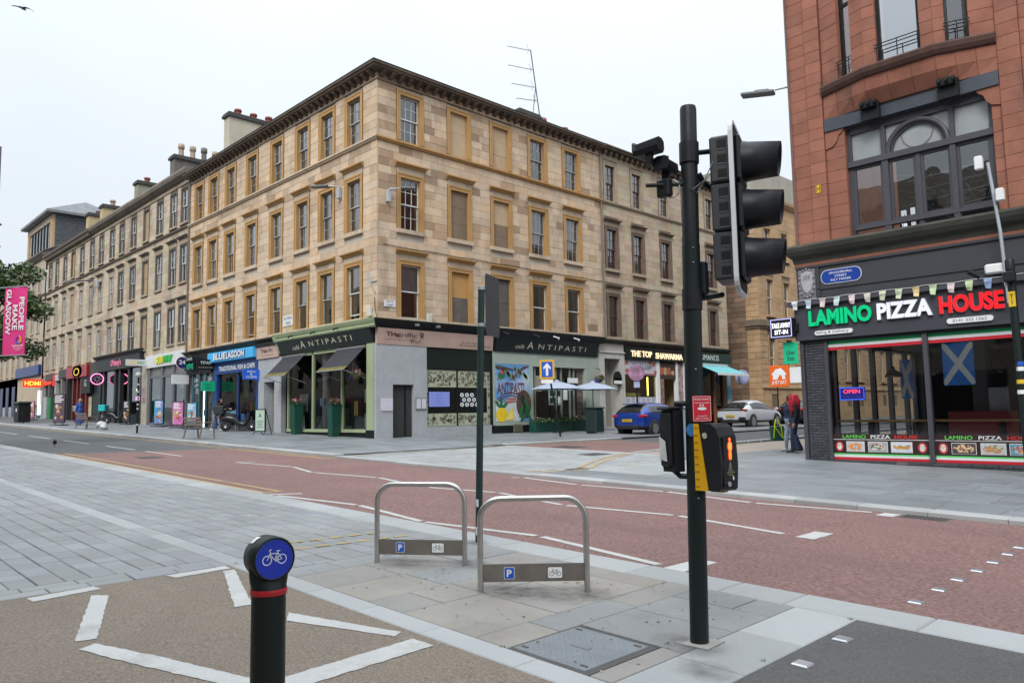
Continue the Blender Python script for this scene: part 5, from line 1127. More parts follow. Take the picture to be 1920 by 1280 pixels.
MB(FP).bbox(-.40, -.01, .10, .13, 2.68, 3.24, .01).build('sign_panel', mat('mint_green', (.01, .48, .24), .4, .05), ub); text('Uber\nEats', FP((-.2, .132, 2.90)), UPX, UZ, .13, DKT, ub, .24, .003, .006)
je = thing('delivery_sign', FP((-.45, .1, 2.1)), 'orange projecting sign with a white house under the green one', 'sign')
MB(FP).bbox(-.82, -.28, .10, .13, 2.10, 2.66, .01).build('sign_panel', mat('sign_orange', (.72, .12, .01), .45, .05), je)
mb = MB(FP); mb.add([(u-.55, .133, z+2.30) for u, z in ((-.17, 0), (-.17, .12), (-.21, .13), (-.08, .27), (-.02, .27), (.04, .30), (.10, .26), (.22, .12), (.17, .12), (.17, 0), (.09, 0), (.07, .1), (.02, .12), (-.02, .05), (-.04, 0))], [tuple(range(15))]); mb.build('house_emblem', WHITE, je)
text('JUST EAT', FP((-.55, .132, 2.21)), UPX, UZ, .085, WHITE, je, .42, .003, .02, .2)
mb = MB(FP); mb.box(-.28, .02, .06, .09, 2.20, 2.60); o = mb.build('blank_sign', WHITE); tag(o, 'plain white sign panel behind the orange projecting sign', 'sign')
# grey conduit mast with white boxes, camera, and the black signal post at the frame edge
cm = thing('camera_mast', FP((4.6, .1, 3.6)), 'thin grey conduit mast with two white boxes on the pizza shop front', 'mast')
MB(FP).tube([(4.72, .35, 3.66), (4.66, .33, 5.2), (4.52, .30, 6.75)], .035, 8).build('mast_tube', mat('conduit_grey', (.33, .36, .40), .5), cm)
MB(FP).bbox(4.28, 4.44, .26, .40, 6.62, 6.92, .02).build('antenna_box', WHITE, cm); MB(FP).bbox(4.64, 4.80, .30, .44, 5.85, 6.12, .02).build('antenna_box', WHITE, cm); MB(FP).bbox(4.66, 4.78, .42, .48, 4.1, 4.35, .01).build('junction_box', STEEL, cm)
cc = thing('security_camera', FP((4.1, .3, 4.3)), 'white security camera by the thin mast above the pizza sign', 'camera')
MB(FP).bbox(4.30, 4.75, .10, .3, 4.34, 4.55, .03).build('camera_bracket', WHITE, cc); MB(FP).tube([(4.28, .55, 4.26), (4.08, .62, 4.40)], .06, 10).build('camera_body', BLACK, cc); MB(FP).tube([(4.3, .3, 4.40), (4.25, .55, 4.3)], .02, 6).build('camera_arm', BLACK, cc)
# fire hydrant plate
hy = thing('hydrant_plate', FP((.72, .07, 6.95)), 'small yellow hydrant plate with a black H on the red stone pier', 'sign')
MB(FP).box(.66, .78, .055, .065, 6.98, 7.18).build('plate', mat('hydrant_yellow', (.62, .4, .01), .5), hy)
mb = MB(FP); mb.box(.675, .69, .065, .068, 7.0, 7.16); mb.box(.75, .765, .065, .068, 7.0, 7.16); mb.box(.69, .75, .065, .068, 7.075, 7.09); mb.build('letter', DKT, hy)
# wall street lantern on the side-street face (only its head shows past the corner)
sl = thing('wall_lantern', (-9.4, 20.5, 10.2), 'flat grey street lantern on an arm from the red building corner', 'street light')
MB().tube([(-8.75, 19.6, 10.35), (-9.35, 19.4, 10.33)], .03, 8).build('arm', STEEL, sl)
mb = MB(); M_ = Matrix.Translation((-9.78, 19.28, 10.30)) @ Matrix.Rotation(R(17), 4, 'Z') @ Matrix.Rotation(R(6), 4, 'Y'); mb.bbox(-.46, .44, -.16, .16, -.03, .06, .025, M=M_); mb.build('lantern_head', mat('lantern_grey', (.14, .15, .16), .45), sl); MB().bbox(-.1, .3, -.1, .1, .06, .11, .02, M=M_).build('driver_cover', MATS['lantern_grey'], sl)
# ------------------------------------------------------------------ shopfronts of the corner tenement and terrace
def bx(fr, u0, u1, d0, d1, z0, z1, name, m, parent, b=0):
    mb = MB(fr); mb.bbox(u0, u1, d0, d1, z0, z1, b) if b else mb.box(u0, u1, d0, d1, z0, z1); return mb.build(name, m, parent)
def pane(fr, u0, u1, z0, z1, d, parent, m=None, name='shop_window'):
    mb = MB(fr); mb.add([(u0, d, z0), (u1, d, z0), (u1, d, z1), (u0, d, z1)], [(3, 2, 1, 0)]); return mb.build(name, m or SHOPGLASS, parent)
def ftext(fr, s, u, d, z, h, m, parent, w=None, ext=.004, bold=0.0, shear=0.0, name='lettering', spacing=1.0):
    X = fr.N.cross(UZ)*-1
    text(s, fr((u, d, z)), X, UZ, h, m, parent, w, ext, bold, shear, name, 'C', spacing)
def room(fr, u0, u1, d0, z0, z1, parent, wall=None, floor=None, depth=5.0):      # simple shop interior
    wall = wall or DARKROOM
    mb = MB(fr); D = d0-depth
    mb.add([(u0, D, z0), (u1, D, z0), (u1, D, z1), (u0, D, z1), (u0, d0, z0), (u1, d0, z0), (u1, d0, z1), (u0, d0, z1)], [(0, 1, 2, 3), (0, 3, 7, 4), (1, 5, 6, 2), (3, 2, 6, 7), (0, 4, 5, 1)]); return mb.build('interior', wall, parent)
DGRN = mat('dark_green_paint', (.012, .032, .026), .4, .12, 1.5); BLKG = mat('green_black_fascia', (.008, .016, .014), .35, .12, 1.5)
SAGE = mat('sage_green_paint', (.33, .40, .24), .55, .08, 1.2, stain=.3, stain_col=(.2, .22, .12), stain_scale=(.8, .8, .3)); PALEG = mat('pale_green_paint', (.34, .40, .34), .6, .08, 1, stain=.3, stain_col=(.22, .26, .2), stain_scale=(.8, .8, .4))
GRNT = mat('speckled_granite', (.36, .38, .40), .45, .1, 1.5, fine=.35, fscale=26); CREAM = mat('cream_lettering', (.66, .62, .50), .5); PINKB = mat('pinkish_signboard', (.46, .33, .28), .6, .08, 1.2, stain=.35, stain_col=(.30, .2, .16), stain_scale=(.7, .7, .3)); MAROON = mat('maroon_lettering', (.09, .025, .03), .5)
BULB = mat('warm_bulb', (1, .6, .25), .4, emit=(1, .45, .12), estr=6); BLUEFR = mat('royal_blue_paint', (.012, .05, .20), .45, .1, 2); SKYB = mat('sky_blue_sign', (.05, .36, .66), .4, .05, 1, emit=(.05, .3, .6), estr=.12); NAVY = mat('navy_sign', (.01, .03, .14), .4, .08)
LEDGE = mat('mossy_shop_ledge', (.07, .062, .05), .9, .35, 1.3, bump=.4, bscale=20, stain=.5, stain_col=(.2, .17, .12), stain_scale=(1.2, 1.2, 2)); BRASS = mat('brass', (.55, .38, .12), .35, metal=.9)
def psign(u, w, z0, z1, lab, m, d0=.12, th=.08):      # sign standing out from the main street wall, facing along the street
    fr = Fr((XF-u, YF-d0-w), (0, 1), (1, 0)); t = thing('projecting_sign', fr((w/2, 0, z0)), lab, 'sign')
    if m: bx(fr, 0, w, -th/2, th/2, z0, z1, 'sign_panel', m, t); MB(fr).tube([(w, 0, z1-.1), (w+d0, 0, z1-.1)], .02, 6).build('sign_arm', BLACK, t)
    return fr, t
# ledge course running over the shops
for fr, U in ((FL, UL), (FRr, UR+UE)):
    mb = MB(fr); prof_mitre(mb, [(-.1, 5.16), (.10, 5.16), (.16, 5.26), (.30, 5.32), (.32, 5.38), (0, 5.42), (-.1, 5.42)], 0 if fr is FL else 0, U, -1 if True else 0, 0); mb.build('shop_ledge', LEDGE, main)
# ---- A: the cafe on the corner, main street side
cafe = thing('shopfront', FL((4, 0, gz(-29.5))), 'sage green cafe shopfront with two black awnings, on the main street side', 'shopfront')
bx(FL, .06, .60, -.5, .10, .96, 4.46, 'pilaster', SAGE, cafe); bx(FL, .04, .62, -.5, .13, .50, .96, 'pilaster_base', BLACK, cafe)
mb = MB(FL); mb.add([(.06, .12, 4.46), (7.85, .12, 4.46), (7.85, .34, 5.06), (.06, .34, 5.06), (.06, .0, 4.46), (7.85, 0, 4.46), (7.85, 0, 5.06), (.06, 0, 5.06)], [(3, 2, 1, 0), (0, 1, 5, 4), (2, 3, 7, 6), (1, 2, 6, 5), (0, 4, 7, 3)]); mb.build('fascia', BLKG, cafe)
mb = MB(FL); prof_mitre(mb, [(0, 5.06), (.36, 5.06), (.40, 5.12), (.34, 5.18), (.42, 5.30), (.46, 5.40), (0, 5.46)], 0, 8.1, -1, 0); mb.build('fascia_cornice', SAGE, cafe)
mb = MB(FL); pr = [(0, 5.40), (.42, 5.40), (.40, 5.2), (.24, 5.0), (.20, 4.75), (.10, 4.55), (.0, 4.5)]; mb.profile(pr, 7.86, 8.14); mb.build('scroll_corbel', SAGE, cafe)
tz = lambda z: .12+(z-4.46)/.6*.22+.004
Xr = Vector((1, 0, 0)); Zr = Vector((0, -.344, .939))
text('café', FL((6.22, tz(4.70), 4.70)), Xr, Zr, .22, CREAM, cafe, .62, .005, .0, .25); text('A', FL((5.55, tz(4.80), 4.79)), Xr, Zr, .36, CREAM, cafe, .42, .005, .0)
text('NTIPASTI', FL((3.25, tz(4.77), 4.77)), Xr, Zr, .25, CREAM, cafe, 3.5, .005, -.004, spacing=1.5)
for u in (6.2, 4.2, 2.3): MB(FL).tube([(u, .42, 5.22), (u, .62, 5.16), (u, .60, 5.10)], .035, 7).build('sign_spotlight', BLACK, cafe)
for (u0, u1, lab) in ((5.52, 7.55, 'left'), (.66, 2.80, 'right')):
    aw = thing('awning', FL(((u0+u1)/2, .5, 3.4)), 'black fabric awning with mossy edge over the cafe, nearer the %s' % ('granite portal' if lab == 'left' else 'corner'), 'awning')
    AWM = mat('black_mossy_canvas', (.028, .029, .036), .85, .2, 3, bump=.1, bscale=60); MOSS = mat('moss_stain_canvas', (.15, .125, .03), .9, .4, 4)
    n = 8; mb = MB(FL)
    vs = [(u0+(u1-u0)*i/n, .12+1.0*j/6, 4.36-.98*j/6-.03*math.sin(math.pi*j/6)) for j in range(7) for i in range(n+1)]
    fs = [(j*(n+1)+i, j*(n+1)+i+1, (j+1)*(n+1)+i+1, (j+1)*(n+1)+i) for j in range(6) for i in range(n)]
    mb.add(vs, fs, 0, None, True); mb.m = [1 if k >= 5*n else 0 for k in range(len(fs))]; mb.build('canvas', [AWM, MOSS], aw)
    MB(FL).box(u0, u1, .08, .16, 4.33, 4.39).build('head_rail', STEEL, aw); MB(FL).tube([(u0, 1.12, 3.38), (u1, 1.12, 3.38)], .02, 6).build('front_rail', STEEL, aw)
    for u in (u0+.05, u1-.05): MB(FL).tube([(u, 1.12, 3.38), (u, .05, 3.05)], .015, 6).build('awning_arm', STEEL, aw)
for u in (7.30, 5.05, 2.62): bx(FL, u-.05, u+.05, -.12, .02, .9, 4.46, 'green_post', SAGE, cafe)
bx(FL, .62, 7.4, -.14, .03, .86, .99, 'window_sill', SAGE, cafe); bx(FL, .62, 7.4, -.10, -.02, .45, .86, 'stall_riser', BLACK, cafe); bx(FL, .62, 7.4, -.12, .02, 4.30, 4.46, 'window_head', SAGE, cafe)
for u in (4.70, 2.26): MB(FL).tube([(u, -.5, .6), (u, -.5, 4.45)], .19, 18).build('column', mat('white_column', (.5, .51, .49), .6, .08, 2), cafe)
for a, b in ((5.10, 7.25), (2.67, 5.0), (.62, 2.57)): pane(FL, a, b, .99, 4.30, -.06, cafe)
room(FL, .05, 7.8, -.15, .5, 4.5, cafe, mat('cafe_interior', (.03, .032, .03), .9, .4, .7))
bx(FL, 1.25, 2.0, -.14, -.09, .95, 3.2, 'door', mat('dark_door', (.012, .018, .016), .35), cafe)
for u in (1.5, 1.66): MB(FL).tube([(u, -.04, 1.55), (u, -.04, 2.15)], .02, 6).build('door_handle', BRASS, cafe)
bx(FL, .66, 1.22, -1.2, -1.15, 1.0, 3.4, 'mosaic_screen', mat('mosaic_dark', (.10, .08, .04), .6, .7, 9), cafe)
for z in (2.35, 1.35): bx(FL, .72, .98, -.09, -.07, z-.28, z+.28, 'menu_poster', WHITE, cafe)
bx(FL, .72, .98, -.09, -.07, 1.68, 2.05, 'menu_poster', DGRN, cafe); bx(FL, 5.6, 6.35, -.09, -.07, 1.75, 2.55, 'menu_case', mat('menu_green', (.4, .5, .45), .5, .4, 8), cafe); bx(FL, 4.55, 4.9, -.30, -.28, 2.0, 2.35, 'notice', mat('notice_blue', (.4, .5, .65), .5, .5, 20), cafe)
bx(FL, 5.2, 6.2, -2, -1.9, .9, 1.9, 'timber_panel', mat('timber_panel', (.25, .16, .08), .6), cafe); bx(FL, 2.9, 4.4, -2.2, -1.2, .6, 1.1, 'bench', mat('pale_bench', (.3, .3, .29), .7), cafe)
for u in (5.3, 3.6, 6.4): MB(FL).lathe([(0, -.06), (.05, -.03), (.045, .04), (0, .08)], 8, M=Matrix.Translation(FL((u, -1.1, 3.0)))).build('filament_bulb', BULB, cafe)
# ---- B: granite portal between cafe and fish shop
tp = thing('shopfront', FL((9, 0, gz(-34.5))), 'small speckled granite portal with pink Thai restaurant signboard between cafe and fish shop', 'shopfront')
bx(FL, 7.80, 8.50, -.5, .10, .6, 4.40, 'granite_pier', GRNT, tp); bx(FL, 9.58, 10.22, -.5, .10, .6, 4.40, 'granite_pier', GRNT, tp); bx(FL, 8.50, 9.58, -.5, .095, 3.25, 4.40, 'granite_lintel', GRNT, tp); bx(FL, 8.50, 9.58, -.55, -.35, .6, 3.25, 'niche_back', mat('dull_granite', (.19, .185, .18), .6, .15, 2), tp)
sb = bx(FL, 8.02, 10.28, .10, .17, 4.40, 5.02, 'signboard', PINKB, tp); ftext(FL, 'THai', 9.5, .172, 4.76, .19, MAROON, sb, .62, .004, .03); ftext(FL, 'riffic', 8.85, .172, 4.77, .19, MAROON, sb, .62, .004); ftext(FL, 'authentic thai restaurant and bar', 9.1, .172, 4.55, .05, MAROON, sb, 1.3, .003)
bx(FL, 8.62, 9.25, -.35, -.32, 2.05, 2.75, 'menu_board', mat('lilac_menu', (.48, .48, .58), .5, .15, 14), tp); bx(FL, 8.0, 10.3, .0, .25, 5.02, 5.16, 'sign_cornice', BLACK, tp)
# ---- C: fish and chip shop
fc = thing('shopfront', FL((13, 0, gz(-38.4))), 'blue fish and chip shopfront with sky blue signboard', 'shopfront')
sgn = bx(FL, 10.32, 15.82, .0, .35, 4.55, 5.06, 'upper_sign', SKYB, fc)
ftext(FL, 'BLUE', 14.15, .355, 4.80, .33, [WHITE, NAVY], sgn, 1.55, .05, .035); ftext(FL, 'LAGOON', 12.25, .355, 4.80, .33, [WHITE, NAVY], sgn, 2.1, .05, .035)
s2 = bx(FL, 10.25, 15.5, -.05, .12, 3.88, 4.53, 'lower_sign', BLUEFR, fc); ftext(FL, 'TRADITIONAL FISH & CHIPS', 12.7, .124, 4.16, .25, WHITE, s2, 4.3, .004, .025)
for a, b in ((15.12, 15.58), (10.18, 10.44)): bx(FL, a, b, -.1, .10, .8, 3.88, 'blue_pilaster', BLUEFR, fc)
bx(FL, 10.44, 15.12, -.1, .04, .8, 1.15, 'stall_riser', mat('grey_riser', (.2, .2, .2), .7), fc); bx(FL, 12.65, 12.75, -.08, .02, 1.15, 3.88, 'mullion', BLUEFR, fc)
for a, b in ((12.75, 15.12), (10.44, 12.65)): pane(FL, a, b, 1.15, 3.88, -.04, fc)
room(FL, 10.2, 15.6, -.12, .8, 4.0, fc, mat('rubble_interior', (.15, .14, .125), .8, .5, 2.2, bump=.5, bscale=6), depth=3.2)
for (u, z, w, h, c) in ((13.7, 2.95, .9, 1.0, (.01, .04, .22)), (13.9, 2.3, 2.2, .16, (.02, .02, .02)), (11.5, 2.4, 1.2, 1.6, (.015, .05, .2)), (13.0, 3.4, .6, .8, (.5, .18, .4)), (14.7, 3.1, .5, .9, (.03, .3, .12))): bx(FL, u-w/2, u+w/2, -1.4, -1.36, z-h/2, z+h/2, 'wall_poster', mat('poster_%d' % int(u*10+z*100), c, .5, .35, 6), fc)
for u in (14.5, 11.75, 13.1): MB(FL).lathe([(0, -.07), (.06, -.03), (.05, .05), (0, .09)], 8, M=Matrix.Translation(FL((u, -.9, 3.25)))).build('filament_bulb', BULB, fc)
for u, c in ((12.0, (.8, .25, .08)), (11.6, (.03, .35, .1))): bx(FL, u-.12, u+.12, -.6, -.4, 1.9, 2.3, 'window_bottle', mat('bottle_%d' % int(u*10), c, .4), fc)
fr, pj = psign(10.1, .82, 3.40, 3.90, 'dark blue FISH & CHIPS sign hanging out beside the fish shop fascia', mat('bright_blue_sign', (.01, .09, .45), .4, emit=(.01, .07, .5), estr=.2)); ftext(fr, 'FISH\n&\nCHIPS', .41, .042, 3.65, .12, WHITE, pj, .56, .004, .015)
# ---- D: newsagent
nw = thing('shopfront', FL((17.5, 0, gz(-43))), 'dark convenience shop with teal frames and bright stickers next to the fish shop', 'shopfront')
bx(FL, 15.85, 19.35, -.1, .12, 4.05, 5.16, 'fascia', BLACK, nw); TEAL = mat('teal_frame', (.03, .10, .13), .45)
for u in (15.80, 16.75, 17.65, 18.6): bx(FL, u-.07, u+.07, -.1, .05, .85, 4.05, 'teal_post', TEAL, nw)
bx(FL, 15.8, 18.6, -.1, .05, 3.25, 3.36, 'transom', TEAL, nw); bx(FL, 15.8, 18.6, -.1, .05, .75, 1.0, 'stall_riser', TEAL, nw)
for a, b in ((15.87, 16.68), (16.82, 17.58), (17.72, 18.53)): pane(FL, a, b, 1.0, 4.05, -.03, nw)
room(FL, 15.85, 19.3, -.1, .7, 4.1, nw, mat('bright_shop', (.32, .30, .28), .8, .6, 3), depth=3)
rs = random.Random(5)
for k in range(26):
    u = rs.uniform(15.95, 18.4); z = rs.uniform(1.2, 3.9); w, h = rs.uniform(.12, .3), rs.uniform(.15, .45)
    if any(abs(u-q) < w/2+.08 for q in (16.75, 17.65)): continue
    bx(FL, u-w/2, u+w/2, -.06-k*.001, -.055-k*.001, z-h/2, z+h/2, 'window_sticker', mat('sticker_%d' % (k % 9), [(.5, .5, .5), (.6, .55, .05), (.5, .03, .03), (.02, .2, .45), (.05, .35, .1), (.6, .25, .05), (.02, .02, .02), (.55, .55, .6), (.35, .05, .3)][k % 9], .5, .4, 12), nw)
for u in (18.2, 16.3): ftext(FL, '24h', u, .0, 3.72, .26, mat('pale_vinyl', (.5, .58, .58), .5), nw, .6, .003, .01); ftext(FL, 'SHOP', u, .0, 3.42, .14, MATS['pale_vinyl'], nw, .5, .003)
MB(FL).box(18.0, 18.1, -.5, -.4, 1.0, 3.2).build('strip_light', mat('white_tube', (.9, .9, .9), .4, emit=(1, 1, .98), estr=3), nw)
s_ = thing('projecting_sign', FL((18.0, .5, 4.2)), 'round-topped black sign with green NEWS lettering over the convenience shop', 'sign')
MB(FL).box(17.6, 19.0, .30, .38, 4.28, 4.75).build('sign_panel', BLACK, s_)
mb = MB(FL); mb.disc((18.3, .30, 4.75), .6, .42, (1, 0, 0), UZ, 18, th=-.08); mb.build('sign_top', BLACK, s_)
ftext(FL, '24 HOUR', 18.3, .384, 4.92, .15, WHITE, s_, .8, .003, .01); ftext(FL, 'NEWS', 18.2, .384, 4.5, .32, mat('green_letter', (.02, .35, .2), .5, emit=(.02, .3, .18), estr=.2), s_, 1.0, .003, .02)
fr, s_ = psign(15.5, .95, 4.15, 4.72, 'black TITAN sign beside the fish shop board', BLACK); ftext(fr, 'TITAN', .5, .042, 4.54, .15, WHITE, s_, .62, .003, .015); ftext(fr, 'SCAFFOLD HIRE', .48, .042, 4.28, .08, mat('tan_letter', (.5, .42, .3), .5), s_, .8, .003)
fr, s_ = psign(15.3, .75, 3.0, 3.52, 'green delivery sign hanging by the convenience shop door', MATS['mint_green']); ftext(fr, 'Uber\nEats', .38, .042, 3.26, .15, DKT, s_, .36, .003)
# ---- E: sandwich shop
su = thing('shopfront', FL((22.8, 0, gz(-48.2))), 'grey framed sandwich shop with white fascia and yellow and green lettering', 'shopfront')
fas = bx(FL, 19.62, 26.2, -.1, .15, 4.80, 5.58, 'fascia', mat('white_fascia', (.62, .63, .64), .4, .05), su); YEL = mat('yellow_letter', (.75, .50, .01), .4, emit=(.7, .45, .01), estr=.2); SGR = mat('leaf_green_letter', (.01, .33, .05), .4, emit=(.01, .3, .05), estr=.2)
ftext(FL, 'SUB', 23.55, .155, 5.20, .42, [YEL, SGR], fas, 1.25, .06, .03, .12); ftext(FL, 'WAY', 22.15, .155, 5.20, .42, [SGR, SGR], fas, 1.4, .06, .03, .12)
GRF = mat('grey_aluminium_frame', (.12, .13, .145), .45, .1)
for u in (25.75, 23.5, 21.6, 19.7): bx(FL, u-.14, u+.14, -.12, .05, 1.1, 4.8, 'frame_post', GRF, su)
bx(FL, 19.7, 25.75, -.12, .04, 4.12, 4.26, 'transom', GRF, su); bx(FL, 19.7, 25.75, -.12, .04, .9, 1.32, 'stall_riser', GRF, su)
for a, b in ((23.64, 25.61), (21.74, 23.36), (19.84, 21.46)): pane(FL, a, b, 1.32, 4.12, -.04, su); pane(FL, a, b, 4.26, 4.8, -.04, su, mat('grey_spandrel', (.16, .155, .15), .4, .1), 'spandrel_pane')
room(FL, 19.6, 25.9, -.12, .9, 4.8, su, mat('sandwich_interior', (.16, .155, .145), .8, .4, 1.2), depth=4)
for (u, z, w, h, c) in ((24.3, 2.4, .75, 1.3, (.1, .35, .55)), (25.2, 2.4, .5, 1.2, (.02, .3, .05)), (20.6, 3.55, .5, .4, (.5, .7, .6)), (20.6, 2.5, .5, 1.0, (.1, .35, .05)), (22.5, 2.8, 1.3, 2.6, (.10, .09, .085)), (24.6, 1.6, 1.6, .35, (.5, .5, .5)), (20.8, 1.6, .6, .5, (.5, .5, .5)), (20.5, 1.3, .8, .5, (.3, .35, .1))): bx(FL, u-w/2, u+w/2, -.12, -.10, z-h/2, z+h/2, 'window_poster', mat('wp_%d' % int(u*10+z*100), c, .5, .45, 5), su)
fr, s_ = psign(25.9, 1.3, 4.95, 5.36, 'white flag sign with sandwich shop lettering left of its fascia', MATS['white_fascia']); ftext(fr, 'SUB', .40, .042, 5.15, .17, YEL, s_, .46, .003, .02, .15); ftext(fr, 'WAY', .90, .042, 5.15, .17, SGR, s_, .5, .003, .02, .15)
fr, s_ = psign(18.9, .9, 4.7, 4.8, 'round blue and red 24 hour sign beside the sandwich shop fascia', None)
for r_, m_, o in ((.36, WHITE, 0), (.33, mat('sign_red', (.45, .02, .03), .5), .01), (.31, NAVY, .02)): mb = MB(fr); mb.disc((.45, o, 4.74), r_, r_, (1, 0, 0), UZ, 24, th=-.05); mb.build('sign_disc', m_, s_)
ftext(fr, '24', .45, .075, 4.77, .24, WHITE, s_, .36, .004, .03)
fr, s_ = psign(19.0, .95, 3.52, 4.05, 'small white notice board under the round 24 hour sign', WHITE)
bx(FL, 26.0, 27.0, -.1, .08, .8, 5.4, 'rendered_wall', mat('cream_render', (.36, .33, .26), .85, .15, 1, stain=.4, stain_col=(.2, .18, .14), stain_scale=(.8, .8, .3)), ter); bx(FL, 26.2, 26.9, .08, .1, 2.6, 3.6, 'wall_poster', mat('posterm', (.3, .2, .22), .6, .6, 6), ter)
# ---- F: black bar front
bar = thing('shopfront', FL((31.5, 0, gz(-57))), 'black bar front with pink lettering on a deep dark fascia', 'shopfront')
BARB = mat('bar_black_green', (.014, .022, .022), .5, .15)
bx(FL, 27.0, 36.2, -.2, .25, 5.05, 5.95, 'fascia', BARB, bar); mb = MB(FL); mb.profile([(0, 5.95), (.3, 5.95), (.5, 6.1), (.5, 6.16), (0, 6.2)], 26.9, 36.5); mb.build('fascia_cornice', BARB, bar)
ftext(FL, "O'Henry's", 31.8, .255, 5.47, .42, mat('pink_letter', (.55, .16, .26), .5, emit=(.6, .15, .25), estr=.25), bar, 2.2, .03, .02)
for u in (27.2, 29.7, 31.6, 32.6, 35.2, 36.0): bx(FL, u-.18, u+.18, -.2, .06, .9, 5.05, 'black_pier', BARB, bar)
bx(FL, 27.2, 29.7, -.15, .04, .9, 1.9, 'panelled_riser', BARB, bar); bx(FL, 32.6, 36, -.15, .04, .9, 1.9, 'panelled_riser', BARB, bar)
for a, b in ((27.38, 29.52), (32.78, 35.0)): pane(FL, a, b, 1.9, 5.05, -.05, bar)
room(FL, 27.0, 36.2, -.2, .9, 5.1, bar, mat('bar_interior', (.02, .018, .022), .9, .5, 1))
for (u, z, w, h, c, e) in ((30.6, 3.0, .8, .22, (.8, .1, .35), 2.5), (30.4, 3.95, .7, .2, (.4, .05, .12), .4), (29.0, 4.6, .2, .2, (.05, .05, .6), 1.2), (30.9, 3.6, .12, .12, (1, .6, .3), 2), (34.0, 2.3, .6, .8, (.35, .35, .55), 0), (33.4, 2.4, .7, .9, (.3, .28, .3), 0), (27.9, 3.8, .9, .8, (.25, .1, .06), 0)): bx(FL, u-w/2, u+w/2, -.9, -.86, z-h/2, z+h/2, 'bar_display', mat('bd_%d' % int(u*10+z*10), c, .5, .4, 6, emit=c if e else None, estr=e), bar)
for k, u in enumerate((34.9, 34.0)):
    fr, nn = psign(u, .9, 4.2, 4.4, ['round pink neon ring sign hanging out at the left end of the bar', 'round pink neon ring sign inside the bar window'][k], None, .12 if k == 0 else -1.3); mb = MB(fr); mb.disc((.45, -.03, 4.5), .42, .38, (1, 0, 0), UZ, 24, th=.04); mb.build('sign_disc', BLACK, nn); mb = MB(fr); mb.tube([(.45+.42*math.cos(2*math.pi*j/24), .02, 4.5+.38*math.sin(2*math.pi*j/24)) for j in range(25)], .035, 6, caps=False); mb.build('neon_ring', mat('neon_pink', (1, .3, .6), .4, emit=(1, .25, .55), estr=1.0), nn)
    mb = MB(fr)
    for j in range(8): a = 2*math.pi*j/8; mb.tube([(.45+.1*math.cos(a), .02, 4.5+.1*math.sin(a)), (.45+.3*math.cos(a), .02, 4.5+.27*math.sin(a))], .018, 5)
    mb.build('neon_spokes', mat('neon_dim', (.6, .5, .6), .5), nn)
# ---- G: red takeaway and the small shops beyond
rd = thing('shopfront', FL((41.5, 0, gz(-67))), 'dark red takeaway front with a round emblem on its red sign', 'shopfront')
sg = bx(FL, 38.8, 44.5, -.1, .25, 4.92, 5.85, 'sign', mat('deep_red_sign', (.30, .012, .018), .4, .1), rd); mb = MB(FL); mb.disc((41.4, .25, 5.4), 1.35, .52, (1, 0, 0), UZ, 24, th=.03); mb.build('sign_roundel', mat('glossy_red', (.42, .01, .015), .3), sg)
mb = MB(FL); mb.ring((41.4, .30, 5.36), .36, .5, (1.6, 0, 0), (0, 0, .62), 20); mb.build('yellow_emblem', YEL, sg)
DRED = mat('oxblood_paint', (.12, .012, .014), .5)
for u in (43.2, 42.0, 41.0, 39.6): bx(FL, u-.15, u+.15, -.2, .05, 1.1, 4.9, 'red_post', DRED, rd)
bx(FL, 36.2, 44.5, -.4, -.2, 1.0, 5.9, 'dark_front', BARB, rd); bx(FL, 36.4, 38.6, -.2, .1, 4.9, 5.9, 'blank_fascia', mat('dirty_fascia', (.06, .055, .05), .8, .4), rd); bx(FL, 38.3, 40.6, -.1, .12, 3.6, 4.9, 'black_sign', BLACK, rd); ftext(FL, 'G', 39.5, .124, 4.4, .5, WHITE, rd, .5, .003)
for (u, z, w, h, c) in ((39.3, 2.6, 1.1, 1.5, (.5, .45, .3)), (41.5, 3.9, 1.4, 1.2, (.1, .02, .02)), (42.0, 2.3, .8, 1.0, (.25, .2, .3))): bx(FL, u-w/2, u+w/2, -.18, -.14, z-h/2, z+h/2, 'window_poster', mat('rp_%d' % int(u*10), c, .5, .5, 4), rd)
sm = thing('shopfront', FL((49, 0, gz(-75))), 'row of small dark shop units with mixed signs beyond the red takeaway', 'shopfront')
bx(FL, 44.5, 53.2, -.4, -.2, 1.1, 6.0, 'dark_front', BARB, sm)
for u, c in ((44.9, (.03, .03, .03)), (46.6, (.2, .2, .19)), (48.5, (.4, .4, .38)), (50.6, (.1, .1, .1)), (53.0, (.4, .4, .4))): bx(FL, u-.2, u+.2, -.2, .08, 1.1, 5.3, 'shop_pier', mat('pier_%d' % int(u*10), c, .7), sm)
for (u, z, w, h, c, e) in ((46.2, 5.45, 2.4, .7, (.03, .03, .03), 0), (47.9, 5.2, 1.3, .5, (.45, .45, .45), 0), (50.6, 5.35, 2.4, .55, (.03, .03, .03), 0), (51.2, 4.85, 3.0, .3, (.4, .02, .02), .6), (48.9, 5.0, .8, 1.0, (.35, .02, .03), .3), (45.6, 3.0, 1.2, 1.6, (.15, .2, .22), 0), (50.2, 2.6, 1.0, 1.9, (.02, .16, .06), 0), (51.6, 2.7, 1.1, 1.9, (.35, .38, .38), 0), (47.6, 3.1, .9, 1.5, (.04, .05, .05), 0), (53.9, 3.2, .8, 2.2, (.7, .75, .78), 1.0)): bx(FL, u-w/2, u+w/2, -.1, .12, z-h/2, z+h/2, 'shop_sign', mat('ss_%d' % int(u*10+z*100), c, .5, .4, 4, emit=c if e else None, estr=e), sm)
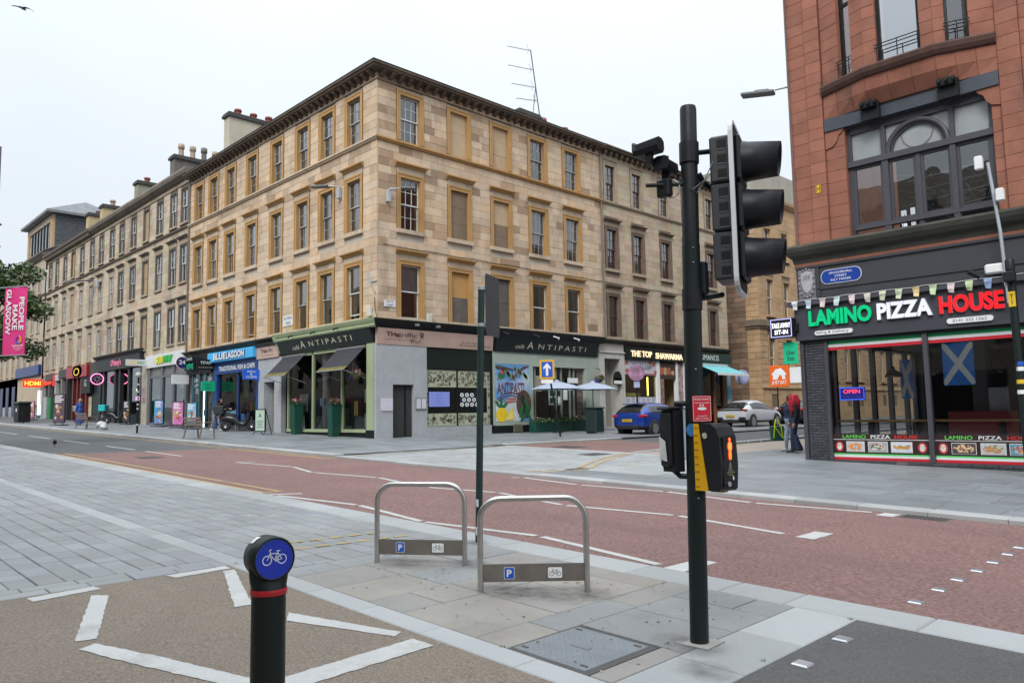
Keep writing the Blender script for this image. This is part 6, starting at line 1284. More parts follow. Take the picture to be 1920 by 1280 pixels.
fr, hd = psign(52.8, 1.5, 4.55, 5.25, 'lit red HDMI sign with orange letters', mat('lit_red_panel', (.6, .02, .01), .4, emit=(.9, .03, .01), estr=.8)); ftext(fr, 'HDMI', .75, .042, 4.9, .38, mat('lit_orange', (.9, .3, .05), .4, emit=(1, .35, .05), estr=1.6), hd, 1.25, .004, .03)
bs = thing('shopfront', FL((58, 0, gz(-83))), 'navy fascia shop with pale front at the far end of the street', 'shopfront')
bx(FL, 53.4, 62.6, -.2, .35, 5.75, 6.65, 'fascia', NAVY, bs); bx(FL, 53.4, 62.6, -.4, -.1, 1.3, 5.75, 'pale_front', mat('pale_front', (.38, .42, .45), .6, .3, 1.2), bs)
for (u, w, c) in ((54.6, 1.6, (.03, .08, .05)), (56.6, .5, (.02, .05, .2)), (59.3, 1.6, (.1, .18, .2)), (61.2, 1.2, (.5, .5, .52))): bx(FL, u-w/2, u+w/2, -.12, -.02, 1.4, 5.2, 'shop_bay', mat('bay_%d' % int(u*10), c, .4, .4, 2), bs)
bx(FL, 62.6, 78, -.3, .1, 1.3, 5.8, 'far_front', mat('far_grey_front', (.30, .30, .30), .7, .3, .5), bs)
for k in range(5): bx(FL, 63.5+k*2.8, 64.8+k*2.8, .0, .15, 1.4, 5.0, 'far_shop_window', mat('far_navy', (.02, .03, .09), .4), bs)
# ------------------------------------------------------------------ side street shopfronts
th = thing('shopfront', FRr((3, 0, gz(XF))), 'speckled granite Thai restaurant front with pinkish signboard and patterned panels', 'shopfront')
mb = MB(FRr); prof_mitre(mb, [(0, 5.05), (.14, 5.05), (.2, 5.15), (.36, 5.3), (.38, 5.41), (0, 5.47)], 0, 6.25, -1, 0); mb.build('black_cornice', BLACK, th)
mb = MB(FRr); mb.add([(-.08, .12, 4.39), (6.2, .12, 4.39), (6.2, .2, 5.05), (-.08, .2, 5.05), (-.08, 0, 4.39), (6.2, 0, 4.39), (6.2, 0, 5.05), (-.08, 0, 5.05)], [(3, 2, 1, 0), (0, 1, 5, 4), (2, 3, 7, 6), (1, 2, 6, 5), (0, 4, 7, 3)]); sb = mb.build('signboard', PINKB, th)
ftext(FRr, 'THai', .68, .182, 4.82, .17, MAROON, sb, .70, .006, .035); ftext(FRr, 'riffic', 1.48, .182, 4.82, .20, MAROON, sb, .78, .006); ftext(FRr, 'authentic thai restaurant and bar', .95, .158, 4.62, .05, MAROON, sb, 1.3, .003); ftext(FRr, 'tel : 0141 332 3000', 4.9, .162, 4.66, .07, MAROON, sb, 1.2, .003); ftext(FRr, 'web : www.thairiffic-restaurant.com', 5.1, .150, 4.55, .07, MAROON, sb, 1.9, .003)
mb = MB(FRr); mb.tube([(1.55+.5*t, .178, 4.60+.06*math.sin(t*7)) for t in [k/12 for k in range(13)]], .012, 5); mb.tube([(1.62+.06*math.cos(a), .165, 4.55+.05*math.sin(a)) for a in [k*.5 for k in range(10)]], .01, 5)
for k in range(6): a = k*1.05; mb.disc((2.12+.07*math.cos(a), .19, 4.85+.08*math.sin(a)), .05, .028, (math.cos(a), 0, math.sin(a)), (-math.sin(a), 0, math.cos(a)), 8)
mb.build('lotus_emblem', MAROON, sb)
for u in (1.6, 2.7): MB(FRr).box(u, u+.12, .40, .55, 5.18, 5.28).build('floodlight', STEEL, th)
for (u0, u1, z0, z1) in ((.0, .70, .5, 4.38), (.70, 1.75, 2.78, 4.38), (1.75, 2.43, .5, 4.38)): bx(FRr, u0+(.14 if u0 == 0 else .001), u1-.001, -.45, .10, z0, z1, 'granite_panel', GRNT, th)
bx(FRr, -.10, .14, -.08, .10, .5, 4.385, 'granite_corner', GRNT, th); bx(FRr, .70, 1.75, -.9, -.45, .5, 2.78, 'lobby_wall', mat('lobby_granite', (.2, .2, .2), .6, .2, 2), th)
dr = bx(FRr, .72, 1.42, -.42, -.36, .62, 2.76, 'door', mat('door_dark_glass', (.012, .02, .018), .15), th); bx(FRr, .72, 1.42, -.36, -.30, .55, .78, 'door_kick', DGRN, dr); bx(FRr, 1.36, 1.43, -.4, -.02, .55, 2.77, 'door_frame', BLACK, th); MB(FRr).tube([(1.15, -.33, 1.5), (1.15, -.33, 2.2)], .012, 6).build('door_handle', BRASS, dr)
for k, c in enumerate(((.5, .9, .1), (.05, .15, 1), (.05, .6, .7), (.2, .8, .1), (.9, .2, .05))): MB(FRr).box(.98, 1.10, -.35, -.34, 2.46-k*.09, 2.53-k*.09).build('led_star', mat('ledc_%d' % k, c, .4, emit=c, estr=1.6), dr)
bx(FRr, .12, .68, .10, .13, 1.72, 2.22, 'menu_board', mat('lilac_paper', (.55, .55, .62), .5, .1, 10), th); b_ = bx(FRr, 1.82, 2.38, .10, .14, 1.76, 2.24, 'menu_case', STEEL, th)
for u in (1.97, 2.24): bx(FRr, u-.11, u+.11, .14, .145, 1.8, 2.2, 'menu_sheet', mat('lilac_paper', (.5, .5, .6)), b_)
bx(FRr, 2.43, 6.1, -.3, .10, .5, 1.03, 'granite_base', GRNT, th); bx(FRr, 2.43, 6.1, -.05, .06, 3.47, 4.385, 'black_panel', BLKG, th)
PATG = mat('pattern_ground', (.37, .40, .29), .5, .05); PATL = mat('pattern_vine', (.045, .02, .022), .6); rp = random.Random(12)
for (u0, u1, z0, z1) in ((2.47, 4.10, 2.70, 3.44), (4.18, 5.9, 2.70, 3.44), (2.47, 4.10, 1.05, 1.58), (4.18, 5.9, 1.05, 1.58), (5.92, 6.08, 1.05, 3.44), (2.44, 2.53, 1.58, 2.70)):
    pnl = bx(FRr, u0, u1, -.05, .02, z0, z1, 'patterned_panel', PATG, th); mb = MB(FRr)
    for k in range(int((u1-u0)*(z1-z0)*60)):
        cu_, cz_ = rp.uniform(u0+.08, u1-.08) if u1-u0 > .3 else (u0+u1)/2, rp.uniform(z0+.08, z1-.08); a0 = rp.uniform(0, 6.3); s = rp.choice([-1, 1]); rr_ = rp.uniform(.035, .075); P = []
        for j in range(14):
            a = a0+s*j*.5; q = rr_*(1-j/16); P.append((max(u0, min(u1, cu_+q*math.cos(a))), .024+.0003*(k % 9), max(z0, min(z1, cz_+q*math.sin(a)))))
        for p, q in zip(P, P[1:]):
            w = .0085; dx, dz = q[0]-p[0], q[2]-p[2]; l = math.hypot(dx, dz) or 1; nx, nz_ = -dz/l*w, dx/l*w
            mb.add([(p[0]+nx, p[1], p[2]+nz_), (q[0]+nx, p[1], q[2]+nz_), (q[0]-nx, p[1], q[2]-nz_), (p[0]-nx, p[1], p[2]-nz_)], [(0, 1, 2, 3)])
        e = P[0]; mb.disc((e[0], e[1]+.0002, e[2]), .022, .014, (math.cos(a0), 0, math.sin(a0)), (-math.sin(a0), 0, math.cos(a0)), 6)
    tag(mb.build('vine_pattern', PATL, pnl), kind='stuff')
bx(FRr, 4.10, 4.17, -.05, .05, 1.03, 3.47, 'panel_mullion', BLACK, th); bx(FRr, 6.08, 6.2, -.1, .08, .9, 4.39, 'edge_post', BLACK, th); bx(FRr, 2.43, 6.1, -.04, .045, 3.44, 3.49, 'panel_rail', BLACK, th)
for a, b in ((2.53, 4.08), (4.19, 5.90)): bx(FRr, a, b, -.1, .005, 1.59, 2.69, 'window_band', mat('black_glass', (.006, .01, .01), .12), th)
sc = bx(FRr, 2.60, 3.72, .006, .02, 1.87, 2.50, 'menu_screen', mat('lilac_screen', (.1, .12, .3), .3, .05, emit=(.13, .16, .40), estr=.55), th)
for k in range(9): ftext(FRr, ['MENU', 'two courses', 'spring rolls or soup', 'red curry or pad thai', 'jasmine rice', 'or', 'three courses', 'tom yum', 'ice cream'][k] if False else 'lllll lll llll'[:6+(k*5) % 8], 3.15, .021, 2.42-k*.058, .02, DKT, sc, .25+.05*((k*3) % 5), .001)
sc = bx(FRr, 4.28, 5.45, .006, .02, 1.85, 2.50, 'menu_screen', mat('dark_screen', (.02, .02, .03), .2), th); mb = MB(FRr)
for k in range(11): cu_, cz_ = 4.42+(k % 4)*.29+(.12 if k//4 % 2 else 0), 1.95+(k//4)*.21; mb.disc((cu_, .022, cz_), .11, .09, (1, 0, 0), UZ, 14, 0); mb.disc((cu_, .024, cz_), .06, .05, (1, 0, 0), UZ, 10, 1+k % 3)
mb.build('dish_pictures', [mat('plate_white', (.5, .55, .6), .4, emit=(.4, .45, .5), estr=.3), mat('dish_a', (.35, .12, .05), .5), mat('dish_b', (.1, .2, .05), .5), mat('dish_c', (.4, .25, .08), .5)], sc)
# ---- the cafe's side front
c2 = thing('shopfront', FRr((10, 0, gz(XF))), 'pale green cafe front with black fascia and painted lemon mural, on the side street', 'shopfront')
mb = MB(FRr); mb.add([(6.3, .14, 4.38), (13.6, .14, 4.38), (13.6, .36, 5.08), (6.3, .36, 5.08), (6.3, 0, 4.38), (13.6, 0, 4.38), (13.6, 0, 5.08), (6.3, 0, 5.08)], [(3, 2, 1, 0), (0, 1, 5, 4), (2, 3, 7, 6), (1, 2, 6, 5), (0, 4, 7, 3)]); fs_ = mb.build('fascia', BLKG, c2)
mb = MB(FRr); mb.profile([(0, 5.08), (.38, 5.08), (.5, 5.25), (.52, 5.41), (0, 5.5)], 6.28, 13.9); mb.build('fascia_cornice', BLACK, c2)
Xs, Zs_ = Vector((0, 1, 0)), Vector((.3, 0, .954)); tz2 = lambda z: .14+(z-4.38)/.7*.22+.006
text('café', FRr((7.85, tz2(4.66), 4.66)), Xs, Zs_, .21, CREAM, fs_, .58, .005, 0, .25); text('A', FRr((8.55, tz2(4.74), 4.74)), Xs, Zs_, .36, CREAM, fs_, .42, .005); text('NTIPASTI', FRr((10.85, tz2(4.72), 4.71)), Xs, Zs_, .26, CREAM, fs_, 3.5, .005, -.004, spacing=1.5)
for u in (6.5, 8.5, 9.9, 11.4): MB(FRr).tube([(u, .5, 5.22), (u+.15, .75, 5.12), (u+.12, .72, 5.05)], .04, 7).build('sign_spotlight', STEEL if u > 9 else BLACK, c2)
MB(FRr).lathe([(0, -.07), (.07, -.02), (.07, .03), (0, .08)], 10, M=Matrix.Translation(FRr((7.55, .55, 5.0)))).build('lit_spotlight', mat('lit_lamp', (1, .9, .7), .4, emit=(1, .85, .6), estr=4), c2)
for (u0, u1, z0, z1) in ((6.22, 6.36, 1.0, 4.38), (6.36, 8.58, 3.82, 4.38), (6.36, 8.58, .98, 1.15), (8.58, 8.85, .98, 4.38), (8.85, 12.7, 3.76, 4.38), (12.7, 13.82, 1.05, 4.38)): bx(FRr, u0, u1-.001, -.3, .08, z0, z1, 'rendered_wall', PALEG, c2)
bx(FRr, 6.22, 8.85, -.3, .11, .5, .98, 'black_plinth', BLACK, c2); bx(FRr, 12.72, 13.82, -.3, .11, .5, 1.04, 'black_plinth', DGRN, c2)
v_ = bx(FRr, 7.45, 8.05, .11, .13, .66, 1.03, 'vent_frame', mat('vent_beige', (.2, .19, .14), .6), c2)
for k in range(6): bx(FRr, 7.48, 8.02, .13, .15, .69+k*.055, .715+k*.055, 'vent_slat', MATS['vent_beige'], v_)
mu = bx(FRr, 6.37, 8.57, .02, .085, 1.16, 3.81, 'mural_panel', mat('mural_sky', (.10, .28, .55), .6, .15, 1.2, stain=.9, stain_col=(.55, .58, .6), stain_scale=(.5, .5, .9), stain_lo=.5), c2)
def mdisc(cu_, cz_, rx, rz_, m, lay, nm='mural_shape', n=20): mb = MB(FRr); mb.disc((cu_, .086+lay*.002, cz_), rx, rz_, (1, 0, 0), UZ, n); return mb.build(nm, m, mu)
LEM = mat('lemon_yellow', (.75, .55, .02), .6, .15, 4); LEM2 = mat('lemon_pale', (.78, .66, .2), .6, .1, 6); LF = mat('leaf_green', (.02, .14, .06), .6, .3, 6); WOODB = mat('mural_brown', (.10, .06, .045), .7, .4, 3); PURP = mat('mural_plum', (.11, .02, .06), .6)
mb = MB(FRr); mb.add([(u, .087, z) for u, z in ((6.38, 1.17), (8.0, 1.17), (7.9, 1.9), (7.4, 2.15), (6.9, 2.0), (6.38, 2.2))], [tuple(range(6))]); mb.build('mural_mist', mat('mural_white', (.55, .6, .62), .6, .2, 2), mu)
mdisc(8.18, 1.95, .5, .68, WOODB, 2, 'mural_bowl'); mdisc(8.25, 1.75, .18, .3, mat('olive_dark', (.02, .03, .02), .5), 3); mdisc(8.1, 2.2, .14, .22, MATS['olive_dark'], 3); mdisc(8.42, 1.5, .12, .2, MATS['olive_dark'], 3)
for (cu_, cz_, a, L_) in ((8.0, 1.6, 1.2, .32), (8.4, 1.9, 1.9, .34), (8.15, 1.35, .8, .3), (8.45, 1.5, 2.2, .3), (6.72, 1.98, 1.6, .30), (6.95, 1.9, .7, .28), (6.5, 1.95, 2.3, .24)):
    X_ = Vector((math.cos(a), 0, math.sin(a))); mb = MB(FRr); mb.disc((cu_, .093, cz_), L_, L_*.32, X_, Vector((-X_.z, 0, X_.x)), 14); mb.build('mural_leaf', LF, mu)
mdisc(6.75, 1.47, .38, .33, LEM, 4, 'mural_lemon'); mb = MB(FRr); mb.add([(6.82, .096, 1.2), (7.55, .096, 1.25), (7.52, .096, 1.55), (7.42, .096, 1.78)], [(0, 1, 2, 3)]); mb.build('mural_lemon_slice', LEM, mu); mb = MB(FRr); mb.add([(6.92, .098, 1.23), (7.49, .098, 1.28), (7.46, .098, 1.54), (7.38, .098, 1.7)], [(0, 1, 2, 3)]); mb.build('mural_lemon_flesh', LEM2, mu)
for k in range(5): mb = MB(FRr); mb.tube([(6.38+k*.02, .09, 3.7-k*.03), (6.7+k*.25, .09, 3.75-k*.05), (7.0+k*.15, .09, 3.3-k*.06)], .018, 4); mb.tube([(8.55, .09, 3.75), (8.1-k*.1, .09, 3.7-k*.08), (7.9-k*.15, .09, 3.2-k*.03)], .018, 4); mb.build('mural_branch', WOODB, mu)
for k in range(26): a = k*2.4; mdisc(6.55+(k*.37) % 1.9, 3.15+.5*((k*.618) % 1), .07, .10, mat('mural_leafgreen', (.16, .22, .04), .6, .4, 9), 5, 'mural_leaf', 8)
mdisc(6.75, 3.28, .22, .17, LF, 6, 'mural_bush'); mdisc(6.78, 3.43, .09, .09, mat('mural_redflower', (.6, .05, .1), .6), 7, 'mural_flower')
ftext(FRr, 'ANTIPASTI', 7.35, .094, 2.68, .56, PURP, mu, 1.75, .003, .012); mb = MB(FRr)
for o in (0, .13): mb.tube([(6.42+t*1.5, .094, 2.05+o+.32*math.sin(t*2.6)) for t in [k/10 for k in range(11)]], .02, 4)
mb.build('mural_flourish', PURP, mu); rb = MB(FRr).add([(6.95, .097, 1.98), (7.65, .097, 2.06), (7.65, .097, 2.26), (6.95, .097, 2.2)], [(0, 1, 2, 3)]).build('mural_ribbon', mat('ribbon_red', (.35, .1, .1), .6), mu); ftext(FRr, 'OPEN 7 DAYS', 7.3, .099, 2.12, .1, CREAM, rb, .6, .002)
# glazed doors, rubble pier and room
for u in (8.88, 9.05, 10.55, 10.95, 11.6, 11.9): bx(FRr, u, u+.07, -.2, -.02, .6, 3.76, 'door_stile', mat('grey_green_frame', (.22, .26, .22), .5), c2)
for a, b in ((8.95, 10.55), (10.6, 12.2)): pane(FRr, a, b, .6, 3.76, -.1, c2)
room(FRr, 6.3, 12.7, -.35, .5, 4.2, c2, MATS['cafe_interior']); rq = random.Random(3); z = .6
while z < 3.7:
    h = rq.uniform(.2, .36)
    for a, b in ((12.22, 12.22+.24*rq.uniform(.7, 1.3)),): bx(FRr, a, b, -.4, -.1, z, z+h-.02, 'rubble_stone', mat('rubble_%d' % rq.randint(0, 2), [(.17, .13, .11), (.2, .15, .12), (.12, .1, .09)][rq.randint(0, 2)], .9, .2, 3), c2); bx(FRr, b+.01, 12.72, -.4, -.1, z, z+h-.02, 'rubble_stone', mat('rubble_3', (.19, .14, .115), .9, .3, 3), c2)
    z += h
for (u, z, w, h, m_) in ((9.35, 2.95, .42, .75, mat('beige_poster', (.3, .24, .2), .6, .3, 8)), (10.55, 2.3, .95, .8, mat('green_board', (.35, .42, .38), .5, .1, 6)), (11.3, 2.4, .3, .5, WHITE)): bx(FRr, u-w/2, u+w/2, -.08, -.06, z-h/2, z+h/2, 'door_poster', m_, c2)
for k in range(6): bx(FRr, 10.15+(k % 3)*.28, 10.36+(k % 3)*.28, -.058, -.052, 2.35-(k//3)*.36, 2.62-(k//3)*.36, 'menu_card', DGRN if k < 5 else WHITE, c2)
for u, z in ((9.9, 2.45), (10.9, 2.45), (9.0, 2.1)): MB(FRr).lathe([(0, -.05), (.05, 0), (0, .05)], 8, M=Matrix.Translation(FRr((u, -.6, z)))).build('wall_lamp', mat('lamp_white', (1, .95, .8), .4, emit=(1, .9, .7), estr=4), c2)
bx(FRr, 11.4, 12.1, .0, .1, 3.0, 3.25, 'street_number_plate', WHITE, c2)
# ---- tenement close door in a white stone surround
cd = thing('close_doorway', FRr((14.9, 0, gz(XF))), 'white painted stone doorway with an open dark door between cafe and shawarma shop', 'doorway')
WST = mat('white_painted_stone', (.50, .49, .45), .7, .1, 1, stain=.4, stain_col=(.3, .27, .22), stain_scale=(.9, .9, .4))
bx(FRr, 13.83, 14.28, -.6, .10, .5, 4.66, 'door_jamb', WST, cd); bx(FRr, 15.62, 16.02, -.6, .10, .5, 4.66, 'door_jamb', WST, cd); bx(FRr, 14.28, 15.62, -.6, .10, 4.36, 4.66, 'door_lintel', WST, cd); bx(FRr, 13.83, 16.02, -.3, .06, 4.66, 5.2, 'door_frieze', WST, cd); mb = MB(FRr); mb.profile([(.06, 4.66), (.16, 4.66), (.16, 4.72), (.06, 4.75)], 13.83, 16.02); mb.build('door_cap', WST, cd)
bx(FRr, 14.28, 14.85, -1.2, -.6, .5, 4.36, 'open_door', mat('door_black', (.012, .018, .016), .4), cd); bx(FRr, 14.85, 15.62, -.9, -.6, .5, 4.36, 'passage_wall', mat('passage_pale', (.36, .33, .29), .8, .1), cd)
for k in range(5): bx(FRr, 14.30, 15.60, -.6+k*.0, -.02-k*.1, .5, .62+k*.09, 'door_step', WST, cd) if k < 2 else None
hs_ = thing('projecting_sign', FRr((15.2, .3, 3.0)), 'small black round-topped sign with white band in the close doorway', 'sign'); bx(FRr, 14.95, 15.62, .12, .2, 2.95, 3.3, 'sign_panel', BLACK, hs_); mb = MB(FRr); mb.disc((15.28, .12, 3.3), .33, .38, (1, 0, 0), UZ, 18, th=-.08); mb.build('sign_top', BLACK, hs_); bx(FRr, 14.93, 15.64, .2, .21, 3.0, 3.18, 'sign_band', WHITE, hs_)
# ---- shawarma shop
sh = thing('shopfront', FRr((19, 0, gz(XF))), 'shawarma shop with black fascia, glowing letters and an Arabic banner', 'shopfront')
fs_ = bx(FRr, 16.05, 21.7, -.1, .2, 4.36, 5.05, 'fascia', BLACK, sh); LGT = mat('gold_lit_letter', (.75, .6, .4), .4, .3, 30, emit=(.9, .7, .42), estr=.6)
ftext(FRr, 'THE TOP', 17.45, .205, 4.70, .33, LGT, fs_, 1.95, .03, .03); ftext(FRr, 'SHAWARMA', 20.15, .205, 4.66, .33, LGT, fs_, 2.75, .03, .03); mb = MB(FRr); mb.lathe([(.06, -.3), (.13, -.1), (.16, .12), (.1, .28), (0, .32)], 10, M=Matrix.Translation(FRr((18.62, .28, 4.68)))); mb.build('kebab_emblem', LGT, fs_)
bn = bx(FRr, 16.1, 19.0, -.05, .08, 3.55, 4.34, 'arabic_banner', mat('lilac_banner', (.52, .50, .58), .6, .08, 2), sh); ftext(FRr, 'شاورما القمة', 17.55, .084, 3.98, .3, DKT, bn, 2.0, .003, .008); bx(FRr, 16.2, 18.9, .08, .085, 3.57, 3.63, 'banner_stripe', mat('banner_red', (.5, .08, .1), .6, .4, 20), bn)
for k, (u, z) in enumerate(((16.2, 4.2), (16.25, 3.75), (18.75, 4.15), (18.9, 3.7), (18.4, 4.25))): mb = MB(FRr); mb.disc((u, .086, z), .16, .13, (1, 0, 0), UZ, 12); mb.build('food_picture', mat('food_red', (.35, .12, .07), .6, .6, 14), bn)
pane(FRr, 16.1, 19.0, 2.3, 3.55, -.02, sh); bx(FRr, 16.1, 19.0, -.05, .02, 1.2, 2.3, 'menu_sheets', mat('menu_paper', (.52, .54, .62), .6, .12, 3), sh)
for k in range(6):
    mb = MB(FRr)
    for j in range(9): mb.box(16.2+k*.47, 16.5+k*.47-.02*((j*7+k) % 5), .022, .024, 2.2-j*.1, 2.23-j*.1)
    tag(mb.build('menu_print', mat('menu_ink', (.15, .16, .22), .6), sh), kind='stuff')
bx(FRr, 16.1, 19.0, -.1, .03, .5, 1.2, 'stall_riser', WST, sh); room(FRr, 16.1, 21.6, -.1, .5, 4.3, sh, mat('shawarma_room', (.42, .30, .17), .8, .2, 1), depth=2.6); bx(FRr, 16.6, 18.6, -1.4, -.8, .6, 2.55, 'counter', STEEL, sh); bx(FRr, 18.55, 18.62, -.3, -.25, 2.4, 3.45, 'yellow_tube', mat('yellow_tube', (1, .9, .2), .4, emit=(1, .85, .15), estr=2.5), sh)
for u0, u1 in ((19.0, 19.3), (20.95, 21.15)): bx(FRr, u0, u1, -.1, .1, .5, 4.36, 'white_post', WHITE, sh)
bx(FRr, 19.3, 20.95, -.1, .06, 3.35, 4.3, 'burger_banner', mat('burger_dark', (.05, .03, .025), .6, .4, 4), sh)
for k in range(7): mb = MB(FRr); mb.disc((19.5+(k % 4)*.38, .064+.001*k, 3.72+.18*(k//4)), .18, .14, (1, 0, 0), UZ, 12, k % 2); mb.build('burger_picture', [mat('bun_red', (.4, .12, .06), .6, .4, 10), mat('bun_tan', (.5, .3, .18), .6, .4, 10)], sh)
bx(FRr, 19.3, 19.75, -.1, .05, 1.0, 3.35, 'food_poster', mat('food_poster', (.25, .14, .12), .6, .8, 5), sh); bx(FRr, 21.15, 21.7, -.1, .06, 1.0, 4.3, 'food_poster', mat('food_poster2', (.35, .25, .24), .6, .8, 4), sh)
# ---- green-fascia restaurant at the end
ro = thing('shopfront', FRr((24.5, 0, gz(XF))), 'restaurant with dark green fascia and turquoise awning at the end of the side street block', 'shopfront')
fs_ = bx(FRr, 21.75, 27.15, -.1, .25, 4.45, 5.05, 'fascia', DGRN, ro); ftext(FRr, 'ROMANOS', 24.35, .255, 4.76, .36, mat('thin_white', (.6, .62, .6), .5), fs_, 2.4, .01)
aw = thing('awning', FRr((25, .8, 3.6)), 'turquoise awning over the green-fascia restaurant', 'awning'); mb = MB(FRr); mb.add([(23.3, .1, 4.30), (26.7, .1, 4.30), (26.9, 1.5, 3.72), (23.3, 1.5, 3.72)], [(0, 1, 2, 3)]); mb.build('canvas', mat('turquoise_canvas', (.16, .48, .52), .7, .05), aw); bx(FRr, 23.3, 26.9, 1.48, 1.54, 3.6, 3.74, 'front_rail', WHITE, aw); bx(FRr, 23.3, 26.7, .05, .2, 4.28, 4.42, 'cassette', WHITE, aw)
bx(FRr, 26.7, 27.15, -.1, .1, .5, 4.45, 'pale_blue_pier', mat('pale_blue', (.45, .52, .56), .6), ro); bx(FRr, 26.72, 27.1, .1, .12, 2.2, 3.0, 'menu_case', mat('cyan_case', (.05, .35, .5), .5), ro); bx(FRr, 21.75, 22.3, -.1, .1, .5, 4.45, 'white_pier', WHITE, ro)
room(FRr, 22.3, 26.7, -.1, .5, 4.45, ro); pane(FRr, 22.3, 26.7, 1.2, 4.4, -.05, ro)
for u in (25.2, 26.3): bx(FRr, u, u+.15, -.05, .08, .5, 4.0, 'timber_post', mat('rust_timber', (.2, .08, .03), .7), ro)
dsc = thing('projecting_sign', FRr((27.5, .5, 3.3)), 'round lilac disc sign on the end wall of the restaurant', 'sign'); mb = MB(FRr); mb.disc((27.45, .75, 3.58), .48, .48, (0, 1, 0), UZ, 24, th=.05); mb.disc((27.45, .75, 3.58), .48, .48, (1, 0, 0), UZ, 24, th=-.06); mb.build('sign_disc', mat('lilac_disc', (.38, .40, .58), .5), dsc)
# ------------------------------------------------------------------ foreground street furniture
POLEB = mat('satin_black_pole', (.008, .014, .014), .45, .12, 2, bump=.05, bscale=150, spec=.3); HEADB = mat('black_polycarbonate', (.012, .014, .018), .45, .12, 3, spec=.3); GREYB = mat('dark_grey_housing', (.035, .038, .046), .5, .12, 3)
VR, VF = Vector((.697, .717, 0)), Vector((-.717, .697, 0))          # screen right / away, on plan
def fr_at(o, X):                                                  # local frame: x along X (facing), y left, z up
    X = Vector(X).normalized(); Y = Vector((0, 0, 1)).cross(X); o = Vector(o)
    class T:
        hand = 1
        def __call__(s, p): return o+X*p[0]+Y*p[1]+Vector((0, 0, p[2]))
    return T()
def rbox(mb, w, h, r, x0, x1, cy=0, cz=0, mi=0):                   # rounded plate in the y,z plane
    P = rrect(w, h, r, 5, cy, cz); n = len(P)
    mb.add([(x0, p[0], p[1]) for p in P]+[(x1, p[0], p[1]) for p in P], [tuple(range(n-1, -1, -1)), tuple(range(n, 2*n))]+[(i, (i+1) % n, n+(i+1) % n, n+i) for i in range(n)], mi)
PX_, PY_ = -2.74, 4.27; zg = gz(PX_)+.035
lean = lambda z: Vector((PX_, PY_, z))+VR*(.018*(z-zg))
sig = thing('traffic_signal', (PX_, PY_, zg), 'black traffic signal post with three-lamp head and pedestrian button box beside the cycle stands', 'traffic signal')
MB().tube([lean(zg-.02), lean(zg+2.55)], .0585, 20).build('post', POLEB, sig); MB().tube([lean(zg+2.55), lean(zg+3.48), lean(zg+3.5)], [.0555, .055, .05], 20).build('post_top', HEADB, sig)
MB().prism([(PX_-.11, PY_-.12), (PX_+.12, PY_-.10), (PX_+.11, PY_+.12), (PX_-.12, PY_+.10)], zg-.02, zg+.006).build('base_plate', mat('worn_concrete', (.28, .27, .25), .85, .2, 4), sig)
for z in (2.52, 2.42, 1.72, .9): MB().lathe([(.0, 0), (.01, .004), (0, .01)], 6, M=Matrix.Translation(lean(zg+z)-VF*.059)).build('bolt', STEEL, sig)
# three-aspect head
hn = (Vector((.92, .36, 0))).normalized(); hc = lean(2.84)+VR*.325+VF*.02
HT = fr_at((hc.x, hc.y, 2.88), hn)
mb = MB(HT); rbox(mb, .44, 1.14, .09, -.012, .012); hb = mb.build('backing_board', HEADB, sig)
mb = MB(HT); P = rrect(.448, 1.148, .094, 5); Q = rrect(.40, 1.10, .075, 5); n = len(P)
mb.add([(.0145, p[0], p[1]) for p in P]+[(.0145, p[0], p[1]) for p in Q]+[(-.0145, p[0], p[1]) for p in P]+[(-.0145, p[0], p[1]) for p in Q], [(i, (i+1) % n, n+(i+1) % n, n+i) for i in range(n)]+[(2*n+i, 3*n+i, 3*n+(i+1) % n, 2*n+(i+1) % n) for i in range(n)]+[(i, 2*n+i, 2*n+(i+1) % n, (i+1) % n) for i in range(n)]); mb.build('white_border', mat('white_reflective', (.6, .63, .66), .45), hb)
for k, z in enumerate((.325, 0, -.325)):
    mb = MB(HT); mb.bbox(-.15, -.012, -.14, .14, z-.155, z+.16, .012); hs_ = mb.build('lamp_housing', GREYB, sig)
    for s in (1, -1):
        for zz_ in (-.10, 0, .10):
            MB(HT).box(-.10, -.04, s*.14-.002, s*.14+.002, z+zz_-.03, z+zz_+.03).build('housing_recess', BLACK, hs_); MB(HT).box(-.10, -.04, s*.14-.004, s*.14+.004, z+zz_-.036, z+zz_-.03).build('recess_lip', mat('lip_grey', (.10, .105, .115), .5), hs_)
    mb = MB(HT); mb.bbox(.012, .05, -.15, .15, z-.155, z+.155, .015); mb.build('lamp_door', HEADB, sig)
    # visor: tapering tube, longer on top
    N_ = 24; vs = []
    for x, r, cut in ((.05, .138, 0), (.09, .130, 0), (.295, .112, 1), (.29, .106, 1), (.08, .118, 0)):
        for j in range(N_):
            a = 2*math.pi*j/N_; xx = x-(cut*.03*(1-math.sin(a))*.5); vs.append((xx, r*math.cos(a), z+r*math.sin(a)-.012*(x-.05)/.24))
    mb = MB(HT); mb.add(vs, [(i*N_+j, i*N_+(j+1) % N_, (i+1)*N_+(j+1) % N_, (i+1)*N_+j) for i in range(4) for j in range(N_)], 0, None, True); mb.build('visor', HEADB, sig)
    mb = MB(HT); mb.disc((.085, 0, z), .112, .112, (0, 1, 0), UZ, 20); mb.build('lens', mat('lens_%d' % k, [(.10, .01, .01), (.12, .05, .005), (.005, .06, .03)][k], .2), sig)
for z, nm in ((3.27, 'top_bracket'), (2.28, 'bottom_bracket')):
    a = lean(z); b = HT((-.12, 0, z-2.84)); MB().tube([a, b], .018, 8).build(nm, POLEB, sig); MB().tube([lean(z-.07), lean(z+.07)], .066, 16).build('bracket_clamp', HEADB, sig)
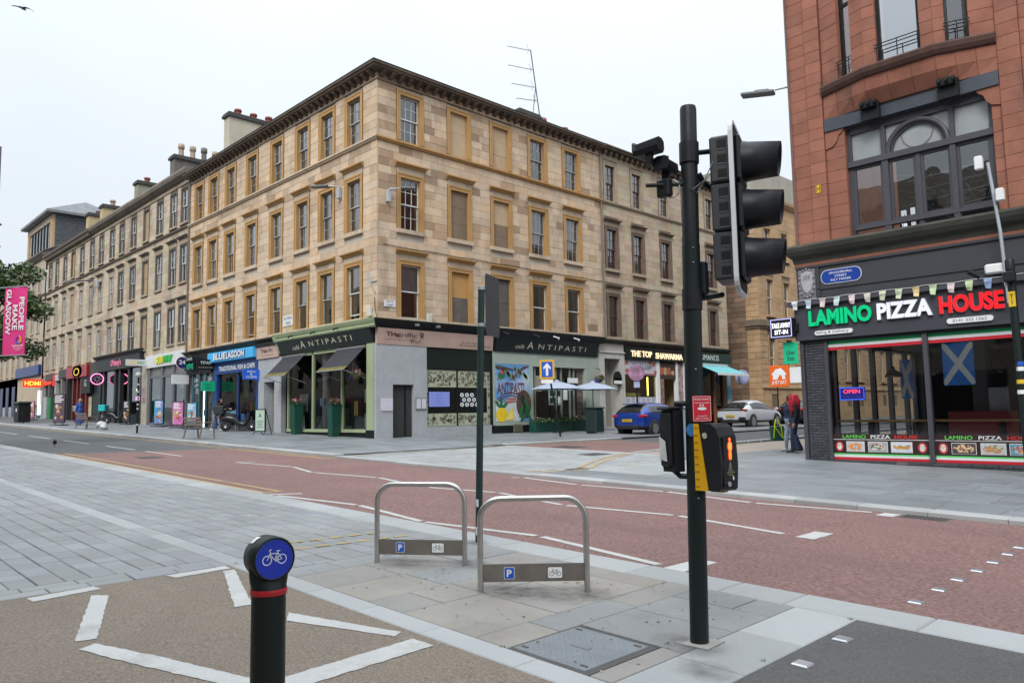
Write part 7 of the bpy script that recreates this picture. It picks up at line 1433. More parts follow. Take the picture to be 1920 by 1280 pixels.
MB().bbox(-.035, .035, -.03, .03, -.11, .11, .01, M=Matrix.Translation(lean(2.42)+VR*.07)).build('terminal_block', HEADB, sig)
c0, c1 = lean(3.13)+VR*.06, HT((-.15, 0, .22)); MB().tube([c0, c0.lerp(c1, .3)-UZ*.05, c0.lerp(c1, .7)-UZ*.06, c1], .02, 8).build('flexible_conduit', BLACK, sig)
MB().tube([lean(3.0)-VF*.065, lean(3.06)-VF*.07+VR*.08, lean(3.22)+VR*.16-VF*.05, HT((-.1, .1, .42))], .004, 5).build('cable', mat('grey_cable2', (.12, .13, .14), .5), sig)
MB().tube([lean(3.02)-VF*.065-VR*.02, lean(2.98)-VF*.07+VR*.03, lean(3.12)+VR*.13-VF*.05, HT((-.1, .1, .34))], .003, 5).build('cable', MATS['grey_cable2'], sig)
# vehicle detectors on the left
DT = fr_at(lean(3.06)-VR*.12-VF*.02, (-.55, -.83, 0))
MB().tube([lean(3.06), lean(3.04)-VR*.30-VF*.05], .014, 8).build('detector_arm', POLEB, sig)
def detector(c, X, s, nm, m):
    T = fr_at(c, X); mb = MB(T); P = [(.55, -.5), (.85, -.1), (.8, .55), (.35, .75), (-.35, .75), (-.8, .55), (-.85, -.1), (-.55, -.5)]; n = 8
    mb.add([(-.11*s/.1, p[0]*s, p[1]*s) for p in P]+[(.10*s/.1, p[0]*s*.9, p[1]*s*.92) for p in P]+[(.13*s/.1, p[0]*s*1.02, p[1]*s*1.02+.01) for p in P], [tuple(range(n-1, -1, -1)), tuple(range(2*n, 3*n))]+[(k*n+i, k*n+(i+1) % n, (k+1)*n+(i+1) % n, (k+1)*n+i) for k in range(2) for i in range(n)]); o = mb.build(nm, m, sig)
    MB(T).box(-.02, .02, -.025, .025, -.115, -s*.45).build('detector_foot', HEADB, o); return o
detector(lean(3.29)-VR*.275-VF*.04, (-.9, -.2, -.1), .075, 'vehicle_detector', HEADB); o = detector(lean(3.18)-VR*.15+VF*.03, (.2, -.9, 0), .07, 'vehicle_detector', HEADB)
MB().tube([lean(3.03)-VR*.12+Vector((.05*math.cos(a), .02*math.cos(a), .06*math.sin(a))) for a in [k*.55 for k in range(13)]], .005, 5, caps=False).build('coiled_cable', STEEL, sig)
MB().bbox(-.05, .05, -.03, .03, -.06, .06, .01, M=Matrix.Translation(lean(3.03)-VR*.17-VF*.01)).build('detector_box', HEADB, sig)
# pedestrian demand box
bn_ = (VR*.62-VF*.78).normalized(); BT = fr_at(lean(1.265)+VR*.115-VF*.085, bn_)
mb = MB(BT); P = []
for (z, x1) in ((-.215, .07), (-.20, .085), (-.05, .095), (.12, .085), (.18, .06), (.205, .02)): P.append((x1, z))
prof = [(-.10, -.215)]+P+[(-.10, .205)]; n = len(prof); W_ = .088
mb.add([(x, W_, z) for x, z in prof]+[(x, -W_, z) for x, z in prof], [tuple(range(n)), tuple(range(2*n-1, n-1, -1))]+[(i, n+i, n+(i+1) % n, (i+1) % n) for i in range(n)]); pb = mb.build('button_box', HEADB, sig)
mb = MB(BT); mb.add([(.094, -.062, -.195), (.094, .062, -.195), (.098, .062, .13), (.098, -.062, .13)], [(3, 2, 1, 0)]); mb.build('display_window', mat('display_black', (.008, .006, .007), .15), pb)
RM = mat('red_man_lit', (1, .06, .01), .4, emit=(1, .09, .015), estr=3.0)
mb = MB(BT)
for (y, z, ry, rz_) in ((.0, .108, .010, .012), (.0, .062, .017, .036), (.009, .0, .008, .034), (-.008, .0, .007, .034), (.018, .06, .006, .028), (-.017, .06, .006, .026)): mb.disc((.1005+abs(y)*.03+(z*.005), y*.85, z*.9+.008), ry*.85, rz_*.9, (0, 1, 0), UZ, 12)
mb.build('red_man', RM, pb)
mb = MB(BT)
for k in range(9): a = -1.57+(k-4)*.13; mb.tube([(.0995, 0, -.03), (.0995, .10*math.cos(a)*.6, -.03+.09*math.sin(a))], .0007, 3)
mb.build('cracked_glass', mat('crack_white', (.35, .33, .33), .5), pb)
mb = MB(BT); mb.disc((.0975, -.018, -.17), .016, .016, (0, 1, 0), UZ, 14, th=.006); mb.build('push_button', STEEL, pb); mb = MB(BT); mb.disc((.0975, .03, -.135), .008, .013, (0, 1, 0), UZ, 10); mb.build('hand_symbol', WHITE, pb)
for z in (-.098, -.116): text('wait for signal', BT((.0975, .005, z)), -(UZ.cross(bn_)) if False else UZ.cross(bn_), UZ, .007, mat('yellow_print', (.6, .5, .02), .5), pb, .08 if z > -.1 else .05, .001)
mb = MB(BT); mb.box(-.04, .05, -.02, .03, -.226, -.214); mb.build('tactile_cone_housing', mat('amber_plastic', (.6, .3, .01), .4), pb)
YS = mat('yellow_tactile', (.66, .36, .005), .45, .06, 6); mb = MB(BT); mb.add([(-.10, -W_-.002, -.215), (-.005, -W_-.002, -.215), (-.065, -W_-.002, .205), (-.10, -W_-.002, .205), (-.10, -W_-.010, -.215), (-.005, -W_-.010, -.215), (-.065, -W_-.010, .205), (-.10, -W_-.010, .205)], [(0, 1, 2, 3), (7, 6, 5, 4), (0, 4, 5, 1), (1, 5, 6, 2), (2, 6, 7, 3), (3, 7, 4, 0)]); ys = mb.build('yellow_side_strip', YS, pb)
for k in range(9): MB(BT).box(-.098, -.065, -W_-.014, -W_-.009, -.19+k*.046, -.183+k*.046).build('strip_ridge', mat('yellow_shadow', (.5, .26, .004), .5), ys)
mb = MB(BT); mb.disc((-.02, -W_-.003, .13), .02, .02, (1, 0, 0), UZ, 10, 0); mb.build('round_sticker', mat('sticker_mix', (.4, .38, .3), .6, .6, 60), pb)
# red notice above it
NT = fr_at(lean(1.565)+VR*.03-VF*.072, (-VF+VR*.12)); NX = UZ.cross((-VF+VR*.12).normalized())
nt = thing('pedestrian_notice', lean(1.49)-VF*.07, 'small red and white PEDESTRIANS notice fixed to the signal post', 'sign')
mb = MB(NT); rbox(mb, .125, .165, .008, -.001, .002); mb.build('notice_plate', mat('notice_red', (.52, .012, .03), .4, .06, 8), nt)
mb = MB(NT); P = rrect(.117, .157, .006, 4); Q = rrect(.113, .153, .005, 4); n = len(P); mb.add([(.0026, p[0], p[1]) for p in P]+[(.0026, p[0], p[1]) for p in Q], [(i, (i+1) % n, n+(i+1) % n, n+i) for i in range(n)]); mb.build('notice_border', WHITE, nt)
for s, z, w, h in (('PEDESTRIANS', .06, .098, .012), ('Hold hand under', .038, .098, .009), ('and wait for', -.046, .066, .009), ('signal to change', -.063, .092, .009)): text(s, NT((.003, 0, z)), NX, UZ, h, WHITE, nt, w, .001, .004)
mb = MB(NT); mb.disc((.003, -.0, .0), .030, .010, (0, 1, 0), UZ, 14); mb.disc((.003, -.01, .022), .006, .006, (0, 1, 0), UZ, 10); mb.disc((.003, .008, .022), .006, .006, (0, 1, 0), UZ, 10); mb.build('hand_picture', WHITE, nt)
# the rear unit facing the other way, with a torn flyer on it
RT = fr_at(lean(1.36)-VR*.125+VF*.06, (-VR*.85-VF*.5)); ru = MB(RT); P = []
for k in range(9): a = -math.pi/2+math.pi*k/8; P.append((-.02-.045*math.cos(a), .055*math.sin(a)))
n = len(P); ru.add([(x, y, -.2) for x, y in P]+[(.05, .055, -.2), (.05, -.055, -.2)]+[(x, y, .2) for x, y in P]+[(.05, .055, .2), (.05, -.055, .2)], [tuple(range(n+1, -1, -1)), tuple(range(n+2, 2*n+4))]+[(i, (i+1) % (n+2), n+2+(i+1) % (n+2), n+2+i) for i in range(n+2)]); ro_ = ru.build('rear_signal_unit', HEADB, sig)
MB(RT).bbox(-.05, .1, -.062, .062, .2, .225, .012).build('unit_cap', HEADB, ro_); MB().tube([lean(1.60), lean(1.60)-VR*.12+VF*.05], .018, 8).build('upper_arm', HEADB, sig); MB().tube([lean(1.13), lean(1.13)-VR*.09+VF*.05, lean(1.17)-VR*.13+VF*.06], .018, 8).build('lower_arm', HEADB, sig)
mb = MB(RT); mb.bbox(.05, .085, -.05, .05, -.17, .19, .015); mb.build('rear_display', HEADB, ro_)
mb = MB(RT); mb.add([(.088, -.045, -.12), (.10, .04, -.13), (.115, .045, .0), (.09, -.04, .03)], [(0, 1, 2, 3)]); o = mb.build('flyer', mat('flyer_white', (.6, .62, .63), .7)); tag(o, 'torn white flyer stuck to the rear of the signal unit', 'flyer')
mb = MB(); M_ = Matrix.Translation(lean(1.43)-VF*.062-VR*.04); mb.disc(M_.to_translation(), .03, .04, VR, UZ, 16); mb.build('blue_sticker', mat('sticker_blue', (.02, .16, .4), .5, .3, 40), sig)
# ---- cycle stands
STN_ = mat('brushed_stainless', (.46, .45, .43), .30, .12, 8, metal=.92, bump=.05, bscale=120); PANL = mat('dull_steel_panel', (.21, .19, .17), .45, .2, 6, metal=.6)
PBLUE = mat('parking_blue', (.012, .09, .46), .4)
def bike_icon(T, c, s, m, parent, name='cycle_symbol', off=.001):      # bicycle pictogram in the (y,z) plane of T
    mb = MB(T)
    def ln(p, q, w=.05):
        dy, dz = q[0]-p[0], q[1]-p[1]; l = math.hypot(dy, dz); ny, nz_ = -dz/l*w/2, dy/l*w/2
        mb.add([(off, c[0]+s*(p[0]+ny), c[1]+s*(p[1]+nz_)), (off, c[0]+s*(q[0]+ny), c[1]+s*(q[1]+nz_)), (off, c[0]+s*(q[0]-ny), c[1]+s*(q[1]-nz_)), (off, c[0]+s*(p[0]-ny), c[1]+s*(p[1]-nz_))], [(0, 1, 2, 3)])
    for y in (-.5, .5):
        N_ = 20; vs = []
        for k in range(N_): a = 2*math.pi*k/N_; vs += [(off, c[0]+s*(y+.26*math.cos(a)), c[1]+s*(-.15+.26*math.sin(a))), (off, c[0]+s*(y+.32*math.cos(a)), c[1]+s*(-.15+.32*math.sin(a)))]
        mb.add(vs, [(2*k, 2*k+1, (2*k+3) % (2*N_), (2*k+2) % (2*N_)) for k in range(N_)])
    for p, q in (((-.5, -.15), (-.28, .35)), ((-.28, .35), (-.36, .48)), ((-.36, .48), (-.2, .52)), ((-.33, .25), (.22, .25)), ((-.33, .25), (.0, -.18)), ((.0, -.18), (.25, .38)), ((.0, -.18), (.5, -.15)), ((.5, -.15), (.22, .25)), ((.12, .40), (.38, .40))): ln(p, q)
    return mb.build(name, m, parent)
def stand(a, b, lab, first):
    a, b = Vector((*a, gz(a[0])+.035)), Vector((*b, gz(b[0])+.035)); z0 = min(a.z, b.z); u = (b-a); u.z = 0; L_ = u.length; u.normalize(); n_ = u.cross(UZ)
    t = thing('cycle_stand', ((a.x+b.x)/2, (a.y+b.y)/2, z0), lab, 'bike rack', 'cycle stands'); hgt = .745; r = .17; pts = [a-UZ*.02]
    for k in range(9): an = math.pi-math.pi/2*k/8; pts.append(Vector((a.x, a.y, z0+hgt-r))+u*(r+r*math.cos(an))+UZ*(r*math.sin(an)))
    for k in range(9): an = math.pi/2-math.pi/2*k/8; pts.append(Vector((a.x, a.y, z0+hgt-r))+u*(L_-r+r*math.cos(an))+UZ*(r*math.sin(an)))
    pts.append(b-UZ*.02); MB().tube(pts, .0245, 14).build('hoop', STN_, t)
    o = Vector((a.x, a.y, z0+.155))+u*(L_/2)-n_*0
    T = fr_at(o, n_); T2 = T
    pn_ = MB(T); pn_.box(-.003, .003, -L_/2+.02, L_/2-.02, -.068, .072); pnl = pn_.build('lower_panel', PANL, t)
    Yd = UZ.cross(n_); sx = 1 if Yd.dot(u) > 0 else -1
    y1, y2 = sx*(-L_*.5+L_*.27), sx*(-L_*.5+L_*.70)
    mb = MB(T); rbox(mb, .086, .095, .01, .003, .0045, y1, 0); ps = mb.build('parking_plate', mat('plate_edge_white', (.55, .6, .65), .4), pnl); mb = MB(T); rbox(mb, .076, .085, .008, .0045, .0052, y1, 0); mb.build('parking_face', PBLUE, ps); text('P', T((.0053, y1, 0)), Yd if True else u, UZ, .056, WHITE, ps, .04, .0006, .025)
    mb = MB(T); rbox(mb, .125, .095, .012, .003, .0045, y2, 0); cp = mb.build('cycle_plate', DKT, pnl); mb = MB(T); rbox(mb, .115, .085, .01, .0045, .0052, y2, 0); mb.build('cycle_face', WHITE, cp); bike_icon(T, (y2, 0), .058 if sx > 0 else .058, DKT, cp, off=.0058)
    return t
stand((-6.21, 4.19), (-5.51, 4.69), 'stainless cycle stand farther left, in front of the tall sign post', 1); stand((-4.67, 4.14), (-4.07, 4.75), 'stainless cycle stand nearer the traffic signal post, in front of the other', 0)
# ---- bollard with cycle roundel
BX, BY = -2.69, 1.34; zb = gz(BX)+.03
bo = thing('bollard', (BX, BY, zb), 'black bollard with blue cycle roundel and red band in the foreground', 'bollard')
BB = mat('bollard_black', (.007, .012, .012), .42, .1, 3, bump=.03, bscale=200, spec=.28)
MB().lathe([(.062, 0), (.0615, .82), (.0622, .83)], 28, M=Matrix.Translation((BX, BY, zb))).build('shaft', BB, bo)
MB().lathe([(.0655, .826), (.0663, .829), (.0663, .843), (.0655, .846)], 28, M=Matrix.Translation((BX, BY, zb))).build('red_band', mat('red_reflective', (.36, .012, .02), .4, .1, 10), bo)
bnv = (-Vector((BX, BY, 0)).normalized()*.86+VR*.42).normalized(); BT2 = fr_at((BX, BY, zb), bnv); N_ = 28; mb = MB(BT2); vs = []
for (hx, rr_) in ((-.056, .070), (-.052, .077), (0, .080), (.046, .080), (.053, .076), (.050, .070)):
    for k in range(N_): a = 2*math.pi*k/N_; vs.append((hx, rr_*math.cos(a), .955+rr_*math.sin(a)))
mb.add(vs, [(i*N_+k, i*N_+(k+1) % N_, (i+1)*N_+(k+1) % N_, (i+1)*N_+k) for i in range(5) for k in range(N_)]+[tuple(range(N_-1, -1, -1))], 0, None, True)
NR = ((.815, .0617, .0617), (.83, .062, .062), (.855, .056, .065), (.875, .047, .070), (.92, .044, .075), (.95, .042, .07))
mb.add([(rx*math.cos(2*math.pi*k/N_), ry*math.sin(2*math.pi*k/N_), z) for z, rx, ry in NR for k in range(N_)], [(i*N_+k, i*N_+(k+1) % N_, (i+1)*N_+(k+1) % N_, (i+1)*N_+k) for i in range(5) for k in range(N_)], 0, None, True); mb.build('head', BB, bo)
mb = MB(BT2); mb.disc((.0495, 0, .955), .0715, .0715, (0, 1, 0), UZ, 32); rd_ = mb.build('roundel', mat('roundel_rim', (.45, .5, .6), .4), bo); mb = MB(BT2); mb.disc((.0503, 0, .955), .0695, .0695, (0, 1, 0), UZ, 32); mb.build('roundel_face', mat('roundel_blue', (.008, .03, .36), .3, .1, 20), rd_); bike_icon(BT2, (0, .962), .056, mat('roundel_white', (.62, .68, .78), .5, .1, 30), rd_, off=.0512)
mb = MB(BT2); mb.disc((.0517, .006, .957), .006, .013, (0, 1, 0), UZ, 8); mb.build('torn_sticker', mat('sticker_grey', (.4, .4, .42), .6, .3, 90), rd_)
mb = MB(BT2); s = .0815; mb.add([(-.035, s*math.cos(a), .955+s*math.sin(a)) for a in (2.0, 2.2, 2.4)]+[(-.01, s*math.cos(a), .955+s*math.sin(a)) for a in (1.9, 2.15, 2.35)], [(0, 1, 4, 3), (1, 2, 5, 4)]); mb.build('white_sticker', WHITE, bo)
# ---- tall sign post seen from behind its plate
sp = thing('sign_post', (-6.29, 5.55, gz(-6.29)+.035), 'dark green sign post with its plate seen from behind, past the cycle stands', 'sign')
lp = lambda z: Vector((-6.29, 5.55, z))+VR*(.024*z); MB().tube([lp(.1), lp(2.93)], .038, 16).build('post', mat('dark_green_post', (.008, .026, .024), .4, .15, 3), sp); MB().lathe([(.04, 0), (.04, .03), (0, .035)], 14, M=Matrix.Translation(lp(2.92))).build('post_cap', BLACK, sp)
sn_ = (VR*.93-VF*.36).normalized(); sd_ = Vector((sn_.y, -sn_.x, 0)); ST = fr_at(lp(2.68)+VF*.03+VR*.045, sn_)
mb = MB(ST); rbox(mb, .40, .70, .04, .0, .006, .20, .10); mb.build('sign_plate', mat('plate_back_grey', (.055, .06, .065), .5, .15, 4), sp)
for z in (.27, -.14): MB(ST).box(-.03, .0, -.06, .30, z-.02, z+.02).build('mounting_rail', STEEL, sp); MB().tube([lp(2.68+z-.018), lp(2.68+z+.018)], .042, 14).build('band_clip', STEEL, sp)
for z in (.06,): MB(ST).box(-.004, .0, .02, .2, -.1, .2).build('plate_label', mat('label_grey', (.1, .105, .11), .5), sp)
for z, h in ((.25, .09), (.55, .08)): mb = MB(); P0 = lp(z)-VF*.039; mb.add([tuple(P0-VR*.03), tuple(P0-VR*.005), tuple(P0-VR*.005+UZ*h), tuple(P0-VR*.03+UZ*h)], [(0, 1, 2, 3)]); mb.build('small_sticker', mat('sticker_pale', (.5, .55, .6), .6), sp)
# ---- black signal post at the right edge, by the pizza shop
s2_ = thing('traffic_signal', (-3.74, 17.4, gz(-3.9)+.065), 'black signal post with yellow T1 tag at the right edge by the pizza shop', 'traffic signal')
MB().tube([(-3.66, 17.4, .1), (-3.72, 17.4, 4.25)], .075, 16).build('post', POLEB, s2_); MB().lathe([(.085, 0), (.085, .18), (.07, .22), (0, .23)], 14, M=Matrix.Translation((-3.72, 17.4, 4.2))).build('post_cap', HEADB, s2_)
MB().box(-3.77, -3.65, 17.31, 17.325, 3.46, 3.76).build('yellow_tag', mat('tag_yellow', (.65, .42, .02), .5), s2_); text('T\n1', (-3.71, 17.308, 3.61), UPX, UZ, .1, DKT, s2_, .06, .003, .02)
for z, m_ in ((2.3, PBLUE), (2.2, WHITE), (1.95, mat('tag_yellow', (.6, .4, .02))), (1.75, WHITE)): MB().tube([(-3.685, 17.4, z), (-3.685, 17.4, z+.08)], .078, 14).build('post_band', m_, s2_)
MB().bbox(-3.82, -3.62, 17.2, 17.4, 3.95, 4.15, .02).build('junction_box', HEADB, s2_)
# grey feeder pillar beyond the crossing
fp_ = thing('feeder_pillar', (-10.9, 16.7, gz(-10.9)), 'slim grey control cabinet on the pavement behind the signal post', 'cabinet'); MB().bbox(-11.05, -10.9, 16.6, 16.8, gz(-11)+.06, gz(-11)+1.35, .015).build('cabinet_body', mat('cabinet_grey', (.3, .34, .38), .5), fp_); MB().bbox(-11.07, -10.88, 16.58, 16.82, gz(-11)+1.35, gz(-11)+1.4, .01).build('cabinet_lid', MATS['cabinet_grey'], fp_)
# ------------------------------------------------------------------ parked cars
CGL = mat('car_glass', (.012, .014, .016), .06, 0, spec=.8); TYRE = mat('tyre_rubber', (.018, .018, .019), .85, .1); TRIMB = mat('car_black_trim', (.016, .017, .018), .5); TAIL = mat('tail_lamp_red', (.38, .01, .015), .15, .1, 20); PLY = mat('number_plate_yellow', (.62, .42, .02), .4); CHR = mat('car_alloy', (.42, .43, .45), .3, metal=.8)
def car(name, lab, loc, rz, paint, st, L_, W_, wr, plate, wx=(.78, 3.4), tl=(.92, .80), roof=None, group='parked cars', sidew=(3, 6), rearw=(1, 3), frontw=(6, 8)):
    t = thing(name, loc, lab, 'car', group, rz); T = None
    mb = MB(); rows = 7; V = []
    for (x, zl, zs, zt, hw, ht) in st:
        half = [(hw*.86, zl), (hw*.97, zl+.10), (hw, zl+(zs-zl)*.55), (hw*.965, zs), (hw*.965+(ht-hw*.965)*.85, zs+(zt-zs)*.82), (ht*.82, zt-.012), (0, zt)]
        V.append([(x, y, z) for y, z in half]+[(x, -y, z) for y, z in half[-2::-1]])
    n = len(V[0]); vs = [p for r in V for p in r]; fs = []; ms = []
    for i in range(len(V)-1):
        for k in range(n-1):
            fs.append((i*n+k, i*n+k+1, (i+1)*n+k+1, (i+1)*n+k)); g = 0; top = k in (4, 5, 6, 7); side = k in (3, 8)
            if side and sidew[0] <= i < sidew[1]+1: g = 1
            if top and (rearw[0] <= i < rearw[1] or frontw[0] <= i < frontw[1]): g = 1
            if side and (rearw[0] < i < rearw[1] and i < sidew[0]): g = 0
            if k in (0, n-2): g = 2
            ms.append(g)
        fs.append((i*n+n-1, i*n, (i+1)*n, (i+1)*n+n-1)); ms.append(2)
    fs += [tuple(range(n-1, -1, -1)), tuple((len(V)-1)*n+k for k in range(n))]; ms += [0, 0]
    mb.add(vs, fs, 0, None, True); mb.m = ms; b = mb.build('body', [paint, CGL, TRIMB], t, local=True); md = b.modifiers.new('s', 'SUBSURF'); md.levels = 1; md.render_levels = 2
    hwm = W_/2
    for x in wx:
        for s in (1, -1):
            Mx = Matrix.Translation((x, s*(hwm-.10), wr)) @ Matrix.Rotation(-s*math.pi/2, 4, 'X')
            mb = MB(); mb.lathe([(wr*1.16, -.22), (wr*1.16, .09), (wr*1.10, .098), (0, .098)], 24, M=Mx); mb.build('wheel_arch', TRIMB, t, local=True)
            mb = MB(); mb.lathe([(wr*.66, -.1), (wr*.9, -.11), (wr, -.06), (wr, .09), (wr*.92, .125), (wr*.68, .118), (wr*.66, .10)], 24, M=Mx); w = mb.build('wheel', TYRE, t, local=True)
            mb = MB(); mb.lathe([(wr*.67, .118), (wr*.62, .122), (wr*.6, .06), (0, .06)], 24, M=Mx, mi=1); mb.lathe([(wr*.14, .105), (wr*.14, .12), (0, .122)], 12, M=Mx)
            for k in range(5):
                a = 2*math.pi*k/5; Ms = Mx @ Matrix.Rotation(a, 4, 'Z'); mb.box(wr*.1, wr*.64, -wr*.09, wr*.09, .095, .122, 0, None, Ms)
            mb.lathe([(wr*.6, .11), (wr*.665, .128), (wr*.69, .12)], 24, M=Mx); mb.build('rim', [CHR, TRIMB], w, local=True)
    for s in (1, -1):
        mb = MB(); mb.bbox(.02, .34, min(s*hwm*.60, s*hwm*.955), max(s*hwm*.60, s*hwm*.955), tl[1], tl[0], .03); mb.build('tail_lamp', TAIL, t, local=True)
        mb = MB(); mb.bbox(st[6][0]+.35, st[6][0]+.52, min(s*(hwm+.0), s*(hwm+.17)), max(s*hwm, s*(hwm+.17)), .98, 1.12, .03); mb.build('door_mirror', paint, t, local=True)
        for x in (1.05, 2.05): MB().bbox(x, x+.16, s*hwm-.012-(.02 if s > 0 else -.02), s*hwm+.012-(.02 if s > 0 else -.02), tl[1]-.02, tl[1]+.02, .008).build('door_handle', paint, t, local=True)
    mb = MB(); mb.bbox(-.035, .12, -.55, .55, .30, .47, .03); mb.build('rear_diffuser', TRIMB, t, local=True); mb = MB(); mb.box(-.055, -.03, -.26, .26, .62, .74); pl_ = mb.build('number_plate', PLY, t, local=True)
    c, s = math.cos(rz), math.sin(rz); wp = Vector(loc)+Vector((-.057*c, -.057*s, .68)); text(plate, wp, Vector((s, -c, 0)), UZ, .065, DKT, pl_, .42, .002, .012)
    if roof: roof(t)
    return t
def car_z(x): return gz(x)+.012
FOC = [(0, .34, .78, .82, .72, .60), (.05, .30, .90, 1.02, .84, .66), (.22, .26, .97, 1.22, .90, .60), (.55, .24, .98, 1.43, .912, .57), (1.3, .22, .965, 1.47, .912, .57), (2.15, .22, .945, 1.44, .912, .56), (2.75, .22, .93, 1.27, .91, .60), (3.3, .24, .91, .99, .90, .66), (3.95, .26, .80, .85, .87, .60), (4.28, .30, .62, .66, .76, .5), (4.37, .36, .5, .53, .6, .4)]
VWS = [(0, .42, .86, .90, .78, .64), (.05, .36, 1.0, 1.08, .90, .70), (.35, .32, 1.04, 1.20, .925, .62), (.85, .3, 1.05, 1.47, .93, .58), (1.6, .28, 1.03, 1.60, .93, .58), (2.35, .28, 1.0, 1.58, .93, .57), (3.0, .28, .98, 1.36, .925, .62), (3.5, .3, .97, 1.08, .915, .68), (4.15, .32, .88, .93, .88, .62), (4.5, .36, .70, .74, .78, .5), (4.6, .42, .55, .58, .62, .4)]
car('parked_car', 'blue hatchback parked beyond the black bin in the side street', (-20.55, 27.0, car_z(-20.5)), math.pi/2, mat('blue_metallic', (.006, .045, .30), .22, .03, metal=.35, coat=.8), FOC, 4.37, 1.82, .325, 'SK20 XOP', (.78, 3.42), (.93, .80), roof=lambda t: (MB().bbox(.30, .56, -.52, .52, 1.385, 1.415, .012).build('roof_spoiler', mat('blue_metallic', (0, 0, 0)), t, local=True), MB().tube([(.75, 0, 1.46), (.65, 0, 1.56)], .01, 5).build('aerial', TRIMB, t, local=True)))
car('parked_car', 'white coupe crossover parked in the side street, black roof', (-21.95, 38.2, car_z(-22)), math.pi/2, mat('white_pearl', (.52, .54, .57), .2, .02, coat=.8), VWS, 4.6, 1.86, .37, 'SM22 YKC', (.86, 3.62), (1.06, .94), roof=lambda t: (MB().bbox(-.02, .05, -.80, .80, .99, 1.05, .01).build('tail_bar', TRIMB, t, local=True), MB().bbox(.28, .55, -.66, .66, 1.16, 1.20, .012).build('boot_spoiler', TRIMB, t, local=True), MB().bbox(-.02, .1, -.88, -.5, .50, .62, .02).build('bumper_vent', TRIMB, t, local=True), MB().bbox(-.02, .1, .5, .88, .50, .62, .02).build('bumper_vent', TRIMB, t, local=True)))
SUV = [(x, a+.03, b+.05, c+.10 if c > 1.1 else c+.05, d*1.02, e*1.05) for x, a, b, c, d, e in FOC]
car('parked_car', 'black estate car parked ahead of the white crossover', (-22.1, 45.6, car_z(-22)), math.pi/2, mat('black_metallic', (.010, .011, .013), .2, .02, coat=.8), SUV, 4.4, 1.86, .35, 'SF19 ZTP', (.8, 3.45), (1.05, .9))
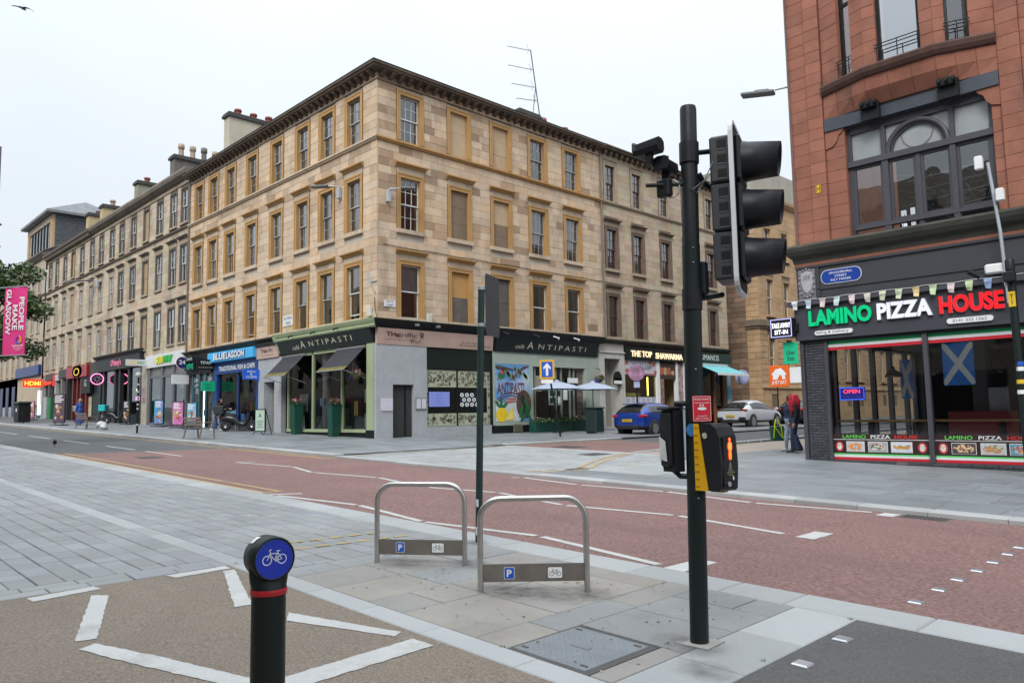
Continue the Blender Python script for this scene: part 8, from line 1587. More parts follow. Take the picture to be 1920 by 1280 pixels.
# ------------------------------------------------------------------ people
SKIN = mat('skin', (.42, .25, .18), .6, .08, 6)
PEND = []
def person(lab, loc, rz, J, zones, hair=None, extra=None, scale=1.0):
    # J: joint -> (x,y,z) (x forward, y left); zones: list of (material, predicate(bone))
    t = thing('person', loc, lab, 'person', None, rz, scale); me = MB()
    def limb(a, b, ra, rb, n=10): A, B = Vector(J[a]), Vector(J[b]); me.tube([A, A.lerp(B, .35), A.lerp(B, .7), B], [ra, ra*1.02, (ra*.45+rb*.55), rb], n)
    def ball(p, r, sx=1, sy=1, sz=1): me.lathe([(r*math.sin(math.pi*k/8)+1e-4, -r*math.cos(math.pi*k/8)) for k in range(9)], 12, M=Matrix.Translation(Vector(p)) @ Matrix.Diagonal((sx, sy, sz, 1)))
    B = []
    for s in 'lr':
        for a, b, ra, rb in (('hip', 'kn', .095, .062), ('kn', 'an', .062, .042), ('sh', 'el', .056, .043), ('el', 'wr', .043, .030)): limb(s+a, s+b, ra, rb); B.append((s+a, s+b))
        a = Vector(J[s+'an']); f = Vector(J.get(s+'toe', (a.x+.17, a.y, a.z-.05))); me.tube([a+Vector((-.04, 0, -.03)), a+Vector((.02, 0, -.04)), f], [.042, .048, .034], 8); B.append((s+'an', s+'toe')); J.setdefault(s+'toe', tuple(f))
        w = Vector(J[s+'wr']); d = (w-Vector(J[s+'el'])).normalized(); sd = Vector((0, 1, 0)).cross(d); sd = sd.normalized() if sd.length > .1 else Vector((1, 0, 0)); J[s+'hd'] = tuple(w+d*.14); B.append((s+'wr', s+'hd'))
        me.tube([w, w+d*.05, w+d*.09], [.028, .040, .036], 8)
        for k, (o, l) in enumerate(((-.028, .075), (-.010, .088), (.010, .083), (.027, .065))): me.tube([w+d*.075+sd*o, w+d*(.075+l*.6)+sd*o*1.1, w+d*(.075+l)*.98+sd*o*1.05+Vector((.012, 0, 0))], [.011, .010, .008], 6)
        me.tube([w+d*.02+sd*.03, w+d*.06+sd*.055, w+d*.085+sd*.06], [.013, .011, .009], 6)
    hc, ch, nk, hd = (Vector(J[k]) for k in ('pel', 'che', 'nec', 'hea'))
    me.tube([hc-Vector((0, 0, .09)), hc, hc.lerp(ch, .45), ch, ch.lerp(nk, .7), nk], [.135, .16, .135, .165, .12, .058], 16)
    for s in 'lr': me.tube([ch.lerp(nk, .5), J[s+'sh']], [.09, .066], 10); me.tube([hc, J[s+'hip']], [.12, .10], 10)
    me.tube([nk-Vector((0, 0, .03)), hd-Vector((0, 0, .06))], .052, 10); B += [('pel', 'che'), ('che', 'nec')]
    fd = Vector(J.get('face', (1, 0, 0))).normalized(); ball(hd, .105, .92, .80, 1.15); ball(hd+fd*.03-Vector((0, 0, .06)), .07, 1, .85, 1); ball(hd+fd*.115-Vector((0, 0, .015)), .018, 1, .8, 1.4); J['top'] = tuple(hd+Vector((0, 0, .1))); B.append(('hea', 'top'))
    for s in (1, -1): e = fd.cross(UZ)*s; ball(hd+e*.088-Vector((0, 0, .01)), .024, .6, .6, 1.2)
    if extra: extra(me)
    m = bpy.data.meshes.new('body'); m.from_pydata(me.v, [], me.f); o = bpy.data.objects.new('body', m); COL.objects.link(o); r = o.modifiers.new('r', 'REMESH'); r.mode = 'VOXEL'; r.voxel_size = .014; sm_ = o.modifiers.new('s', 'SMOOTH'); sm_.iterations = 4; sm_.factor = .5
    PEND.append((t, o, J, B, zones));
    fr_ = lambda p: p
    mb = MB()
    for s in (1, -1): e = hd+fd*.088+fd.cross(UZ)*(s*.034)+Vector((0, 0, .012)); mb.lathe([(.001, -.011), (.012, 0), (.001, .011)], 8, M=Matrix.Translation(e))
    mb.build('eyes', mat('eye_dark', (.03, .025, .022), .3), t, local=True)
    mb = MB(); q = hd+fd*.098-Vector((0, 0, .066)); mb.disc(q, .022, .007, fd.cross(UZ), UZ, 8); mb.build('mouth', mat('lip', (.32, .12, .11), .5), t, local=True)
    if hair: hair(t, hd, fd)
    return t
def flush_people():
    dg = bpy.context.evaluated_depsgraph_get(); dg.update()
    for t, o, J, B, zones in PEND:
        me = bpy.data.meshes.new_from_object(o.evaluated_get(dg)); bpy.data.objects.remove(o); me.materials.clear()
        for m_, f in zones: me.materials.append(m_)
        segs = [(a, b, Vector(J[a]), Vector(J[b])) for a, b in B]; idx = []
        for p in me.polygons:
            c = p.center; best = None; bd = 9
            for a, b, A, Bv in segs:
                ab = Bv-A; k = max(0, min(1, (c-A).dot(ab)/max(ab.length_squared, 1e-6))); d = (c-A-ab*k).length-(.09 if a in ('pel', 'che') else 0)
                if d < bd: bd = d; best = (a, b, k)
            for i, (m_, f) in enumerate(zones):
                if f(best[0], best[1], best[2], c): idx.append(i); break
            else: idx.append(0)
        me.polygons.foreach_set('material_index', idx); me.polygons.foreach_set('use_smooth', [True]*len(idx))
        ob = bpy.data.objects.new('body', me); COL.objects.link(ob); ob.parent = t
def hair_mesh(t, hd, fd, m, length, fluff=.012, n=90, seed=1, cap=True):
    rnd_ = random.Random(seed); mb = MB(); side = fd.cross(UZ)
    if cap: mb.lathe([(.001, .125), (.05, .118), (.085, .09), (.102, .045), (.105, 0), (.10, -.03)], 14, M=Matrix.Translation(hd-fd*.022))
    for k in range(n):
        a = rnd_.uniform(-2.3, 2.3); st = hd-fd*(.09*math.cos(a)+.012)+side*(.098*math.sin(a))+Vector((0, 0, rnd_.uniform(-.02, .09))); P = [st]; l = length*rnd_.uniform(.6, 1.1); ph = rnd_.uniform(0, 6)
        out = (st-hd); out.z = 0; out.normalize()
        for j in range(1, 6): P.append(st+Vector((0, 0, -l*j/5))+out*(.035*math.sin(j*.7))+Vector((rnd_.uniform(-1, 1), rnd_.uniform(-1, 1), 0))*fluff+side*.012*math.sin(ph+j*1.7))
        mb.tube(P, [.02, .022, .022, .02, .016, .005], 5)
    return mb.build('hair', m, t, local=True)
def cap_hair(m): return lambda t, hd, fd: hair_mesh(t, hd, fd, m, .06, .005, 30, 3)
up = lambda a: a[1:] if a[0] in 'lr' and len(a) > 2 else a
ARM = ('sh', 'el');
def zones_std(top, leg, shoe, sleeve=1.0, skirt=None):
    return [(SKIN, lambda a, b, k, c: up(a) in ('wr',) or a in ('hea',) or (a == 'che' and k > .93)), (shoe, lambda a, b, k, c: up(a) == 'an' or (up(a) == 'kn' and k > .93)), (leg, lambda a, b, k, c: up(a) in ('hip', 'kn') or (a == 'pel' and k < .12)), (top, lambda a, b, k, c: True)]
CLOTHB = mat('black_cloth', (.014, .015, .018), .85, .2, 5); DENIM = mat('dark_denim', (.035, .055, .11), .85, .15, 6); SHOEW = mat('white_trainer', (.5, .5, .5), .6); NAVYC = mat('navy_jacket', (.012, .03, .075), .8, .15, 4); SHOEB = mat('dark_boot', (.03, .028, .026), .6)
std = dict(pel=(0, 0, .93), che=(.0, 0, 1.24), nec=(.0, 0, 1.42), hea=(.02, 0, 1.55), lhip=(0, .09, .88), rhip=(0, -.09, .88), lkn=(.03, .10, .48), rkn=(.03, -.10, .48), lan=(0, .10, .08), ran=(0, -.10, .08), lsh=(0, .18, 1.36), rsh=(0, -.18, 1.36), lel=(-.02, .23, 1.10), rel=(-.02, -.23, 1.10), lwr=(.05, .24, .86), rwr=(.05, -.24, .86))
RH = (-10.12, 21.2); wz = gz(-10)+.065
def flare(me):
    for s in (1, -1): me.tube([(.02, s*.10, .5), (-.02, s*.11, .22), (-.03, s*.11, .06)], [.07, .085, .10], 12)
wj = dict(std, lkn=(.10, .09, .50), lan=(.12, .09, .08), rkn=(.02, -.09, .49), ran=(-.16, -.09, .12), face=(.95, -.3, -.05), lwr=(.06, .25, .84), rwr=(.02, -.24, .85), rel=(-.05, -.24, 1.1))
rw = math.atan2(-.55, -.83)
person('woman with long bright red hair and black jacket walking past the pizza shop corner', (RH[0], RH[1], wz), rw, wj, zones_std(CLOTHB, DENIM, SHOEB), lambda t, hd, fd: hair_mesh(t, hd, fd, mat('bright_red_hair', (.62, .03, .06), .55, .3, 30), .46, .045, 170, 2), flare)
tb = thing('shopping_bag', (RH[0]-.55, RH[1]-.35, wz+.33), 'dark green shopping bag with lime straps carried by the walking couple', 'bag')
BTm = fr_at((RH[0]-.36, RH[1]-.42, wz+.34), (VR*.2-VF)); mb = MB(BTm); P = [(-.17, 0), (.17, 0), (.20, .42), (-.20, .42)]; mb.add([(-.06, y, z) for y, z in P]+[(.06, y, z) for y, z in P], [(0, 3, 2, 1), (4, 5, 6, 7), (0, 1, 5, 4), (1, 2, 6, 5), (2, 3, 7, 6), (3, 0, 4, 7)]); mb.build('bag_body', mat('bag_green', (.008, .06, .045), .6), tb)
LIME = mat('lime_strap', (.42, .56, .015), .6)
for s in (1, -1): MB(BTm).tube([(.066, s*.14, .08), (.066, s*.10, .42), (.0, s*.02, .62)], .018, 6).build('strap', LIME, tb)
MB(BTm).tube([(.068, .14, .08), (.068, -.10, .42)], .018, 6).build('strap', LIME, tb)
hj = dict(std, face=(1, .1, 0), lkn=(-.05, .09, .49), lan=(-.12, .09, .1), rkn=(.10, -.09, .49), ran=(.12, -.09, .08))
person('companion in navy jacket walking just behind the red-haired woman', (RH[0]-.30, RH[1]+.30, wz), rw, hj, zones_std(NAVYC, mat('pale_denim', (.25, .32, .40), .85), SHOEW), cap_hair(mat('brown_hair', (.12, .06, .035), .7)))
# man wheeling a scooter outside the fish shop
MX, MY = -37.75, 15.85; mz = gz(MX)+.09
mj = dict(std, che=(.14, 0, 1.22), nec=(.22, 0, 1.38), hea=(.28, 0, 1.50), lsh=(.18, .18, 1.33), rsh=(.18, -.18, 1.33), lel=(.40, .24, 1.14), rel=(.40, -.24, 1.14), lwr=(.66, .22, 1.10), rwr=(.66, -.22, 1.10), lkn=(.18, .1, .50), lan=(.22, .1, .08), rkn=(-.02, -.1, .48), ran=(-.22, -.1, .12))
person('man in black hooded top leaning over a scooter outside the fish shop', (MX, MY, mz), R(25), mj, zones_std(CLOTHB, mat('grey_joggers', (.20, .22, .26), .85), SHOEW), lambda t, hd, fd: hair_mesh(t, hd, fd, CLOTHB, .14, .004, 60, 5))
wl_ = dict(std, face=(.7, .7, 0), rwr=(.16, -.13, 1.50), rel=(.10, -.27, 1.22))
def skirt(me): me.tube([(0, 0, 1.02), (0, 0, .6), (0, 0, .12)], [.17, .21, .27], 18)
WX, WY = -54.0, 13.9; BLUED = mat('blue_skirt', (.012, .045, .22), .85, .2, 4)
person('woman in long blue skirt holding a phone to her ear on the far pavement', (WX, WY, gz(WX)+.09), R(200), wl_, zones_std(mat('blue_top', (.02, .08, .32), .8), BLUED, SHOEW), cap_hair(mat('blond_hair', (.35, .24, .14), .7)), skirt)
o = MB().bbox(-.19, .19, -.06, .06, 0, .36, .04).build('handbag', mat('white_bag', (.5, .5, .47), .7)); o.location = (WX-.22, WY-.25, gz(WX)+.95); o.rotation_euler = (0, 0, R(25)); tag(o, 'white handbag on the arm of the woman in the blue skirt', 'bag')
person('person in dark top and denim shorts standing far down the street', (-84.0, 14.6, gz(-84)+.09), R(120), dict(std), zones_std(CLOTHB, mat('blue_shorts', (.05, .10, .24), .85), SHOEB), cap_hair(mat('black_hair', (.015, .012, .012), .7)))
flush_people()
# ------------------------------------------------------------------ scooters
def scooter(loc, rz, lab, boxc, boxl):
    t = thing('scooter', loc, lab, 'scooter', 'parked scooters', rz); SB = mat('scooter_black', (.015, .016, .018), .3, .1, 5)
    for x in (0, 1.28):
        w = MB().lathe([(.14, -.05), (.24, -.055), (.27, 0), (.24, .055), (.14, .05)], 20, M=Matrix.Translation((x, 0, .27)) @ Matrix.Rotation(math.pi/2, 4, 'X')).build('wheel', TYRE, t, local=True); MB().lathe([(.15, -.03), (.04, -.06), (.04, .06), (.15, .03)], 14, M=Matrix.Translation((x, 0, .27)) @ Matrix.Rotation(math.pi/2, 4, 'X')).build('rim', CHR, w, local=True)
    MB().tube([(-.18, 0, .62), (.1, 0, .66), (.45, 0, .58), (.62, 0, .38), (.9, 0, .32), (1.08, 0, .55), (1.12, 0, .9)], [.12, .17, .17, .14, .12, .13, .09], 12).build('body_shell', SB, t, local=True)
    MB().tube([(-.25, 0, .76), (.05, 0, .80), (.5, 0, .76)], [.09, .13, .10], 10).build('seat', CLOTHB, t, local=True); MB().tube([(1.26, 0, .27), (1.12, 0, .85), (1.02, 0, 1.08)], .03, 8).build('fork', SB, t, local=True)
    MB().tube([(.93, .34, 1.10), (1.03, .15, 1.08), (1.03, -.15, 1.08), (.93, -.34, 1.10)], .018, 8).build('handlebar', SB, t, local=True)
    for s in (1, -1): MB().tube([(.98, s*.24, 1.1), (1.0, s*.30, 1.28)], .008, 5).build('mirror_stem', SB, t, local=True); MB().bbox(.98, 1.02, s*.30-.06, s*.30+.06, 1.26, 1.34, .02).build('mirror', SB, t, local=True)
    MB().bbox(-.55, -.05, -.25, .25, .84, 1.28, .04).build(boxl, boxc, t, local=True); MB().bbox(-.32, -.24, -.10, .10, .66, .74, .015).build('tail_lamp', TAIL, t, local=True); MB().box(-.34, -.32, -.12, .12, .42, .60).build('number_plate', WHITE, t, local=True)
    return t
scooter((-37.0, 16.05, gz(-37)+.09), R(48), 'black scooter with a dark top box outside the fish shop', mat('top_box_black', (.02, .022, .024), .6), 'top_box')
scooter((-56.3, 16.2, gz(-56)+.09), R(40), 'delivery scooter with a turquoise box parked outside the bar', mat('turquoise_box', (.02, .42, .42), .6), 'delivery_box')
# ------------------------------------------------------------------ plants: leafy clumps
def leaves(c, r, n, size, m, name, parent, seed, flat=1.0, cols=None, hollow=.45):
    rnd_ = random.Random(seed); mb = MB(); c = Vector(c)
    for k in range(n):
        d = Vector((rnd_.gauss(0, 1), rnd_.gauss(0, 1), rnd_.gauss(0, 1))).normalized()*(hollow+(1-hollow)*rnd_.random()**.5); p = c+Vector((d.x*r, d.y*r, d.z*r*flat)); s = size*rnd_.uniform(.6, 1.3)
        a = Vector((rnd_.gauss(0, 1), rnd_.gauss(0, 1), rnd_.gauss(0, .6))).normalized(); b = a.cross(Vector((rnd_.gauss(0, 1), rnd_.gauss(0, 1), 1))).normalized()
        mb.add([tuple(p-a*s), tuple(p-b*s*.5), tuple(p+a*s), tuple(p+b*s*.5)], [(0, 1, 2, 3)], rnd_.randrange(len(m)) if isinstance(m, list) else 0)
    return tag(mb.build(name, m, parent), kind='stuff')
LFS = [mat('leaf_mid', (.05, .11, .025), .6, .3, 8), mat('leaf_light', (.10, .17, .045), .6, .3, 8), mat('leaf_dark', (.022, .055, .015), .6, .3, 8)]
FLR = [mat('flower_red', (.5, .03, .04), .6), mat('flower_pink', (.55, .12, .22), .6), mat('flower_white', (.6, .58, .55), .6)]; FLP = mat('flower_violet', (.12, .06, .45), .6)
for (u, h, tw, bw, lab, k) in ((5.95, 1.30, .22, .17, 'farther from the corner', 0), (2.75, 1.30, .22, .17, 'nearer the corner', 1)):
    o = FL((u, .30, 0)); zb_ = gz(o.x)+.09; t = thing('planter', (o.x, o.y, zb_), 'tall tapered dark green planter with flowers outside the cafe, ' + lab, 'planter', 'tall cafe planters')
    mb = MB(); P = lambda w, z: [(o.x-w, o.y-w, z), (o.x+w, o.y-w, z), (o.x+w, o.y+w, z), (o.x-w, o.y+w, z)]; mb.add(P(bw, zb_)+P(tw, zb_+h)+P(tw+.02, zb_+h)+P(tw+.02, zb_+h+.05)+P(tw-.02, zb_+h+.05), [(3, 2, 1, 0)]+[(4*i+j, 4*i+(j+1) % 4, 4*i+4+(j+1) % 4, 4*i+4+j) for i in range(4) for j in range(4)]+[(16, 17, 18, 19)]); mb.build('pot', mat('planter_green', (.006, .06, .04), .5, .15, 3), t)
    leaves((o.x, o.y, zb_+h+.14), .24, 160, .045, LFS, 'foliage', t, k+1, .6); leaves((o.x, o.y, zb_+h+.20), .24, 60, .05, FLR, 'blossoms', t, k+9, .6)
def basket(p, lab, seed, viol=None):
    t = thing('hanging_basket', p, lab, 'flower basket', 'hanging baskets'); p = Vector(p); MB().lathe([(.0, 0), (.10, .02), (.2, .18), (.19, .18)], 14, M=Matrix.Translation(p)).build('basket', mat('basket_brown', (.09, .06, .035), .8), t)
    for a in (0, 2.1, 4.2): MB().tube([p+Vector((.18*math.cos(a), .18*math.sin(a), .18)), p+UZ*.7], .006, 4).build('chain', BLACK, t)
    leaves(p+UZ*.22, .28, 260, .045, LFS, 'foliage', t, seed, .6); leaves(p+UZ*.30, .27, 90, .045, FLR, 'blossoms', t, seed+1, .5)
    if viol: leaves(p+Vector(viol), .14, 60, .045, FLP, 'violet_blossoms', t, seed+2, .7)
    return t
b1 = FL((.80, .45, 2.98)); basket(b1, 'flower basket hanging from a bracket by the cafe corner', 20, (-.38, 0, .12)); b2 = FRr((13.55, .35, 3.05)); basket(b2, 'flower basket hanging on the pale green cafe wall by the doorway', 30, (0, -.3, .05))
for q in (b1, b2):
    o = MB().tube([q+UZ*.7, q+UZ*.75+(Vector((.0, .45, 0)) if q is b1 else Vector((-.35, 0, 0)))], .015, 6).build('basket_bracket', BLACK); tag(o, 'thin black bracket holding the %s flower basket' % ('corner' if q is b1 else 'doorway'), 'bracket')
# trough planters and parasols on the side street
for k in range(3):
    u0 = 8.25+k*1.36; o = FRr((u0+.66, .55, 0)); zb_ = gz(o.x)+.09; t = thing('trough_planter', (o.x, o.y, zb_), ['dark green trough planter below the painted mural, first of three', 'dark green trough planter in the middle of three outside the cafe', 'dark green trough planter nearest the doorway outside the cafe'][k], 'planter', 'trough planters')
    bx(FRr, u0, u0+1.32, .32, .78, zb_, zb_+.5, 'trough', MATS['planter_green'], t, .02); leaves(FRr((u0+.66, .55, zb_+.55)), .6, 260, .06, LFS, 'foliage', t, 40+k, .22); leaves(FRr((u0+.7, .55, zb_+.6)), .5, 26, .05, FLR[2], 'blossoms', t, 50+k, .22)
for k, u in enumerate((9.15, 11.75)):
    c = FRr((u, 1.35, 0)); zb_ = gz(c.x)+.09; t = thing('parasol', (c.x, c.y, zb_), ['pale blue-grey cafe parasol nearer the painted mural', 'pale blue-grey cafe parasol nearer the doorway'][k], 'parasol', 'cafe parasols'); PC = mat('parasol_cloth', (.36, .42, .52), .8, .05, 3)
    for j in range(8):
        a0, a1 = 2*math.pi*j/8, 2*math.pi*(j+1)/8; rr_ = 1.28; e = lambda a, r_, z: (c.x+r_*math.cos(a), c.y+r_*math.sin(a), z); mb = MB(); mb.add([e(a0, .08, 2.98), e(a1, .08, 2.98), e(a1, rr_*.55, 2.84), e(a0, rr_*.55, 2.84), e(a1, rr_, 2.62), e(a0, rr_, 2.62)], [(0, 1, 2, 3), (3, 2, 4, 5)]); mb.build('canopy_panel', PC, t); MB().tube([e(a0, .03, 2.86), e(a0, rr_, 2.61)], .008, 4).build('rib', BLACK, t)
    MB().lathe([(.12, 0), (.10, .05), (0, .09)], 10, M=Matrix.Translation((c.x, c.y, 2.98))).build('finial', PC, t); MB().tube([(c.x, c.y, zb_), (c.x, c.y, 3.0)], .022, 8).build('pole', BLACK, t); MB().lathe([(.25, 0), (.25, .06), (.05, .1)], 14, M=Matrix.Translation((c.x, c.y, zb_))).build('base', BLACK, t)
# one-way sign, no-left-turn sign, round flag sign
def sign_on_post(name, base, top, lab, build):
    t = thing(name, base, lab, 'sign'); MB().tube([base, top], .04, 8).build('post', BLACK, t); build(t, Vector(top)); return t
SN = Vector((.62, -.78, 0)); SX = UZ.cross(SN)
def ow(t, p):
    T = fr_at(p+SN*.06-UZ*.30, SN); mb = MB(T); rbox(mb, .62, .80, .05, 0, .01); mb.build('plate', mat('amber_border', (.65, .36, .01), .5), t); mb = MB(T); rbox(mb, .46, .64, .03, .01, .014); mb.build('blue_panel', PBLUE, t)
    mb = MB(T); mb.add([(.016, y, z) for y, z in ((-.05, -.26), (.05, -.26), (.05, .08), (.15, .0), (.15, .1), (0, .27), (-.15, .1), (-.15, .0), (-.05, .08))], [tuple(range(9))]); mb.build('arrow', WHITE, t); mb = MB(T); rbox(mb, .5, .16, .02, 0, .01, 0, -.5); mb.build('sub_plate', WHITE, t)
sign_on_post('one_way_sign', (-21.2, 23.3, gz(-21)+.09), (-21.55, 22.95, 3.62), 'blue one-way arrow sign with amber border on a leaning black post', ow)
def nlt(t, p):
    T = fr_at(p+SN*.05, SN); mb = MB(T)
    for r_, x, m_ in ((.38, .0, mat('sign_ring_red', (.4, .02, .03), .5)), (.30, .006, WHITE)): mb = MB(T); mb.disc((x, 0, 0), r_, r_, (0, 1, 0), UZ, 24); mb.build('disc', m_, t)
    mb = MB(T); mb.tube([(.012, .12, -.2), (.012, .08, .0), (.012, -.1, .08)], .03, 5); mb.tube([(.014, -.22, .22), (.014, .22, -.22)], .028, 5); mb.build('arrow', BLACK, t); mb = MB(T); rbox(mb, .5, .2, .02, 0, .01, 0, -.5); mb.build('sub_plate', WHITE, t)
sign_on_post('no_left_turn_sign', (-21.2, 42.4, gz(-21)), (-21.2, 42.4, 3.55), 'round no-left-turn sign on a black post before the honey sandstone building', nlt)
def rfl(t, p): mb = MB(); mb.disc(p+SN*.05, .42, .42, SX, UZ, 24, th=.06); mb.build('disc', mat('purple_flag_disc', (.3, .16, .26), .5, .7, 3), t); T = fr_at(p+SN*.05-UZ*.6, SN); mb = MB(T); rbox(mb, .3, .32, .02, 0, .01); mb.build('blue_plate', mat('plate_bluewhite', (.35, .42, .6), .5, .4, 8), t)
sign_on_post('round_sign', (-23.7, 32.0, gz(-23)), (-23.7, 32.0, 3.5), 'round purple and white disc sign on a black post outside the shawarma shop', rfl)
# bins
t = thing('litter_bin', (-22.1, 26.6, gz(-22)+.09), 'dark green litter bin at the kerb behind the blue hatchback', 'bin'); MB().bbox(-22.42, -21.78, 26.3, 26.9, gz(-22)+.14, gz(-22)+1.2, .04).build('bin_body', mat('bin_green', (.012, .03, .028), .5), t); MB().bbox(-22.46, -21.74, 26.26, 26.94, gz(-22)+1.2, gz(-22)+1.28, .03).build('bin_lid', MATS['bin_green'], t)
for x in (-22.38, -21.82): MB().box(x-.04, x+.04, 26.4, 26.8, gz(-22)+.08, gz(-22)+.16).build('foot', STEEL, t)
bx_, by_ = -66.2, 13.2; t = thing('litter_bin', (bx_, by_, gz(bx_)+.09), 'large black litter bin on the far pavement at the left edge', 'bin'); z = gz(bx_)+.09; MB().bbox(bx_-.75, bx_+.75, by_-.4, by_+.4, z, z+1.25, .05).build('bin_body', BLACK, t); MB().bbox(bx_-.8, bx_+.8, by_-.45, by_+.45, z+1.25, z+1.5, .1).build('bin_hood', BLACK, t); MB().box(bx_-.1, bx_+.25, by_-.41, by_-.40, z+.75, z+1.0).build('sticker', WHITE, t)
# benches
WD = mat('weathered_timber', (.17, .14, .115), .8, .25, 5, bump=.2, bscale=60)
def bench(c, rz, lab):
    z = gz(c[0])+.09; t = thing('bench', (c[0], c[1], z), lab, 'bench', 'slatted benches', rz)
    for k in range(4): MB().bbox(-.75, .75, -.22+k*.115, -.13+k*.115, .42, .45, .006).build('seat_slat', WD, t, local=True)
    for k in range(3): MB().bbox(-.75, .75, -.30-.03*k, -.27-.03*k, .52+k*.12, .61+k*.12, .006).build('back_slat', WD, t, local=True)
    for x in (-.70, .70):
        for y0, y1, zt in ((-.26, -.36, .86), (.22, .26, .64)): MB().tube([(x, y1 if y0 < 0 else y1, 0), (x, y0, .42), (x, y0-(.08 if y0 < 0 else 0), zt)], .03, 6).build('leg', WD, t, local=True)
        MB().bbox(x-.03, x+.03, -.30, .28, .62, .66, .008).build('armrest', WD, t, local=True)
bench((-30.4, 12.15), R(3), 'slatted timber bench on the far pavement outside the fish shop'); bench((-46.6, 12.4), R(5), 'slatted timber bench beside the rubbish bag on the far pavement')
mb = MB(); rnd = random.Random(2)
for k in range(9): a = rnd.uniform(0, 6.3); q = rnd.uniform(0, .3); mb.lathe([(.02, 0), (.19, .05), (.22, .16), (.14, .27), (.03, .31)], 9, M=Matrix.Translation((-44.3+q*math.cos(a), 12.5+q*math.sin(a)*.7, gz(-44)+.09+rnd.uniform(0, .22))) @ Matrix.Rotation(rnd.uniform(-.5, .5), 4, 'X'))
tag(mb.build('rubbish_bag', mat('white_plastic_bag', (.5, .52, .52), .35, .3, 9, bump=1.0, bscale=14)), 'white plastic rubbish bag slumped beside the bench', 'rubbish')
# thin posts
for (x, y, h, lab, bands) in ((-38.2, 12.3, 2.6, 'slim black post with stickers on the far pavement outside the sandwich shop', 1), (-62.9, 12.6, 1.3, 'slim black bollard post beside the black litter bin', 0)):
    t = thing('post', (x, y, gz(x)+.09), lab, 'post'); MB().tube([(x, y, gz(x)+.05), (x, y, gz(x)+.09+h)], .045, 10).build('shaft', BLACK, t)
    if bands:
        for z in (.45, 1.2, 1.4, 1.62, 1.75, 2.0, 2.35): MB().tube([(x, y, gz(x)+z), (x, y, gz(x)+z+.07)], .049, 10).build('sticker', mat('pale_sticker', (.5, .52, .52), .6), t)
        MB().lathe([(.03, 0), (.14, .06), (.14, .2), (.05, .28)], 10, M=Matrix.Translation((x, y, gz(x)+.09+h))).build('lamp_top', mat('pale_top', (.4, .38, .36), .6), t)
# pavement boards
def board(c, w, h, rz, lab, m, foot=True, txt=None, legs=False):
    z = gz(c[0])+.09; t = thing('pavement_board', (c[0], c[1], z), lab, 'sign board', 'pavement boards', rz); zo = .14 if foot else .12
    MB().bbox(-w/2-.05, w/2+.05, -.03, .03, zo, zo+h+.1, .015).build('frame', BLACK, t, local=True); MB().box(-w/2, w/2, -.036, -.03, zo+.05, zo+.05+h).build('poster', m, t, local=True)
    if foot: MB().bbox(-w/2-.08, w/2+.08, -.25, .25, 0, .07, .03).build('base', mat('board_base', (.035, .05, .06), .6), t, local=True); [MB().box(x-.03, x+.03, -.02, .02, .07, zo).build('spring', STEEL, t, local=True) for x in (-w/3, w/3)]
    if foot:
        mb = MB(); rp_ = random.Random(int(w*100+c[0])); k_ = zo+.05
        for j in range(4): mb.box(-w*.4, w*rp_.uniform(.0, .4), -.0375, -.0365, k_+h*(.93-j*.07), k_+h*(.97-j*.07))
        for j in range(9): mb.disc((rp_.uniform(-.3, .3)*w, -.038-j*.0002, k_+h*rp_.uniform(.12, .6)), w*rp_.uniform(.06, .2), h*rp_.uniform(.04, .1), (1, 0, 0), UZ, 12, 1+j % 3)
        mb.build('poster_print', [WHITE, mat('print_tan', (.5, .26, .09), .6, .4, 12), mat('print_cream', (.55, .5, .4), .6, .3, 12), mat('print_rust', (.35, .09, .05), .6, .4, 12)], t, local=True)
    if legs:
        for s in (1, -1): MB().tube([(s*(w/2+.03), -.03, zo), (s*(w/2+.05), -.14, 0)], .018, 6).build('leg', BLACK, t, local=True); MB().tube([(s*(w/2+.03), .03, zo+h), (s*(w/2+.03), .35, 0)], .018, 6).build('leg', BLACK, t, local=True)
    if txt:
        c_, s_ = math.cos(rz), math.sin(rz)
        for s, zz_, hh, ww in txt: text(s, (c[0]+.038*s_, c[1]-.038*c_, z+zz_), (c_, s_, 0), UZ, hh, DKT, t, ww, .002)
    return t
board((-32.3, 15.6), .62, .92, R(12), 'black-framed pale menu board on the pavement by the granite portal', mat('board_mint', (.42, .56, .46), .5, .08), False, [('A', .85, .20, .22), ('AL FRESCO', .58, .07, .45), ('MENU', .46, .07, .3), ('OPEN DAILY', .34, .06, .42)], True)
PM = lambda nm, c, s: mat(nm, c, .5, .5, s, stain=.9, stain_col=(c[2], c[0], c[1]), stain_scale=(2, 2, 2.4), stain_lo=.5)
board((-46.9, 16.3), 1.0, 1.35, R(8), 'poster board with a burger picture on blue outside the sandwich shop', PM('poster_burger', (.08, .30, .55), 5)); board((-43.9, 16.3), .95, 1.25, R(14), 'pink and blue poster board next to the convenience shop', PM('poster_pink', (.55, .16, .40), 4)); board((-41.4, 16.1), .85, 1.2, R(10), 'sky blue and yellow poster board by the convenience shop door', PM('poster_yellow', (.12, .45, .60), 4))
board((-54.6, 12.9), 1.5, 1.75, R(10), 'large dark poster board at the kerb near the woman in blue', PM('poster_dark', (.10, .06, .10), 3)); board((-53.0, 16.4), .9, 1.3, R(5), 'black chalk menu board outside the bar', PM('poster_black', (.03, .03, .03), 14)); board((-72.0, 15.0), 1.4, 1.3, R(5), 'pink poster board outside the far shops', PM('poster_mag', (.55, .12, .28), 4)); board((-79.5, 13.6), 1.4, 1.4, R(12), 'yellow poster board at the far left edge of the pavement', PM('poster_yel2', (.6, .38, .12), 4), False, None, True)
